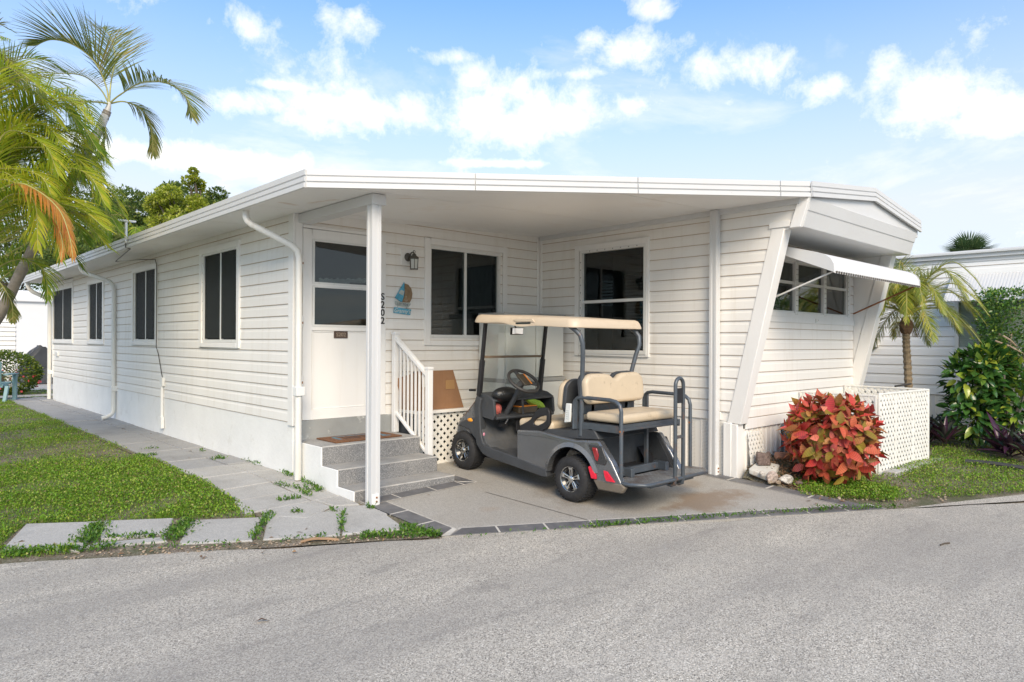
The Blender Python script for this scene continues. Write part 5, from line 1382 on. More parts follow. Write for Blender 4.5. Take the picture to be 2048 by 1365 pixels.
# black hip restraints either side of the bench
def px_loop(pts, x): return [at(880 + a / 7.585, 780 + c / 7.585, 'x', x) for a, c in pts]
out_ = [(1208, 545), (1300, 500), (1375, 445), (1425, 350), (1500, 278), (1570, 268), (1640, 295), (1660, 350), (1655, 540), (1620, 592), (1500, 635), (1350, 630), (1215, 612)]
hole = [(1410, 500), (1425, 455), (1500, 412), (1605, 385), (1612, 395), (1608, 470), (1550, 510), (1480, 545), (1425, 535)]
for s in (0, 1):
    xx_ = 4.648
    q = [(p.y, p.z) for p in px_loop(out_, xx_)]; h = [(p.y, p.z) for p in px_loop(hole, xx_)]
    x0, x1 = (xx_, xx_ + .035) if s == 0 else (mirror_x(xx_) - .035, mirror_x(xx_))
    cy = sum(p[0] for p in h) / len(h); cz = sum(p[1] for p in h) / len(h)
    ang = lambda p: math.atan2(p[1] - cz, p[0] - cy)
    # ring of quads between hole and outline sampled by angle
    def hit(poly, t):
        d = (math.cos(t), math.sin(t)); best = None
        for i in range(len(poly)):
            a, c = poly[i], poly[(i + 1) % len(poly)]
            ex, ez = c[0] - a[0], c[1] - a[1]; den_ = d[0] * ez - d[1] * ex
            if abs(den_) < 1e-9: continue
            u = ((a[0] - cy) * ez - (a[1] - cz) * ex) / den_; w_ = ((a[0] - cy) * d[1] - (a[1] - cz) * d[0]) / den_
            if u > 0 and -1e-6 <= w_ <= 1 + 1e-6: best = u if best is None else max(best, u)
        return (cy + d[0] * (best or .01), cz + d[1] * (best or .01))
    TT = [2 * math.pi * k / 48 for k in range(48)]; O_ = [hit(q, t) for t in TT]; I_ = [hit(h, t) for t in TT]
    b = MB()
    for xx2 in (x0, x1):
        b.v += [(xx2, *p) for p in O_] + [(xx2, *p) for p in I_]
    for k in range(48):
        j = (k + 1) % 48
        b.f += [(k, j, 48 + j, 48 + k), (96 + k, 144 + k, 144 + j, 96 + j), (k, 96 + k, 96 + j, j), (48 + k, 48 + j, 144 + j, 144 + k)]; b.m += [0] * 4
    b.build('hip_restraint', BLACK, cart, bevel=.006)

# rear seat kit
pad(XL + .055, XR - .07, 3.620, 4.045, .655, .735, 'rear_seat_cushion', TAN, .034)
for x in (XL + .03, XR - .05):
    b = MB(); b.box(x, x + .028, 3.632, 4.16, .578, .640); b.build('side_rail', TUBE, cart, bevel=.003, seg=1)
b = MB(); b.box(XL + .058, XR - .05, 3.640, 3.670, .590, .650); b.build('front_rail', TUBE, cart, bevel=.003, seg=1)
b = MB(); b.box(XL + .058, XR - .05, 3.672, 4.15, .636, .645); b.build('seat_pan', BLACK, cart)
b = MB(); b.box(XL + .058, XR - .05, 3.620, 3.640, .600, .618); b.build('front_lip', TUBE, cart)
for s in (0, 1):
    x = XL + .028 if s == 0 else XR + .125
    pth = [(x, 4.150, .575), (x, 4.150, .78), (x, 4.140, .825), (x, 4.105, .853), (x, 4.05, .862), (x, 3.74, .856), (x, 3.675, .845), (x, 3.635, .815), (x, 3.620, .765), (x, 3.618, .115)]
    if s: pth = [(x, p[1], p[2] - (0 if p[2] > .2 else -.07)) for _, p in enumerate(pth)]
    b = MB(); b.tube(pth, .0175, 10); b.build('arm_rail', TUBE, cart, smooth=True)
    b = MB(); b.box(x - .012, x + .018, 4.105, 4.135, .58, .845); b.build('arm_brace', TUBE, cart)
    b = MB(); b.tube([(x - .022, 3.618, .60), (x + .022, 3.618, .60)], .009, 6); b.tube([(x - .024, 3.618, .15), (x + .024, 3.618, .15)], .011, 6); b.build('bolt', RUST, cart)
# foot platform with tread plate
m, nt, ln, bs = new_mat('tread_plate')
v = _vec(nt, ln)
def wav(rot):
    mp = nt.new('ShaderNodeMapping'); mp.inputs['Rotation'].default_value = (0, 0, rot); ln.new(v, mp.inputs['Vector'])
    w_ = nt.new('ShaderNodeTexVoronoi'); w_.inputs['Scale'].default_value = 26; w_.inputs['Randomness'].default_value = .15
    sc = nt.new('ShaderNodeMapping'); sc.inputs['Scale'].default_value = (1, 2.4, 1); ln.new(mp.outputs[0], sc.inputs['Vector']); ln.new(sc.outputs[0], w_.inputs['Vector']); return w_.outputs['Distance']
mn = nt.new('ShaderNodeMath'); mn.operation = 'MINIMUM'; ln.new(wav(.785), mn.inputs[0]); ln.new(wav(-.785), mn.inputs[1])
c = _ramp(nt, ln, mn.outputs[0], [(.10, (.85, .84, .80)), (.30, (.26, .26, .25))]); f = _ramp(nt, ln, _noise(nt, ln, v, 7, 7, .7), [(.48, (0, 0, 0)), (.66, (.75,) * 3)]); c = _mix(nt, ln, f, c, (.13, .075, .045))
ln.new(c, bs.inputs['Base Color']); bs.inputs['Metallic'].default_value = .5; bs.inputs['Roughness'].default_value = .45; _bump(nt, ln, mn.outputs[0], bs, -.8, .01)
PLATE = m
pp = [(XL + .015, 3.70), (XL + .015, 3.52), (XL + .085, 3.415), (XL + .13, 3.40), (XR + .03, 3.40), (XR + .08, 3.415), (XR + .15, 3.50), (XR + .15, 3.60), (XR + .06, 3.70)]
b = MB(); b.prism(pp, 'z', .178, .186); b.build('foot_platform', PLATE, cart)
b = MB(); b.tube([(x, y, .168) for x, y in pp], .0165, 8, closed=True); b.build('platform_rim', TUBE, cart, smooth=True, angle=60)
b = MB(); b.box(XL + .2, XR - .1, 3.44, 3.9, .125, .150); b.build('platform_brace', TUBE, cart)
# grab bar: tall hoop fixed to the platform edge
gx0, gx1, gy = 5.125, 5.245, 3.395
pth = [(gx0, gy + .10, .125), (gx0, gy + .04, .112), (gx0, gy + .008, .125), (gx0, gy, .17), (gx0, gy, .98)] + [((gx0 + gx1) / 2 - (gx1 - gx0) / 2 * math.cos(t), gy, .98 + .062 * math.sin(t)) for t in [math.radians(a) for a in range(20, 170, 20)]] + [(gx1, gy, .98), (gx1, gy, .17), (gx1, gy + .008, .125), (gx1, gy + .04, .112), (gx1, gy + .10, .125)]
b = MB(); b.tube(pth, .0165, 10); gb = b.build('grab_bar', TUBE, cart, smooth=True)
b = MB(); b.box(gx0 + .012, gx1 - .012, gy - .006, gy + .006, .825, .955); b.build('grab_plate', BLACK, gb); b = MB(); b.box(gx0 + .01, gx1 - .01, gy - .012, gy + .012, .520, .545); b.build('cross_bar', TUBE, gb)
# open rear well with struts
b = MB(); b.box(XL + .07, XR - .07, 3.98, 4.00, .16, .58); b.build('well_back', CPLAST, cart)
b = MB(); b.box(XL + .07, XR - .07, 3.62, 3.98, .150, .165); b.build('well_floor', BLACK, cart)
for x in (XL + .072, XR - .078):
    b = MB(); b.prism([(3.98, .165), (3.66, .165), (3.86, .48), (3.98, .50)], 'x', x, x + .006); b.build('well_side', CPLAST, cart)
b = MB(); b.box(XL + .16, XR - .16, 3.72, 3.76, .190, .255); b.build('well_crossbar', TUBE, cart, bevel=.004, seg=1)
for x in (XL + .20, XR - .24):
    b = MB(); b.box(x, x + .05, 3.64, 3.78, .186, .262); b.build('well_bracket', TUBE, cart, bevel=.004, seg=1)
for x in (5.26,):
    b = MB(); b.box(x - .014, x + .014, 3.78, 3.81, .22, .585); b.build('seat_strut', TUBE, cart)
b = MB(); b.box(XL + .3, XR - .3, 3.80, 3.95, .165, .24); b.build('battery_tray', BLACK, cart, bevel=.01)
for y in (RW_Y, FW_Y):
    b = MB(); b.tube([(XL + .1, y, gz(5, y) + .2), (XR - .1, y, gz(5, y) + .2)], .03, 8); b.build('axle', BLACK, cart)
b = MB(); b.box(XL + .18, XR - .18, 3.9, 5.6, .13, .22); b.build('chassis', BLACK, cart)
# wheel-arch liners
for s in (0, 1):
    x0, x1 = (XL + .05, XL + .22) if s == 0 else (XR - .22, XR - .05)
    b = MB()
    ps = [(RW_Y + .30 * math.cos(math.radians(a)), .125 + .30 * math.sin(math.radians(a))) for a in range(0, 181, 12)]
    for i in range(len(ps) - 1): b.face([(x0, *ps[i]), (x0, *ps[i + 1]), (x1, *ps[i + 1]), (x1, *ps[i])])
    b.build('arch_liner', BLACK, cart, fix=False)

# things left in the cart
def crumple(name, c, r, mat, label, cat, sub=3, seed=1, amp=.35):
    bm = bmesh.new(); bmesh.ops.create_icosphere(bm, subdivisions=sub, radius=1)
    rr = random.Random(seed); ph = [(rr.uniform(2, 6), rr.uniform(2, 6), rr.uniform(2, 6), rr.uniform(0, 6)) for _ in range(6)]
    for v in bm.verts:
        d = sum(abs(math.sin(v.co.x * a + v.co.y * q + v.co.z * w + p)) for a, q, w, p in ph) / 6
        v.co = Vector((v.co.x * r[0], v.co.y * r[1], v.co.z * r[2])) * (1 - amp + amp * 1.5 * d)
    me = bpy.data.meshes.new(name); bm.to_mesh(me); bm.free(); me.materials.append(mat)
    o = bpy.data.objects.new(name, me); COL.objects.link(o); o.location = c; tag(o, label, cat); return o
crumple('red_cloth', (4.765, 5.325, .655), (.075, .06, .07), paint('cloth_red', (.48, .12, .10), .9, .2, 25), 'crumpled coral red cloth in the left dash pocket of the golf cart', 'cloth', seed=3)
gl = crumple('work_gloves', (5.30, 5.27, .690), (.15, .045, .038), paint('glove_lime', (.26, .42, .05), .85, .2, 22), 'lime green work gloves lying in the right dash pocket of the golf cart', 'gloves', seed=8, amp=.5)
gl.rotation_euler = (0, math.radians(20), 0)
b = MB(); b.box(5.02, 5.30, 5.235, 5.33, .600, .668); bx_ = b.build('dash_box', paint('dark_carton', (.075, .06, .04), .6, .2, 10), None, bevel=.004, seg=1); tag(bx_, 'long dark box with an orange lid edge lying on the cart dash shelf', 'box')
b = MB(); b.box(5.02, 5.30, 5.230, 5.332, .668, .676); b.build('lid_edge', paint('lid_orange', (.80, .27, .03), .5), bx_)
b = MB(); pts = [at(1131, 792, 'x', 4.64), at(1119, 845, 'x', 4.64)]
b.hexa([(4.625, 4.215, .80), (4.625, 4.155, .80), (4.625, 4.165, .635), (4.625, 4.235, .625), (4.645, 4.215, .80), (4.645, 4.155, .80), (4.645, 4.165, .635), (4.645, 4.235, .625)]); o = b.build('paper_pouch', paint('pouch_white', (.68, .69, .66), .5, .05, 20), None, bevel=.006); tag(o, 'white printed paper pouch hanging at the side of the golf cart seats', 'pouch')
b = MB()
for k in range(5): b.box(4.6235, 4.625, 4.175, 4.212, .66 + k * .018, .664 + k * .018)
kind(b.build('print_lines', paint('print_grey', (.40, .44, .42), .8), o), 'stuff')
# ------------------------------------------------------------------ leaves and plants
def leaf_cards(name, mat, base, dirn, nrm, L, W, parent=None, fold=0.25, bend=0.0):
    """N kite-shaped folded leaves as one mesh (numpy): base points, directions, normals, lengths, widths"""
    N = len(base); dirn = dirn / np.linalg.norm(dirn, axis=1, keepdims=True)
    side = np.cross(dirn, nrm); side /= (np.linalg.norm(side, axis=1, keepdims=True) + 1e-9); up = np.cross(side, dirn)
    L = np.asarray(L)[:, None] * np.ones((N, 1)); W = np.asarray(W)[:, None] * np.ones((N, 1))
    mid = base + dirn * L * .45
    v = np.empty((N, 5, 3)); v[:, 0] = base; v[:, 1] = mid + side * W * .5 + up * W * fold; v[:, 2] = base + dirn * L - up * L * bend; v[:, 3] = mid - side * W * .5 + up * W * fold; v[:, 4] = mid + up * L * bend * .3
    me = bpy.data.meshes.new(name); me.vertices.add(N * 5); me.vertices.foreach_set('co', v.reshape(-1).astype(np.float32))
    idx = (np.arange(N) * 5)[:, None]
    tri = np.concatenate([idx + np.array([[0, 4, 1]]), idx + np.array([[4, 2, 1]]), idx + np.array([[0, 3, 4]]), idx + np.array([[3, 2, 4]])], axis=1).reshape(-1)
    me.loops.add(len(tri)); me.loops.foreach_set('vertex_index', tri.astype(np.int32))
    P_ = N * 4; me.polygons.add(P_); me.polygons.foreach_set('loop_start', (np.arange(P_) * 3).astype(np.int32))
    try: me.polygons.foreach_set('loop_total', np.full(P_, 3, np.int32))
    except Exception: pass
    me.materials.append(mat); me.update(calc_edges=True); me.validate()
    o = bpy.data.objects.new(name, me); COL.objects.link(o); adopt(o, parent); return o
def rdir(n): 
    d = rng.normal(size=(n, 3)); return d / np.linalg.norm(d, axis=1, keepdims=True)

def bez(p, n):
    """Catmull-Rom through points"""
    p = [Vector(q) for q in p]; p = [p[0] * 2 - p[1]] + p + [p[-1] * 2 - p[-2]]; o = []
    for i in range(1, len(p) - 2):
        for k in range(n):
            t = k / n; a, b, c, d = p[i - 1], p[i], p[i + 1], p[i + 2]
            o.append(.5 * ((2 * b) + (c - a) * t + (2 * a - 5 * b + 4 * c - d) * t * t + (3 * b - a - 3 * c + d) * t ** 3))
    o.append(p[-2]); return o

GREEN_PALM = foliage('palm_green', [(0, (.15, .26, .025)), (.55, (.26, .38, .035)), (.85, (.42, .46, .05)), (1, (.58, .50, .07))], .6, .5, None, .25)
YELLOW_PALM = foliage('palm_yellow_green', [(0, (.32, .42, .03)), (.5, (.48, .54, .04)), (1, (.70, .60, .07))], .6, .55, None, .25)
OLIVE_PALM = foliage('palm_olive', [(0, (.14, .19, .04)), (.5, (.23, .26, .06)), (.8, (.34, .31, .09)), (1, (.42, .33, .12))], .6, .45, None, .25)
ORANGE_PALM = foliage('palm_dying_orange', [(0, (.55, .22, .04)), (.5, (.66, .30, .05)), (.8, (.64, .42, .10)), (1, (.55, .17, .05))], .5, .40)
DRY_PALM = foliage('palm_dry', [(0, (.22, .14, .08)), (1, (.36, .25, .14))], .7, .25)
DATE_PALM = foliage('palm_date_green', [(0, (.16, .22, .025)), (.5, (.30, .36, .04)), (.85, (.48, .46, .06)), (1, (.60, .46, .08))], .4, .40)
RACHIS = paint('palm_rachis', (.34, .33, .10), .5, .15, 10)
BARK_PALM = paint('palm_bark', (.27, .24, .205), .85, .22, 9, bump=.7, bscale=30, spots=(.40, .385, .35), spots_amt=.7, spot_scale=8)
BARK_DARK = paint('bark_dark', (.10, .080, .062), .9, .25, 10, bump=.8, bscale=24)

def frond(parent, spine, n=42, leaf=.5, w=.03, mat=None, t0=.16, ang=52, vee=25, droop=.35, taper=True, side_bias=1.0, name='frond', jag=.08, fan_tip=True):
    """feather leaf: tapering rachis and two rows of drooping leaflets"""
    sp = bez(spine, 8); m = len(sp)
    mb = MB()
    r0 = .011
    mb.tube(sp, [r0 * (1 - .85 * i / (m - 1)) + .0012 for i in range(m)], 5, 1)
    lens = [0]
    for i in range(1, m): lens.append(lens[-1] + (sp[i] - sp[i - 1]).length)
    tot = lens[-1]
    def P_(t):
        d = t * tot
        for i in range(1, m):
            if lens[i] >= d:
                f = (d - lens[i - 1]) / max(1e-6, lens[i] - lens[i - 1]); return sp[i - 1].lerp(sp[i], f), (sp[i] - sp[i - 1]).normalized()
        return sp[-1], (sp[-1] - sp[-2]).normalized()
    Z = Vector((0, 0, 1)); lastS = None
    for k in range(n):
        t = t0 + (1 - t0) * (k + .5) / n
        p, T = P_(t)
        S = T.cross(Z)
        if S.length < .15: S = lastS or Vector((1, 0, 0))
        S.normalize()
        if lastS and S.dot(lastS) < 0: S = -S
        lastS = S
        U = S.cross(T).normalized()
        prof = (math.sin(math.pi * min(1, .12 + .88 * ((t - t0) / (1 - t0))) ** .8) ** .6) if taper else 1
        prof = max(.25, prof)
        for s in (-1, 1):
            a = math.radians(ang - 22 * t + random.uniform(-5, 5)); v = math.radians(vee + random.uniform(-8, 8))
            d = (S * s * math.sin(a) * math.cos(v) + U * math.sin(a) * math.sin(v) + T * math.cos(a)).normalized()
            L = leaf * prof * random.uniform(1 - jag, 1 + jag) * (side_bias if s > 0 else 1)
            nseg = 3; q = p.copy(); dd = d.copy(); row = []
            wn_ = T.cross(dd); wn_ = (dd.cross(wn_)).normalized() if wn_.length > .05 else T
            for j in range(nseg + 1):
                f = j / nseg; ww = w * (.55 + .9 * f if f < .34 else 1.0 - (f - .34) * 1.35) * .5; ww = max(ww, .0012)
                row.append((q + wn_ * ww, q - wn_ * ww))
                dd = (dd + Vector((0, 0, -1)) * droop * (.5 + f) / nseg * 1.6 + rand_vec(.03)).normalized(); q = q + dd * (L / nseg)
            base = len(mb.v)
            for (x, y) in row: mb.v += [tuple(x), tuple(y)]
            for j in range(nseg): mb.f.append((base + 2 * j, base + 2 * j + 1, base + 2 * j + 3, base + 2 * j + 2)); mb.m.append(0)
    return mb.build(name, [mat or GREEN_PALM, RACHIS], parent, fix=False)
def rand_vec(a): return Vector((random.uniform(-a, a), random.uniform(-a, a), random.uniform(-a, a)))

# curved palm leaning over the lawn
cp_base = Vector((.82, 11.3, 0))
cp = thing('leaning_palm', 'slender ringed palm with leaning grey trunk and airy crown over the roof edge', 'palm tree', cp_base, None)
tr = [cp_base - Vector((0, 0, .05)), Vector((.93, 11.25, .55)), atd(-38, 690, 9.05), atd(0, 628, 9.0), atd(52, 525, 9.0), atd(105, 428, 9.0), atd(150, 350, 9.0), atd(186, 285, 9.0), atd(207, 240, 9.0), atd(215, 222, 9.0)]
sp = bez(tr, 7); n = len(sp)
b = MB(); b.tube(sp, [(.074 - .026 * i / (n - 1)) + (.004 if i % 3 == 0 else 0) for i in range(n)], 12); b.build('trunk', BARK_PALM, cp, smooth=True)
CS = paint('palm_crownshaft', (.60, .585, .55), .5, .15, 6, spots=(.25, .2, .12), spots_amt=.5)
b = MB(); sh = [atd(186, 288, 8.995), atd(207, 240, 8.995), atd(216, 218, 8.995), atd(219, 205, 8.995)]; b.tube(bez(sh, 4), [.052, .055, .056, .055, .052, .048, .044, .040, .036, .032, .028, .024, .02], 12); b.build('crownshaft', CS, cp, smooth=True)
def pf(pts): return [atd(u, v, d) for u, v, d in pts]
K_ = (218, 208)
frond(cp, pf([(*K_, 9.0), (212, 172, 9.0), (190, 125, 8.9), (150, 92, 8.8), (105, 80, 8.75), (70, 92, 8.7)]), 64, .70, .022, OLIVE_PALM, .22, 58, 28, .22)
frond(cp, pf([(*K_, 9.0), (222, 165, 9.05), (230, 118, 9.3), (222, 78, 9.6), (205, 55, 9.9)]), 62, .66, .022, OLIVE_PALM, .20, 55, 24, .12)
frond(cp, pf([(*K_, 9.0), (240, 190, 8.95), (285, 165, 8.8), (335, 168, 8.6), (372, 195, 8.5), (384, 235, 8.45)]), 64, .58, .022, OLIVE_PALM, .16, 55, 22, .35)
frond(cp, pf([(*K_, 9.0), (250, 204, 9.1), (285, 222, 9.3), (303, 262, 9.4), (306, 310, 9.45)]), 46, .38, .018, OLIVE_PALM, .2, 48, 12, .6)
frond(cp, pf([(*K_, 9.0), (200, 178, 9.2), (165, 152, 9.5), (110, 148, 9.8), (60, 162, 10.0)]), 52, .50, .018, OLIVE_PALM, .2, 60, 30, .18)
frond(cp, pf([(*K_, 9.0), (196, 205, 8.8), (160, 205, 8.5), (120, 212, 8.2), (78, 232, 8.0)]), 46, .46, .018, OLIVE_PALM, .15, 55, 15, .4)
frond(cp, pf([(206, 240, 9.0), (190, 262, 9.0), (178, 285, 9.05), (172, 318, 9.1)]), 22, .22, .022, DRY_PALM, .1, 40, 0, .7)
frond(cp, pf([(206, 240, 9.0), (212, 268, 9.0), (206, 292, 9.0), (198, 318, 9.1)]), 20, .24, .022, OLIVE_PALM, .1, 45, 0, .5)

# feathery clump palms growing out of the left of the frame
cl = thing('areca_palm_clump', 'bushy yellow green clump palm arching in beside the lawn', 'palm tree', (-.3, 8.6, 0))
stems = [((-.35, 8.55, 0), 2.0), ((-.15, 8.8, 0), 2.6), ((-.45, 8.9, 0), 2.9), ((-.1, 8.4, 0), 1.7), ((-.55, 8.4, 0), 2.3), ((.02, 9.1, 0), 2.3)]
for k, (p, h) in enumerate(stems):
    q = Vector(p); b = MB(); t_ = [q - Vector((0, 0, .05)), q + Vector((.08, -.04, h * .5)), q + Vector((.22, -.06, h))]
    b.tube(bez(t_, 5), [.042 - .012 * i / 10 for i in range(11)], 8); b.build('stem', paint('clump_stem', (.30, .30, .12), .6, .2, 8) if k == 0 else bpy.data.materials['clump_stem'], cl, smooth=True)
F = [  # spine pixels and depths, material, leaflet length, droop
 ([(-90, 420, 8.2), (-30, 300, 8.0), (40, 210, 7.8), (110, 200, 7.6), (160, 250, 7.5)], YELLOW_PALM, .52, .35),
 ([(-80, 470, 8.4), (-10, 350, 8.2), (70, 270, 8.0), (140, 270, 7.9), (190, 330, 7.8)], GREEN_PALM, .52, .40),
 ([(-60, 500, 7.9), (20, 400, 7.7), (90, 340, 7.5), (150, 350, 7.4), (185, 410, 7.3)], YELLOW_PALM, .50, .45),
 ([(-70, 540, 8.4), (20, 450, 8.3), (100, 390, 8.2), (170, 400, 8.1), (215, 465, 8.0)], GREEN_PALM, .50, .50),
 ([(-50, 520, 8.8), (40, 440, 8.8), (120, 360, 8.8), (185, 370, 8.8), (228, 440, 8.8)], YELLOW_PALM, .46, .50),
 ([(-120, 380, 7.6), (-60, 250, 7.4), (-10, 150, 7.2), (30, 140, 7.1), (70, 190, 7.0)], YELLOW_PALM, .55, .30),
 ([(-140, 340, 8.6), (-90, 200, 8.6), (-50, 90, 8.6), (-10, 50, 8.6), (20, 60, 8.6)], OLIVE_PALM, .50, .25),
 ([(-130, 300, 8.2), (-80, 180, 8.0), (-30, 110, 7.9), (10, 120, 7.8), (25, 170, 7.7)], OLIVE_PALM, .50, .30),
 ([(-110, 360, 9.2), (-50, 230, 9.2), (20, 130, 9.2), (60, 120, 9.2), (110, 150, 9.2)], GREEN_PALM, .48, .30),
 ([(-90, 600, 7.4), (-40, 470, 7.2), (20, 390, 7.0), (70, 420, 6.9), (95, 520, 6.8)], GREEN_PALM, .48, .60),
 ([(-90, 560, 7.2), (-50, 430, 7.0), (0, 360, 6.9), (40, 400, 6.8), (50, 500, 6.7)], YELLOW_PALM, .46, .60),
 ([(-80, 480, 9.4), (0, 400, 9.5), (80, 330, 9.6), (130, 320, 9.7), (170, 350, 9.8)], GREEN_PALM, .50, .40),
 ([(-60, 420, 8.8), (10, 330, 8.8), (60, 290, 8.7), (120, 310, 8.6), (140, 370, 8.5)], GREEN_PALM, .50, .45),
 ([(-80, 640, 8.4), (-30, 560, 8.3), (30, 520, 8.2), (60, 540, 8.1), (70, 600, 8.0)], GREEN_PALM, .40, .6),
 ([(-60, 620, 9.6), (0, 560, 9.6), (60, 500, 9.6), (110, 500, 9.6), (140, 540, 9.6)], GREEN_PALM, .45, .5),
 ([(-40, 540, 9.9), (60, 470, 10), (150, 430, 10.2), (200, 450, 10.3), (225, 490, 10.4)], GREEN_PALM, .44, .55),
 ([(-130, 430, 8.0), (-60, 330, 7.9), (10, 260, 7.7), (60, 250, 7.6), (100, 290, 7.4)], YELLOW_PALM, .52, .45),
 ([(-130, 480, 7.8), (-60, 390, 7.6), (-10, 340, 7.4), (50, 350, 7.2), (80, 400, 7.1)], YELLOW_PALM, .50, .5),
]
for k in range(15):
    u0, v0 = random.uniform(-150, -30), random.uniform(330, 560); d0 = random.uniform(7.4, 9.6)
    u1, v1 = random.uniform(90, 200), random.uniform(240, 520); up_ = random.uniform(90, 190)
    F.append(([(u0, v0, d0), (u0 * .6 + u1 * .4 - 10, min(v0, v1) - up_ * .5, d0 - .1), (u0 * .25 + u1 * .75, min(v0, v1) - up_ * .42, d0 - .2), (u1, v1, d0 - .3)], random.choice([YELLOW_PALM, YELLOW_PALM, GREEN_PALM]), random.uniform(.42, .54), random.uniform(.35, .55)))
for spine, mm, L, dr in F:
    spine = [(u + (26 if u > 30 else 0), v, d) for u, v, d in spine]
    frond(cl, pf(spine), 62, L, .019, mm, .18, 52, 24, dr)
    s2 = [(u + random.uniform(-45, 25), v + random.uniform(-30, 40), d + random.uniform(.2, .8)) for u, v, d in spine]
    if random.random() < .72: frond(cl, pf(s2), 54, L * .95, .018, random.choice([YELLOW_PALM, GREEN_PALM, GREEN_PALM, OLIVE_PALM]), .18, 52, 22, dr * 1.1)
o = frond(cl, pf([(-30, 395, 7.0), (30, 368, 6.9), (75, 382, 6.8), (118, 420, 6.7), (138, 470, 6.65), (146, 515, 6.6)]), 56, .30, .017, ORANGE_PALM, .22, 40, 5, .75); o['label'] = 'dying orange frond'
o = frond(cl, pf([(-30, 400, 7.2), (20, 378, 7.1), (70, 388, 7.0), (105, 430, 6.9), (124, 480, 6.85), (122, 520, 6.8)]), 48, .28, .016, ORANGE_PALM, .25, 36, 0, .9); o['label'] = 'dying orange frond'
frond(cl, pf([(-5, 560, 8.8), (10, 580, 8.7), (24, 610, 8.7), (26, 645, 8.6)]), 22, .20, .028, OLIVE_PALM, .15, 55, 0, .6)

# pygmy date palm beside the neighbour's wall
dp = thing('date_palm', 'small date palm with rough slim trunk behind the lattice enclosure', 'palm tree', (10.57, 3.24, 0))
b = MB(); t_ = [(10.60, 3.22, -.05), (10.585, 3.235, .4), (10.57, 3.245, .9), (10.545, 3.262, 1.35), (10.54, 3.265, 1.62)]
sp = bez(t_, 12); n = len(sp); b.tube(sp, [(.054 - .009 * i / n) * (1 + .10 * ((i % 2) * 2 - 1)) for i in range(n)], 10)
b.build('trunk', paint('date_trunk', (.24, .185, .12), .95, .3, 30, bump=.9, bscale=70), dp, smooth=False)
b = MB(); b.ball((10.54, 3.265, 1.60), .085, .085, .13, 12, 8, 0, .12); b.build('trunk_head', paint('date_fibre', (.15, .09, .05), .95, .3, 40, bump=.9, bscale=90), dp)
heart = Vector((10.54, 3.265, 1.74))
nf = 38
for k in range(nf):
    a = 2 * math.pi * (k * .381966 * 1.0) ; up_ = .95 - 1.30 * (k / nf) + random.uniform(-.1, .1)
    R_ = random.uniform(.66, .86); D = Vector((math.cos(a), math.sin(a), 0))
    s = [heart, heart + D * R_ * .30 + Vector((0, 0, .16 + .36 * max(up_, -.2))), heart + D * R_ * .68 + Vector((0, 0, .18 + .62 * up_)), heart + D * R_ * .98 + Vector((0, 0, .04 + .66 * up_ - .08)), heart + D * R_ * 1.16 + Vector((0, 0, -.10 + .62 * up_ - .14))]
    frond(dp, s, 46, .26, .0105, DATE_PALM if k < nf - 3 else OLIVE_PALM, .12, 46, 14, .28)
for k in range(5):
    a = random.uniform(0, 6.28); D = Vector((math.cos(a), math.sin(a), 0)); frond(dp, [heart - Vector((0, 0, .12)), heart + D * .12 + Vector((0, 0, -.10)), heart + D * .20 + Vector((0, 0, -.28))], 12, .14, .008, DRY_PALM, .1, 50, 0, .5)

# broadleaf leaf mesh with a bent blade, shared by shrubs
def blade(name, L, W, mat, bend=.18, fold=.16, n=5, wavy=0.0, point=1.0):
    b = MB(); rows = []
    for i in range(n + 1):
        t = i / n; w = W * .5 * (math.sin(math.pi * (t ** .85)) ** .8 if 0 < t < 1 else .02) * (1 if t < .6 else point); z = -bend * L * t * t + fold * 0
        y = L * t
        rows.append(len(b.v)); b.v += [(-w, y, z + w * fold * 2 + wavy * math.sin(t * 9)), (0, y, z), (w, y, z + w * fold * 2 - wavy * math.sin(t * 9 + 1))]
    for i in range(n):
        a, c = rows[i], rows[i + 1]; b.f += [(a, a + 1, c + 1, c), (a + 1, a + 2, c + 2, c + 1)]; b.m += [0, 0]
    me = bpy.data.meshes.new(name); me.from_pydata(b.v, [], b.f); me.materials.append(mat); me.polygons.foreach_set('use_smooth', [True] * len(me.polygons)); me.update(); return me
def place_leaf(me, name, parent, p, d, roll=0.0, s=1.0, upv=Vector((0, 0, 1))):
    upv = Vector(upv)
    d = Vector(d).normalized(); x = d.cross(upv)
    if x.length < .05: x = Vector((1, 0, 0))
    x.normalize(); z = x.cross(d).normalized()
    Mx = Matrix((x, d, z)).transposed().to_4x4() @ Matrix.Rotation(roll, 4, 'Y')
    return share(me, name, parent, Matrix.Translation(p) @ Mx @ Matrix.Scale(s, 4))

def croton_veins(nt, ln, c):
    v = _vec(nt, ln)
    w = nt.new('ShaderNodeTexWave'); w.inputs['Scale'].default_value = 18; w.inputs['Distortion'].default_value = 3.0; w.inputs['Detail'].default_value = 3; w.bands_direction = 'Y'; ln.new(v, w.inputs['Vector'])
    f = _ramp(nt, ln, w.outputs['Fac'], [(.55, (0, 0, 0)), (.85, (.35,) * 3)])
    c = _mix(nt, ln, f, c, (.14, .09, .02))
    f = _ramp(nt, ln, _noise(nt, ln, v, 16, 5, .6), [(.50, (0, 0, 0)), (.68, (.5,) * 3)])
    return _mix(nt, ln, f, c, (.30, .13, .03))
CROT_STOPS = [(0, (.58, .040, .045)), (.16, (.66, .085, .07)), (.30, (.66, .17, .08)), (.40, (.40, .05, .06)), (.50, (.18, .15, .025)), (.62, (.32, .31, .04)), (.70, (.17, .08, .04)), (.78, (.66, .34, .10)), (.90, (.78, .18, .17)), (1, (.58, .06, .075))]
CROTON = foliage('croton_leaf', CROT_STOPS, .45, .20, croton_veins, .25)
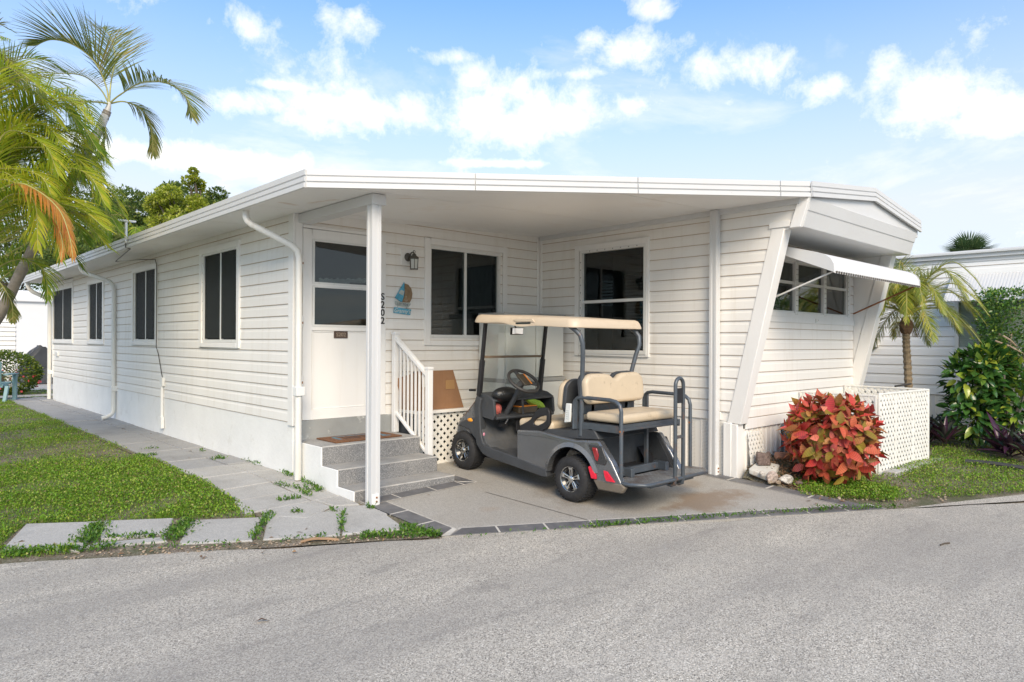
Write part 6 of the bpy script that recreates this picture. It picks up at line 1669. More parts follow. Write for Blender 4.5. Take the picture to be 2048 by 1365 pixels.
cr = thing('croton_bush', 'round croton shrub with red, orange and green leaves in front of the lattice', 'shrub', (7.22, 2.93, gz(7.22, 2.93)))
cc = Vector((7.25, 2.93, .385)); rx, rz = .405, .40
b = MB()
for k in range(9):
    a = 2 * math.pi * k / 9 + .3; top = cc + Vector((math.cos(a) * .34, math.sin(a) * .34, random.uniform(-.05, .30)))
    b.tube(bez([Vector((7.20 + .05 * math.cos(a), 2.95 + .05 * math.sin(a), gz(7.2, 2.95) - .02)), Vector((7.2 + .12 * math.cos(a), 2.95 + .12 * math.sin(a), .12)), top], 4), [.016 - .001 * i for i in range(9)], 6)
kind(b.build('stems', BARK_DARK, cr, smooth=True), 'stuff')
cleaf = [blade('croton_leaf', L, W, CROTON, be, .14, 6, .002) for L, W, be in ((.130, .076, .20), (.142, .080, .38), (.112, .068, .10), (.138, .066, .30))]
heads = []
for tr_ in range(6000):
    d = Vector(rdir(1)[0])
    if d.z < -.80: continue
    r = random.uniform(.84, 1.0)
    q_ = (abs(d.x) ** 2.6 + abs(d.y) ** 2.6 + abs(d.z) ** 2.6) ** (-1 / 2.6)      # a little boxy, as if clipped
    p = cc + Vector((d.x * rx * r * q_, d.y * rx * r * q_, d.z * rz * r * q_))
    if all((p - q).length > .108 for q, _ in heads): heads.append((p, d))
cnt = 0; rest_b, rest_d, rest_n = [], [], []
heads.sort(key=lambda h: (h[0] - CAMP).length)
for p, d in heads:
    ax_ = (d + Vector((0, 0, .45))).normalized(); e = ax_.orthogonal().normalized(); f = ax_.cross(e); nl = random.randint(8, 10)
    for k in range(nl):
        a = 2.4 * k + random.uniform(-.3, .3); tilt = math.radians(40 + 62 * (k / nl)) + random.uniform(-.2, .2)
        dd = ax_ * math.cos(tilt) + (e * math.cos(a) + f * math.sin(a)) * math.sin(tilt) + Vector((0, 0, .05))
        q = p - ax_ * .035 * (k / nl) * 2
        if cnt < 300 and (p - cc).dot(CAMP - cc) > -.12 * 7: place_leaf(random.choice(cleaf), 'leaf', cr, q, dd, random.uniform(-.6, .6), random.choice([.6, .8, .95, 1.05, 1.15]) * random.uniform(.9, 1.1), ax_); cnt += 1
        else: rest_b.append(q); rest_d.append(dd); rest_n.append(ax_)
for k in range(260):
    d = Vector(rdir(1)[0]); p = cc + Vector((d.x * rx, d.y * rx, d.z * rz)) * random.uniform(.35, .75); rest_b.append(p); rest_d.append(Vector(rdir(1)[0])); rest_n.append(Vector(rdir(1)[0]))
N_ = len(rest_b)
kind(leaf_cards('inner_leaves', CROTON, np.array(rest_b), np.array(rest_d), np.array(rest_n), rng.uniform(.11, .16, N_), rng.uniform(.055, .075, N_), cr), 'stuff')

# lattice enclosure round the air conditioner
enc = thing('lattice_enclosure', 'white plastic lattice screen enclosure at the front of the mobile home', 'enclosure', (8.6, 3.0, 0))
E0, E1 = Vector((8.00, 2.745)), Vector((9.30, 2.635))
def PL(p, q):
    d = (q - p).normalized(); nn_ = Vector((d.y, -d.x))
    return lambda a, z, o: (p.x + d.x * a + nn_.x * o, p.y + d.y * a + nn_.y * o, z)
Lf = (E1 - E0).length
zb0 = -.06
for name, P_, L_, z0, z1 in (('lattice_panel', PL(E0, E1), Lf, -.045, .80), ('lattice_panel', PL(Vector((8.00, 3.60)), Vector((8.00, 2.76))), .84, -.045, .78), ('lattice_panel', PL(Vector((9.30, 2.65)), Vector((9.30, 3.60))), .95, -.02, .80)):
    b = MB(); lattice_mesh(b, P_, 0, L_, z0, z1, .060, .0365, 53, 0, .003); wb_ = b.build(name, LATTICE, enc, fix=False); kind(wb_, 'stuff')
    b = MB(); wbox(b, P_, -.004, .022, z0 - .02, z1 + .012, -.006, .012); wbox(b, P_, L_ - .022, L_ + .004, z0 - .02, z1 + .012, -.006, .012); wbox(b, P_, .022, L_ - .022, z1 - .004, z1 + .016, -.006, .012); wbox(b, P_, .022, L_ - .022, z0 - .02, z0, -.006, .012)
    if L_ > 1.2:
        for a in (.40, .86): wbox(b, P_, a, a + .028, z0, z1, -.004, .008)
    b.build('panel_frame', LATTICE, enc, bevel=.002, seg=1)
b = MB(); b.box(8.08, 9.22, 2.90, 3.50, -.05, .66); ac = b.build('condenser_unit', paint('condenser_shade', (.055, .058, .058), .6, .15, 5), enc, bevel=.02)  # oversized box; its near-black colour puts shade behind the lattice holes
b = MB(); wbox(b, PL(E0 + Vector((.03, -.06)), E1 + Vector((.25, -.03))), 0.02, 1.45, gz(8.6, 2.6) - .05, gz(8.6, 2.6) + .025, -.03, .10); tag(b.build('concrete_strip', PAVER, None, bevel=.008), 'narrow concrete strip at the foot of the lattice enclosure', 'edging')
b = MB(); b.tube([at(1790, 773, 'y', 3.0), at(1822, 768, 'y', 2.9)], .012, 8); tag(b.build('pipe', CAB, None, smooth=True), 'dark bent pipe end sticking up behind the lattice enclosure', 'pipe')
STONE = [speckle('stone_%s' % n_, [(0, tint(c, .7)), (.5, c), (1, tint(c, 1.35))], 60, .9, [(tint(c, .6), 9, .5, .7, .6, 5), ((.45, .42, .36), 6, .55, .72, .5, 5)], .7, .01) for n_, c in (('pale', (.46, .43, .38)), ('tan', (.36, .28, .20)), ('brown', (.15, .11, .095)), ('rosy', (.42, .34, .29)))]
def rock(name, c, r, mat, label, seed, sq=.5, rot=0):
    bm = bmesh.new(); bmesh.ops.create_icosphere(bm, subdivisions=3, radius=1); rr = random.Random(seed)
    pl_ = [(Vector((rr.uniform(-1, 1), rr.uniform(-1, 1), rr.uniform(-1, 1))).normalized(), rr.uniform(.55, .85)) for _ in range(9)]
    for v in bm.verts:
        for n_, d in pl_:
            e = v.co.dot(n_)
            if e > d: v.co -= n_ * (e - d)
        v.co += Vector((rr.uniform(-1, 1), rr.uniform(-1, 1), rr.uniform(-1, 1))) * .02
        v.co = Vector((v.co.x * r[0], v.co.y * r[1], v.co.z * r[2]))
    me = bpy.data.meshes.new(name); bm.to_mesh(me); bm.free(); me.materials.append(mat)
    o = bpy.data.objects.new(name, me); COL.objects.link(o); o.location = c; o.rotation_euler = (0, 0, rot); tag(o, label, 'stone', 'stones along the garden bed'); return o
def sst(a, b, x): t = max(0, min(1, (x - a) / (b - a))); return t * t * (3 - 2 * t)
def bedz(x, y): return gz(x, y) - .016 + .17 * sst(3.02, 3.60, y) * sst(6.40, 6.95, x) * (1 - .6 * sst(7.6, 8.0, x))
kind(grid_sheet('soil_bed', SOIL, [6.628 + k * .06 for k in range(24)], [2.86 + k * .06 for k in range(13)], lambda x, y: bedz(x, y) - (.03 if (y < 2.88 or x < 6.63 or x > 7.98) else 0) + .008 * math.sin(x * 31) * math.sin(y * 37)), 'structure')
def rk(x, y, z, r, mat, label, seed, rot=0): rock('stone', (x, y, z), r, mat, label, seed, rot=rot)
rk(6.735, 3.185, -.012, (.095, .060, .055), STONE[0], 'pale grey stone nearest the road end of the garden bed', 1, -.5)
rk(6.650, 3.275, .010, (.078, .055, .062), STONE[3], 'rust stained angular stone between the flat slab and the pale stone', 2)
rk(6.585, 3.345, .035, (.034, .030, .038), STONE[0], 'small round whitish stone beside the flat slab', 3)
rk(6.675, 3.215, -.035, (.042, .028, .020), STONE[1], 'small yellow stone lying between two larger ones', 4)
rk(6.600, 3.265, -.030, (.040, .025, .018), STONE[1], 'small tan stone by the slate tile border', 5)
rk(7.010, 3.50, .150, (.040, .035, .055), STONE[2], 'small dark stone against the ribbed skirting', 6)
rk(6.84, 3.09, -.045, (.06, .035, .02), STONE[2], 'low brown stone at the edge of the weeds', 16)
SLQ = [(6.60, 3.50, .075), (6.63, 3.275, .015), (7.00, 3.36, .085), (6.95, 3.565, .115)]
b = MB(); b.hexa([(x, y, z - .06) for x, y, z in SLQ] + SLQ)
tag(b.build('flat_slab', paint('whitewashed_slab', (.56, .55, .50), .85, .15, 7, bump=.7, bscale=30, spots=(.33, .20, .12), spots_amt=.7, spot_scale=7), None, bevel=.014), 'whitewashed flat slab with rusty stains by the corner post', 'slab')
b = MB(); b.hexa([(6.735, 3.47, .085), (6.865, 3.385, .085), (6.985, 3.455, .10), (6.84, 3.545, .10), (6.735, 3.475, .225), (6.835, 3.405, .205), (6.93, 3.465, .195), (6.83, 3.54, .22)])
tag(b.build('paving_block', STONE[2], None, bevel=.014), 'brown concrete block standing on the whitewashed slab', 'block')
b = MB(); b.tube([(7.06, 3.43, .165), (7.27, 3.32, .145)], .036, 12); tag(b.build('clay_pipe', paint('terracotta', (.36, .19, .13), .8, .15, 10), None, smooth=True), 'short terracotta pipe lying in the bed behind the croton', 'pipe')
PSK = lambda a, z, o: (a, 3.565 - o + (z - .06) * .10, z)
lo_ = thing('lattice_offcut', 'weathered lattice offcut leaning on the white skirting by the corner', 'lattice panel', (6.85, 3.58, .06)); b = MB(); lattice_mesh(b, PSK, 6.77, 7.08, .05, .415, .052, .030, 55, 0, .004); kind(b.build('lattice_panel', LATTICE, lo_, fix=False), 'stuff')
b = MB(); b.hexa([(7.52, 3.50, .02), (7.92, 3.50, .02), (7.92, 3.515, .02), (7.52, 3.515, .02), (7.545, 3.595, .44), (7.945, 3.595, .44), (7.945, 3.61, .44), (7.545, 3.61, .44)]); tag(b.build('slate_board', paint('slate_blue_board', (.10, .125, .145), .6, .15, 5), None), 'slate blue board leaning on the skirting behind the croton', 'board')
MULCH = foliage('dead_leaf', [(0, (.12, .07, .04)), (.5, (.22, .13, .07)), (1, (.34, .22, .12))], .9, 0)
N_ = 700; pts = []
while len(pts) < N_:
    x_, y_ = random.uniform(6.64, 7.5), random.uniform(3.0, 3.58); pts.append((x_, y_, bedz(x_, y_) + random.uniform(.004, .025)))
dn = rdir(N_); dn[:, 2] *= .35; nn_ = rdir(N_); nn_[:, 2] = np.abs(nn_[:, 2]) + 1.2
kind(leaf_cards('leaf_litter', MULCH, np.array(pts), dn, nn_, rng.uniform(.025, .07, N_), rng.uniform(.012, .03, N_), None), 'stuff')

# purple oyster plants: strap leaves in rosettes
OYS = foliage('oyster_leaf', [(0, (.055, .02, .045)), (.4, (.09, .03, .06)), (.62, (.04, .065, .035)), (.85, (.055, .095, .05)), (1, (.13, .06, .10))], .30, .15, None, .5)
oleaf = [blade('strap_leaf', L, W, OYS, be, .35, 6) for L, W, be in ((.36, .058, .25), (.42, .062, .45), (.30, .055, .12))]
def oyster(name, label, spots, h=.30):
    t = thing('oyster_plant', label, 'plant', (*spots[0], gz(*spots[0])), 'purple oyster plants below the hedge')
    for (x, y) in spots:
        for k in range(22):
            a = 2.4 * k + random.uniform(-.3, .3); el_ = math.radians(82 - 66 * (k / 22)) + random.uniform(-.15, .15)
            D = Vector((math.cos(a) * math.cos(el_), math.sin(a) * math.cos(el_), math.sin(el_)))
            place_leaf(random.choice(oleaf), 'leaf', t, Vector((x, y, gz(x, y) + random.uniform(.02, .12))) + D * .02, D, random.uniform(-.3, .3), random.uniform(.7, 1.1))
    return t
oyster('a', 'purple strap leaved plant between the lattice enclosure and the hedge', [(10.35, 2.95), (10.60, 2.78), (10.30, 2.72), (10.75, 3.02), (10.55, 3.1)])
oyster('b', 'green and purple strap leaved plant at the right end under the hedge', [(10.05, 1.98), (10.30, 1.85), (10.22, 2.12), (10.50, 2.05), (10.0, 1.78)])
p = ter(1975, 930); b = MB(); q0, q1 = ter(1930, 927), ter(2050, 942); b.tube(bez([q0 + Vector((0, 0, .02)), (q0 + q1) / 2 + Vector((0, .03, .035)), q1 + Vector((0, 0, .025))], 5), .028, 8); tag(b.build('edging_strip', paint('edging_black', (.035, .036, .036), .7, .2, 10), None, smooth=True), 'black plastic edging strip lying in the grass at the right', 'edging')

# glossy broadleaf shrub and the clipped hedge above it
BROAD = foliage('hibiscus_leaf', [(0, (.035, .10, .022)), (.5, (.06, .16, .034)), (.8, (.10, .22, .045)), (.90, (.34, .46, .05)), (1, (.52, .56, .07))], .22, .25, None, .6)
sh = thing('broadleaf_shrub', 'glossy broad leaved shrub with yellow tips below the clipped hedge', 'shrub', (11.0, 2.75, 0))
bl = [blade('shrub_leaf', L, W, BROAD, be, .15, 5) for L, W, be in ((.16, .085, .25), (.13, .07, .15), (.18, .08, .4))]
b = MB()
for k in range(7):
    a = k * .9; b.tube(bez([Vector((11.2 + .08 * math.cos(a), 2.35 + .08 * math.sin(a), -.03)), Vector((11.2 + .2 * math.cos(a), 2.35 + .25 * math.sin(a), .4)), Vector((11.1 + .4 * math.cos(a), 2.35 + .4 * math.sin(a), .95))], 4), [.028 - .002 * i for i in range(9)], 6)
kind(b.build('stems', BARK_PALM, sh, smooth=True), 'stuff')
blobs = [((10.85, 2.52, .86), (.36, .34, .40)), ((10.80, 2.50, .42), (.36, .34, .34)), ((11.1, 2.25, .66), (.50, .45, .55)), ((11.2, 2.0, .45), (.6, .5, .4)), ((10.95, 2.40, 1.08), (.30, .28, .24))]
sb_, sd_, sn_ = [], [], []; cand = []
for k in range(2300):
    c, r = random.choice(blobs); d = Vector(rdir(1)[0]); f = random.uniform(.5, 1.0) ** .5
    p = Vector((c[0] + d.x * r[0] * f, c[1] + d.y * r[1] * f, c[2] + d.z * r[2] * f))
    if p.z < .12: continue
    dd = (d + Vector((0, 0, -.15)) + rand_vec(.6)).normalized(); cand.append((p, dd))
cand.sort(key=lambda q: (q[0] - CAMP).length)
for k, (p, dd) in enumerate(cand):
    if k < 300: place_leaf(random.choice(bl), 'leaf', sh, p, dd, random.uniform(-.6, .6), random.uniform(.75, 1.1), (CAMP - p).normalized() * .5 + Vector((0, 0, .8)) + rand_vec(.4))
    else: sb_.append(p); sd_.append(dd); sn_.append(Vector((random.uniform(-.5, .5), random.uniform(-.5, .5), 1)))
kind(leaf_cards('foliage', BROAD, np.array(sb_), np.array(sd_), np.array(sn_), rng.uniform(.10, .17, len(sb_)), rng.uniform(.06, .085, len(sb_)), sh, .15), 'stuff')
fp = at(1905, 834, 'x', 10.55); fl_o = thing('hibiscus_flower', 'single pink red flower among the leaves above the purple plants', 'flower', fp)
PETAL = foliage('petal_pink', [(0, (.70, .07, .09)), (1, (.80, .14, .15))], .5, .3)
pm = blade('petal', .085, .075, PETAL, .3, .2, 4)
for k in range(5):
    a = 1.2566 * k; D = Vector((-.6, -.5, .1)) + Vector((-.5 * math.sin(a), .5 * math.sin(a), math.cos(a))) * .9; place_leaf(pm, 'petal', fl_o, fp, D, 0, 1)
HEDGE = foliage('hedge_leaf', [(0, (.05, .13, .022)), (.55, (.10, .23, .034)), (.85, (.19, .34, .05)), (1, (.38, .48, .06))], .28, .25, None, .6)
hg = thing('clipped_hedge', 'tall clipped hedge of tiny dark glossy leaves at the right edge', 'hedge', (11.5, 2.1, 0))
b = MB()
for k in range(9):
    p = Vector((11.5 + random.uniform(-.25, .5), 2.1 + random.uniform(-.5, .3), 0)); b.tube(bez([p - Vector((0, 0, .03)), p + Vector((random.uniform(-.2, .2), random.uniform(-.2, .2), .7)), p + Vector((random.uniform(-.5, .3), random.uniform(-.5, .5), 1.5))], 4), [.03 - .0022 * i for i in range(9)], 6)
for (u0, v0, u1, v1) in ((1990, 682, 2050, 710), (2006, 672, 2035, 695), (1985, 715, 2040, 745)):
    b.tube([at(u0, v0, 'x', 10.98), at((u0 + u1) / 2, (v0 + v1) / 2 - 3, 'x', 10.97), at(u1, v1, 'x', 11.1)], .011, 6)
kind(b.build('branches', paint('cut_branch', (.36, .27, .19), .8, .2, 12), hg, smooth=True), 'stuff')
hb, hd = [], []
BX = [((11.05, 11.05 + 1.6), (.2, 2.60), (1.20, 2.08)), ((11.15, 12.6), (.2, 2.45), (.55, 1.25))]
N_ = 17000
for k in range(N_):
    (xa, xb), (ya, yb), (za, zc) = BX[0] if random.random() < .74 else BX[1]
    x, y, z = random.uniform(xa, xb), random.uniform(ya, yb), random.uniform(za, zc)
    f = random.random()
    if f < .42: x = xa + abs(random.gauss(0, .05)) - .05 * math.sin(y * 9) * math.sin(z * 7)
    elif f < .62: y = yb - abs(random.gauss(0, .05)) + .05 * math.sin(x * 8 + z * 6)
    elif f < .80: z = zc - abs(random.gauss(0, .035)) + .04 * math.sin(x * 7 + y * 9) + (.03 * random.random() ** 3)
    # the front corner is rounded off and the face is hollow in places
    cxr = (x - xa) + (yb - y)
    if cxr < .30 and random.random() < .85: x += .16; y -= .14
    if math.sin(y * 5.1 + 1) * math.sin(z * 6.3) > .80 and random.random() < .8: x += random.uniform(.1, .4)
    hb.append((x, y, z)); hd.append(((-.7, 0, .1) if f < .42 else (0, .7, .1) if f < .62 else (0, 0, .8)))
hb = np.array(hb); hd = np.array(hd) + rdir(N_) * .9; hn = rdir(N_); hn[:, 2] += .8; hn[:, 0] -= .4
kind(leaf_cards('foliage', HEDGE, hb, hd, hn, rng.uniform(.030, .058, N_), rng.uniform(.020, .034, N_), hg, .15), 'stuff')

# ------------------------------------------------------------------ trees behind
def tree(name, label, base, crown, mat, nleaf, lsize, trunk_h, group='trees behind the mobile home', tr=.16, clumps=26, sky_gap=.75):
    t = thing(name, label, 'tree', base, group)
    base = Vector(base); c = Vector(crown[0]); r = Vector(crown[1])
    b = MB(); b.tube(bez([base - Vector((0, 0, .1)), base + Vector((.1, .05, trunk_h * .5)), base.lerp(c, .8)], 4), [tr * (1 - .06 * i) for i in range(9)], 8)
    cl_ = []
    for k in range(clumps):
        d = Vector(rdir(1)[0]); f = random.uniform(.35, 1.0) ** .6; p = c + Vector((d.x * r.x * f, d.y * r.y * f, d.z * r.z * f)); cl_.append((p, random.uniform(.24, .42) * min(r)))
        if k < 12: b.tube(bez([base.lerp(c, .6), base.lerp(c, .8).lerp(p, .5) + rand_vec(.2), p], 3), [.05, .045, .04, .034, .028, .022, .016], 5)
    b.build('trunk', BARK_DARK, t, smooth=True)
    per = nleaf // clumps; P_, D_ = [], []
    for p, cr_ in cl_:
        d = rdir(per); f = rng.uniform(.2, 1.0, (per, 1)) ** .45; q = np.array(p) + d * f * cr_ * np.array([1.15, 1.15, .8]); P_.append(q); D_.append(d + rdir(per) * .8)
    P_ = np.concatenate(P_); D_ = np.concatenate(D_); n_ = rdir(len(P_)); n_[:, 2] += .9
    kind(leaf_cards('crown', mat, P_, D_, n_, rng.uniform(.7, 1.3, len(P_)) * lsize, rng.uniform(.4, .7, len(P_)) * lsize, t, .15), 'stuff')
    return t
FICUS = foliage('ficus_leaf', [(0, (.075, .13, .03)), (.5, (.14, .21, .045)), (.85, (.22, .28, .06)), (1, (.34, .36, .08))], .4, .35)
LIME = foliage('lime_leaf', [(0, (.22, .29, .03)), (.5, (.40, .46, .04)), (.85, (.56, .58, .08)), (1, (.70, .68, .22))], .4, .45)
def tc_(u, v, d): return tuple(atd(u, v, d))
def tb_(u, d): p = atd(u, 680, d); return (p.x, p.y, 0)
tree('ficus_tree', 'dark green leafy tree above the roof nearest the palms', tb_(235, 29), (tc_(232, 458, 29), (1.7, 1.7, 1.6)), FICUS, 9000, .16, 3.6, clumps=36)
tree('ficus_tree', 'tallest dark leafy tree behind the middle of the long roof', tb_(335, 29), (tc_(338, 440, 29), (1.9, 1.8, 1.6)), FICUS, 10000, .16, 3.6, clumps=38)
tree('ficus_tree', 'dark leafy tree whose top just shows above the roof on the right of the group', tb_(440, 28), (tc_(438, 432, 28), (1.0, 1.1, 1.1)), FICUS, 6000, .15, 3.6, clumps=24)
tree('lime_tree', 'bright yellow green tree in front of the dark trees behind the roof', tb_(370, 24), (tc_(372, 430, 24), (1.35, 1.2, .85)), LIME, 7000, .12, 3.0, clumps=26)
tree('lime_tree', 'slim yellow green tree top rising above the dark trees', tb_(396, 24.5), (tc_(394, 376, 24.5), (.36, .36, .62)), LIME, 1800, .11, 3.5, clumps=9)
tree('ficus_tree', 'dark tree filling the gap behind the palm trunk and the far eave', tb_(150, 30), (tc_(150, 520, 30), (1.9, 1.8, 1.5)), FICUS, 9000, .16, 3.0, clumps=30)
tree('ficus_tree', 'dark tree beyond the white building at the far left', tb_(40, 35), (tc_(30, 510, 35), (2.6, 1.8, 1.9)), FICUS, 9000, .17, 3.0, clumps=30)
bp = thing('background_palm', 'small feathery palm rising between roof edge and yellow green tree', 'palm tree', (6.2, 23.5, 0))
b = MB(); b.tube([(6.2, 23.5, -.05), (6.25, 23.5, 2.2), (6.2, 23.4, 3.9)], [.10, .08, .07], 8); b.build('trunk', BARK_PALM, bp, smooth=True)
for k in range(12):
    a = k * .55; D = Vector((math.cos(a), math.sin(a), 0)); h0 = Vector((6.2, 23.4, 3.9)); frond(bp, [h0, h0 + D * .5 + Vector((0, 0, .65)), h0 + D * 1.15 + Vector((0, 0, .75)), h0 + D * 1.7 + Vector((0, 0, .35))], 26, .5, .035, OLIVE_PALM if k % 2 else GREEN_PALM, .15, 52, 20, .5)
# fan palm and tree top beyond the neighbour's roof
fpm = thing('fan_palm', 'spiky fan palm crown showing above the neighbour roof', 'palm tree', (18.6, 4.45, 0))
b = MB(); b.tube([(18.6, 4.45, -.05), (18.6, 4.45, 3.35)], [.16, .13], 10); b.build('trunk', BARK_PALM, fpm, smooth=True)
FAN = foliage('fan_leaf', [(0, (.05, .10, .035)), (.6, (.09, .15, .05)), (1, (.17, .22, .08))], .45, .3)
for k in range(22):
    a = k * 2.4; el_ = math.radians(80 - 75 * k / 22); h0 = Vector((18.6, 4.45, 3.3)); D = Vector((math.cos(a) * math.cos(el_), math.sin(a) * math.cos(el_), math.sin(el_)))
    S = D.cross(Vector((0, 0, 1))).normalized(); U = S.cross(D); b = MB(); c0 = h0 + D * .30
    b.tube([h0, c0], .008, 4)
    for j in range(17):
        g_ = math.radians(-80 + 10 * j); d2 = (D * math.cos(g_) + S * math.sin(g_)).normalized(); L = .42 * (1 - .15 * abs(math.sin(g_))); wv = d2.cross(U).normalized() * .012
        b.v += [tuple(c0 - wv), tuple(c0 + wv), tuple(c0 + d2 * L * .6 + wv), tuple(c0 + d2 * L * .6 - wv), tuple(c0 + d2 * L + U * -.04)]; n_ = len(b.v) - 5
        b.f += [(n_, n_ + 1, n_ + 2, n_ + 3), (n_ + 3, n_ + 2, n_ + 4)]; b.m += [0, 0]
    b.build('frond', FAN, fpm, fix=False)
tree('shade_tree', 'little tree top peeping over the neighbour roof at the right edge', (19.6, 2.5, 0), ((19.7, 2.45, 3.45), (.6, .6, .5)), LIME, 900, .11, 2.6, group='trees beyond the neighbour roof', clumps=9)

# ------------------------------------------------------------------ neighbours
XN = 12.3
nh = thing('neighbour_house', 'white sided neighbouring mobile home with flat roof and window awning', 'mobile home', (XN, 3, 0))
PN = lambda a, z, o: (XN - o, a, z)
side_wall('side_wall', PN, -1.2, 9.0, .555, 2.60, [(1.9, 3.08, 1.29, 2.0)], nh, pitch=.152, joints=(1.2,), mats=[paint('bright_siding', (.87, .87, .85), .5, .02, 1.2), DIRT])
b = MB(); frame_ring(b, PN, 1.86, 3.12, 1.25, 2.04, .05, 0, .03); w = b.build('window', TRIM, nh)
b = MB(); wbox(b, PN, 1.91, 3.07, 1.30, 1.99, -.008, -.004); b.build('pane', CLEAR, w)
b = MB()
for k in range(26): wbox(b, PN, 1.91, 3.07, 1.30 + k * .027, 1.3255 + k * .027, -.020, -.014)
kind(b.build('blinds', paint('neighbour_blind', (.52, .57, .55), .6), w), 'stuff'); recess(PN, (1.9, 3.08, 1.29, 2.0), 'recess', w, .12)
b = MB(); y = -1.2
while y < 9: wbox(b, PN, y + .002, y + .228, -.05, .55, -.02, -.004); wbox(b, PN, y + .21, y + .23, -.05, .55, -.02, .006); y += .23
kind(b.build('skirting', SIDING, nh), 'stuff')
b = MB(); wbox(b, PN, -1.3, 9.0, 2.60, 2.66, -.2, .02); wbox(b, PN, -1.3, 9.0, 2.66, 2.72, -.2, .06); wbox(b, PN, -1.3, 9.0, 2.72, 2.745, -.2, .10); b.build('roof_edge', FASCIA, nh)
b = MB(); b.box(XN + .2, XN + 3.6, -1.25, 8.95, 2.60, 2.80); b.box(XN + .02, XN + 3.5, 8.94, 9.0, 0, 2.6); b.box(XN + .02, XN + 3.5, -1.25, -1.2, 0, 2.6); b.box(XN + 3.45, XN + 3.5, -1.2, 9, 0, 2.6); b.build('roof', FASCIA, nh)
b = MB()
for k in range(28):
    y0_ = 1.98 + k * .042; b.hexa([(XN - .02, y0_, 2.40), (XN - .50, y0_, 1.98), (XN - .50, y0_ + .021, 1.98), (XN - .02, y0_ + .021, 2.40), (XN - .02, y0_, 2.412), (XN - .51, y0_, 1.99), (XN - .51, y0_ + .021, 1.99), (XN - .02, y0_ + .021, 2.412)])
    b.hexa([(XN - .02, y0_ + .021, 2.394), (XN - .50, y0_ + .021, 1.974), (XN - .50, y0_ + .042, 1.974), (XN - .02, y0_ + .042, 2.394), (XN - .02, y0_ + .021, 2.406), (XN - .51, y0_ + .021, 1.984), (XN - .51, y0_ + .042, 1.984), (XN - .02, y0_ + .042, 2.406)])
kind(b.build('window_awning', FASCIA, nh), 'stuff')
b = MB(); wbox(b, PN, 4.22, 4.36, 1.29, 1.42, 0, .10); b.build('vent_box', ALU, nh, bevel=.01); b = MB(); wbox(b, PN, 4.21, 4.37, 1.42, 1.44, 0, .12); b.build('vent_hood', ALU, nh)
# white building beyond the back corner on the left
lh = thing('garden_building', 'plain white building with flat roof beyond the far corner', 'building', (4.6, 28.4, 0))
b = MB(); b.box(3.8, 9.5, 28.4, 33, 0, 2.62); b.build('wall', paint('white_panel', (.74, .75, .76), .5, .02, 1), lh)
b = MB(); b.box(3.70, 9.6, 28.3, 33.1, 2.62, 3.0); b.build('roof', paint('white_roof', (.80, .81, .82), .4, .03, 1), lh, bevel=.04)
z = .25
while z < 2.5:
    b = MB(); b.hexa([(1.2, 28.42, z), (3.79, 28.42, z), (3.79, 28.36, z), (1.2, 28.36, z), (1.2, 28.42, z + .15), (3.79, 28.42, z + .15), (3.79, 28.405, z + .15), (1.2, 28.405, z + .15)]); b.build('siding_plank', SIDING, lh); z += .152
b = MB(); b.box(1.2, 3.79, 28.425, 33, 0, 2.62); b.build('side_wing', SIDING, lh)
b = MB(); b.box(1.1, 3.69, 28.3, 33.1, 2.62, 2.92); b.build('wing_roof', TRIM, lh, bevel=.03)
# covered grill
gr = thing('covered_grill', 'barbecue under a dark grey cover on the far driveway', 'grill cover', (3.9, 25.2, 0))
bm = bmesh.new()
prof = [(-.62, .0), (-.58, .45), (-.42, .78), (-.05, 1.12), (.05, 1.13), (.40, .98), (.60, .86), (.66, .0)]
vs_ = []
for y in (-.30, .30):
    for x, z in prof: vs_.append(bm.verts.new((3.95 + x * .82, 25.2 + y, z * .98 + .05)))
n = len(prof)
bm.faces.new(vs_[:n][::-1]); bm.faces.new(vs_[n:])
for i in range(n): j = (i + 1) % n; bm.faces.new((vs_[i], vs_[j], vs_[n + j], vs_[n + i]))
bmesh.ops.subdivide_edges(bm, edges=bm.edges, cuts=3, use_grid_fill=True)
for v in bm.verts: v.co += Vector(rand_vec(.028))
me = bpy.data.meshes.new('cover'); bm.to_mesh(me); bm.free(); me.materials.append(paint('grill_tarp', (.045, .048, .052), .55, .2, 4)); o = bpy.data.objects.new('cover', me); COL.objects.link(o); adopt(o, gr)
for x in (3.6, 4.35):
    b = MB(); b.lathe([(.05, 0), (.09, .0), (.09, .05), (.05, .05)], (x, 24.95, .09), 'x', 12); b.build('wheel', BLACK, gr)
# round bush with red flowers
rb_ = thing('flowering_bush', 'round clipped green bush with small red flowers behind the garden chair', 'bush', (2.75, 21.0, 0))
BUSH = foliage('bush_leaf', [(0, (.05, .10, .015)), (.5, (.11, .18, .02)), (.85, (.22, .28, .03)), (1, (.34, .36, .05))], .4, .35)
N_ = 5200; d = rdir(N_); d[:, 2] = np.abs(d[:, 2]) * 1.0 - .25 * (d[:, 2] < 0); f = rng.uniform(.55, 1.0, (N_, 1)) ** .4
bc = np.array([2.55, 21.0, .50]); q = bc + rdir(N_) * f * np.array([.80, .75, .56])
q = q[q[:, 2] > .02]; N_ = len(q); nn_ = rdir(N_); nn_[:, 2] += .8
kind(leaf_cards('foliage', BUSH, q, (q - bc) + rdir(N_) * .5, nn_, rng.uniform(.05, .09, N_), rng.uniform(.03, .05, N_), rb_, .15), 'stuff')
b = MB(); b.tube([(2.55, 21, 0), (2.55, 21, .5)], [.05, .03], 6); b.build('stem', BARK_DARK, rb_)
N_ = 46; dd = rdir(N_); dd[:, 1] = -np.abs(dd[:, 1]); dd[:, 2] = dd[:, 2] * .6 - .25; q = bc + dd * np.array([.84, .80, .58]); q = q[q[:, 2] > .05]; N_ = len(q)
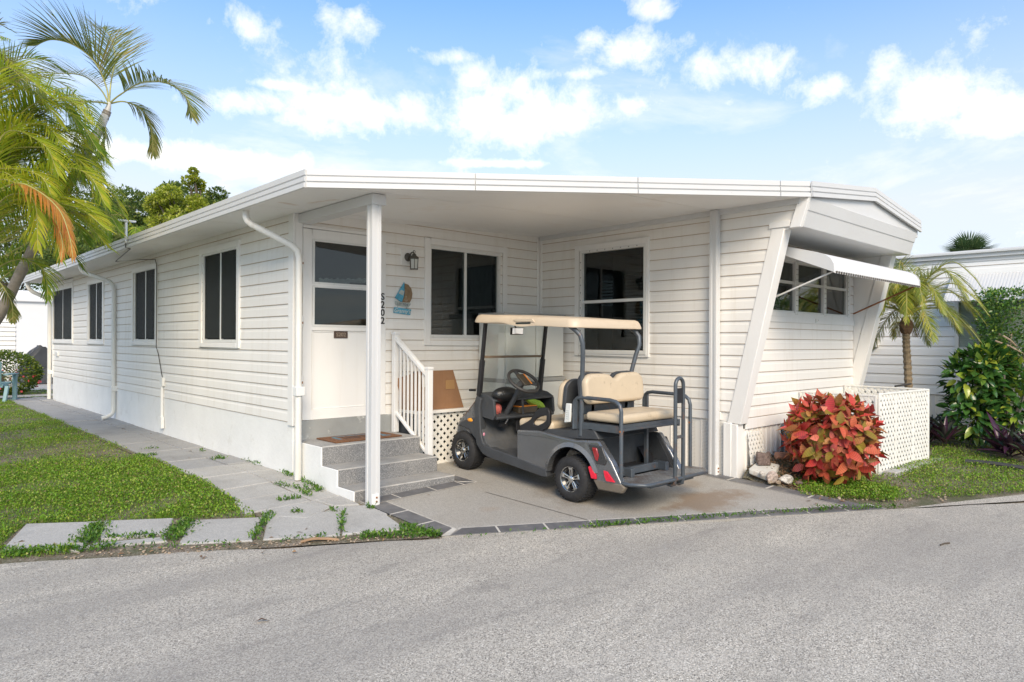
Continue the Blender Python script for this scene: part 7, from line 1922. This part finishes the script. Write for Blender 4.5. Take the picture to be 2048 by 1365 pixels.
kind(leaf_cards('red_flowers', PETAL, q, rdir(N_), rdir(N_), np.full(N_, .07), np.full(N_, .06), rb_, .1), 'stuff')

# garden chair seen from behind
AD = paint('chair_blue_green', (.17, .30, .33), .5, .06, 5)
ch = thing('garden_chair', 'grey blue plastic slatted garden chair seen from behind on the patio', 'chair', (2.42, 19.3, 0))
co = ter(18, 803); cx_, cy_ = co.x - .36, co.y + .1
ryaw = math.radians(-25)
def cpt(x, y, z): return (cx_ + x * math.cos(ryaw) - y * math.sin(ryaw), cy_ + x * math.sin(ryaw) + y * math.cos(ryaw), z)
def cbox(name, x0, x1, y0, y1, z0, z1, lean=0, flare=0):
    b = MB(); b.hexa([cpt(x0, y0, z0), cpt(x1, y0, z0), cpt(x1, y1, z0), cpt(x0, y1, z0), cpt(x0 + flare, y0 + lean, z1), cpt(x1 + flare, y0 + lean, z1), cpt(x1 + flare, y1 + lean, z1), cpt(x0 + flare, y1 + lean, z1)]); return b.build(name, AD, ch, bevel=.008)
for k in range(7):
    x = -.24 + k * .072; h = .98 - .012 * (k - 3) ** 2
    cbox('back_slat', x, x + .055, -.02, .005, .30, h, -.26, (k - 3) * .030)
cbox('back_rail', -.30, .32, -.13, -.10, .62, .67); cbox('lower_rail', -.26, .28, -.03, .0, .30, .38)
for x in (-.36, .30):
    cbox('arm', x, x + .10, -.10, .55, .57, .60); cbox('leg', x + .01, x + .09, .42, .50, 0, .57); cbox('leg', x + .02, x + .09, -.20, -.12, 0, .34, .16)
for k in range(5): cbox('seat_slat', -.27, .29, .03 + k * .10, .11 + k * .10, .315 + k * .016, .34 + k * .016)
# ------------------------------------------------------------------ grass, weeds, small litter
GRASS = foliage('lawn_leaf', [(0, (.085, .19, .014)), (.35, (.16, .32, .022)), (.7, (.26, .44, .035)), (.92, (.40, .50, .06)), (1, (.50, .46, .16))], .5, .35)
DRYG = foliage('dry_grass', [(0, (.20, .16, .07)), (.5, (.16, .17, .05)), (1, (.33, .27, .14))], .7, .25)
def inpoly(x, y, poly):
    c = False; n = len(poly)
    for i in range(n):
        a, b = poly[i], poly[i - 1]
        if (a[1] > y) != (b[1] > y) and x < (b[0] - a[0]) * (y - a[1]) / (b[1] - a[1]) + a[0]: c = not c
    return c
def nz(x, y, s=1.0): return math.sin(x * 2.1 * s + 1.3 * math.sin(y * 1.7 * s)) * math.cos(y * 2.4 * s + math.sin(x * 1.3 * s))
def turf(name, poly, dens, bladeL, mat_mix=.06, thin=None, broad=.55, edge=None, height=1.0):
    x0, x1 = min(p[0] for p in poly), max(p[0] for p in poly); y0, y1 = min(p[1] for p in poly), max(p[1] for p in poly)
    n = int((x1 - x0) * (y1 - y0) * dens); xs, ys = rng.uniform(x0, x1, n), rng.uniform(y0, y1, n)
    keep = []
    for x, y in zip(xs, ys):
        if not inpoly(x, y, poly): continue
        if thin and random.random() > thin(x, y): continue
        keep.append((x, y))
    pts = np.array([(x, y, gz(x, y) - .012) for x, y in keep]); N = len(pts)
    isb = rng.random(N) < broad
    hvar = np.array([.75 + .35 * nz(x, y, 1.6) for x, y in keep]) * height
    d = rdir(N); d[:, 2] = np.abs(d[:, 2]) + np.where(isb, .25, 1.5)
    L = np.where(isb, rng.uniform(.014, .028, N), rng.uniform(.6, 1.25, N) * bladeL * hvar); W = np.where(isb, rng.uniform(.010, .018, N), rng.uniform(.0025, .0048, N))
    pts[:, 2] += np.where(isb, rng.uniform(.012, .05, N) * hvar, 0)
    nrm = rdir(N); nrm[:, 2] = np.where(isb, 1.2, .2)
    dry = rng.random(N) < mat_mix
    for sel, mm, nm in ((~dry, GRASS, name), (dry, DRYG, 'dry_grass')):
        if sel.sum(): kind(leaf_cards(nm, mm, pts[sel], d[sel], nrm[sel], L[sel], W[sel], None, .1, .15), 'stuff')
LEDGE = lambda y: 2.40 + .02 * math.sin(y * 7) + .015 * math.sin(y * 17)
lawn = [(0.72, 6.02), (.93, 6.44), (1.40, 6.13), (1.85, 5.88), (2.34, 5.50), (2.40, 5.9), (2.42, 7.4), (2.42, 9.6), (2.42, 13.5), (2.40, 19.2), (.4, 19.2), (-.5, 12), (-.9, 7.0)]
def thin_l(x, y):
    t = 1.0
    if y > 8.6: t = .30 + .40 * nz(x, y, 1.3)
    elif nz(x, y, 1.5) > .5: t = .38
    return max(.12, t)
turf('grass', [p for p in lawn], 19000, .040, .10, lambda x, y: thin_l(x, y) * (1.0 if y < 9 else .6), .24)
turf('grass', [(-.9, 7.0), (.72, 6.02), (.2, 5.95), (-3, 7.7), (-4, 9), (-3, 16), (-.5, 12)], 1500, .05)
turf('grass', [tuple(road_pt(-.9, .08)), tuple(road_pt(.35, .12)), tuple(road_pt(.35, .24)), (.75, 5.9), (.70, 6.04), (.2, 6.2)], 8000, .06, .12)
# strip between the slabs and the road, and the joints
def strip(name, a, b, wdt, n, L=.05, scat=1.0, broad=.6, z=0.0):
    a, b = Vector(a[:2]), Vector(b[:2]); pts = []
    for k in range(n):
        t = random.random(); p = a.lerp(b, t); q = Vector((-(b - a).y, (b - a).x)).normalized() * random.gauss(0, wdt)
        p = p + q; pts.append((p.x, p.y, gz(p.x, p.y) + z - .004))
    return pts
wp = []
def jt(u0, v0, u1, v1, wdt, n): global wp; wp += strip('', ter(u0, v0), ter(u1, v1), wdt, n)
jt(165, 1090, 203, 1052, .045, 620); jt(342, 1083, 380, 1044, .045, 560); jt(505, 1082, 540, 1028, .022, 260)
jt(215, 1080, 330, 1074, .014, 160); jt(682, 1068, 686, 1028, .012, 110); jt(10, 1110, 230, 1098, .030, 520); jt(230, 1098, 480, 1092, .022, 90)
jt(560, 1083, 680, 1076, .012, 60); jt(720, 1076, 880, 1070, .035, 420); jt(800, 1055, 880, 1076, .03, 260)
jt(560, 940, 580, 955, .02, 120); jt(575, 945, 640, 985, .022, 380); jt(550, 970, 622, 985, .014, 130); jt(600, 985, 620, 995, .014, 60); jt(555, 1005, 600, 998, .012, 90)
jt(425, 920, 450, 921, .022, 110); jt(485, 922, 530, 935, .012, 60); jt(270, 915, 315, 913, .014, 80); jt(660, 1025, 675, 1024, .01, 30); jt(583, 1028, 606, 1027, .012, 50)
jt(735, 1018, 748, 1020, .012, 60); jt(275, 902, 320, 899, .008, 40); jt(400, 905, 410, 903, .008, 20); jt(690, 1080, 760, 1075, .015, 40)
jt(1180, 1056, 1260, 1050, .010, 60); jt(1170, 1058, 1330, 1044, .014, 170); jt(1330, 1044, 1640, 1022, .014, 260); jt(1640, 1022, 1800, 1016, .022, 200); jt(930, 1076, 1170, 1059, .006, 30)
wp = np.array(wp); N_ = len(wp); d = rdir(N_); d[:, 2] = np.abs(d[:, 2]) + .35; nn_ = rdir(N_); nn_[:, 2] += 1.5
WEED = foliage('weed_leaf', [(0, (.055, .14, .018)), (.6, (.11, .25, .025)), (1, (.24, .37, .05))], .4, .35)
wp[:, 2] += rng.uniform(0, .035, N_)
kind(leaf_cards('weeds', WEED, wp, d, nn_, rng.uniform(.018, .046, N_), rng.uniform(.008, .017, N_), None, .15, .15), 'stuff')
# lawn on the right
rl = [tuple(ter(u, v).xy) for u, v in ((1565, 930), (1600, 990), (1690, 998), (1780, 1000), (1880, 996), (2060, 985), (2150, 975), (2150, 930), (2040, 925), (1950, 905), (1870, 895), (1860, 915), (1760, 950), (1700, 940), (1640, 925))]
turf('grass', rl, 7000, .045, .20, lambda x, y: max(.25, .75 + .45 * nz(x, y, 2.2)), .62)
turf('grass', [tuple(ter(u, v).xy) for u, v in ((1570, 915), (1570, 965), (1640, 992), (1790, 1006), (1800, 985), (1700, 955), (1640, 930))], 9500, .05, .04, None, .8, height=1.3)
turf('grass', [(9.4, 3.0), (10.2, 2.4), (10.5, 2.0), (12.2, 1.0), (12.2, 4.5), (9.9, 4.5)], 900, .05)
turf('grass', [(.3, 20.45), (3.6, 20.45), (3.6, 22.1), (.3, 22.1)], 700, .07)
turf('grass', [(2.42, 19.42), (3.6, 19.42), (3.6, 19.6), (2.42, 19.6)], 1500, .06)
# pebbles in the gutter and litter
pb = MB()
for k in range(260):
    t = random.uniform(.35, 2.75); s = random.uniform(.02, .16); p = road_pt(t, s); r = random.uniform(.003, .010)
    if random.random() < .3: p = ter(random.uniform(1640, 1900), random.uniform(985, 1003)).xy; r *= 1.4
    pb.ball((p.x, p.y, gz(p.x, p.y) + r * .3), r * random.uniform(.8, 1.4), r, r * .7, 6, 4, 0, .2)
kind(pb.build('gravel', STONE[1], None, fix=False), 'stuff')
N_ = 90; lp = []
for k in range(N_):
    u, v = random.choice([(random.uniform(0, 600), random.uniform(1085, 1120)), (random.uniform(100, 420), random.uniform(860, 960)), (random.uniform(500, 900), random.uniform(1060, 1080)), (random.uniform(1600, 1780), random.uniform(990, 1010))]); q = ter(u, v); lp.append((q.x, q.y, q.z + .012))
d = rdir(N_); d[:, 2] *= .2; nn_ = rdir(N_); nn_[:, 2] += 1.5
kind(leaf_cards('dead_leaves', MULCH, np.array(lp), d, nn_, rng.uniform(.03, .07, N_), rng.uniform(.015, .03, N_), None, .2, .1), 'stuff')
HUSK = paint('husk_tan', (.40, .25, .14), .85, .2, 14, bump=.5, bscale=40)
p = ter(636, 1083); b = MB(); sp = [p + Vector((-.11, .055, .012)), p + Vector((-.03, .02, .028)), p + Vector((.06, -.03, .022)), p + Vector((.13, -.075, .010))]
for i, q in enumerate(bez(sp, 3)):
    w = .022 * (1 - .6 * abs(i / 9 - .45)); b.v += [(q.x + w * .5, q.y + w, q.z - .004), (q.x, q.y, q.z), (q.x - w * .5, q.y - w, q.z - .006)]
for i in range(9):
    a = i * 3; b.f += [(a, a + 1, a + 4, a + 3), (a + 1, a + 2, a + 5, a + 4)]; b.m += [0, 0]
o = b.build('palm_husk', HUSK, None, fix=False); tag(o, 'dry tan palm husk lying in the gutter by the paving slabs', 'husk'); sm = o.modifiers.new('solid', 'SOLIDIFY'); sm.thickness = .006
def one_leaf(u, v, L, label, name='dry_leaf'):
    q = ter(u, v); o = leaf_cards(name, MULCH, np.array([[q.x - L / 2, q.y, q.z + .008]]), np.array([[1, -.4, .12]]), np.array([[.2, .2, 1.0]]), np.array([L]), np.array([L * .45]), None, .3, .2); tag(o, label, 'leaf')
one_leaf(524, 1243, .075, 'curled brown leaf lying alone in the middle of the road')
one_leaf(857, 1010 - 18, .04, 'tiny brown leaf on the driveway below the steps')
one_leaf(1735, 990, .10, 'tan dead leaf on the grass in front of the croton')
b = MB(); q = ter(1888, 1090); b.tube([q + Vector((-.05, .01, .006)), q + Vector((0, 0, .010)), q + Vector((.06, -.02, .006))], .006, 5); tag(b.build('twig', BARK_DARK, None), 'short dark twig on the road at the right', 'twig')
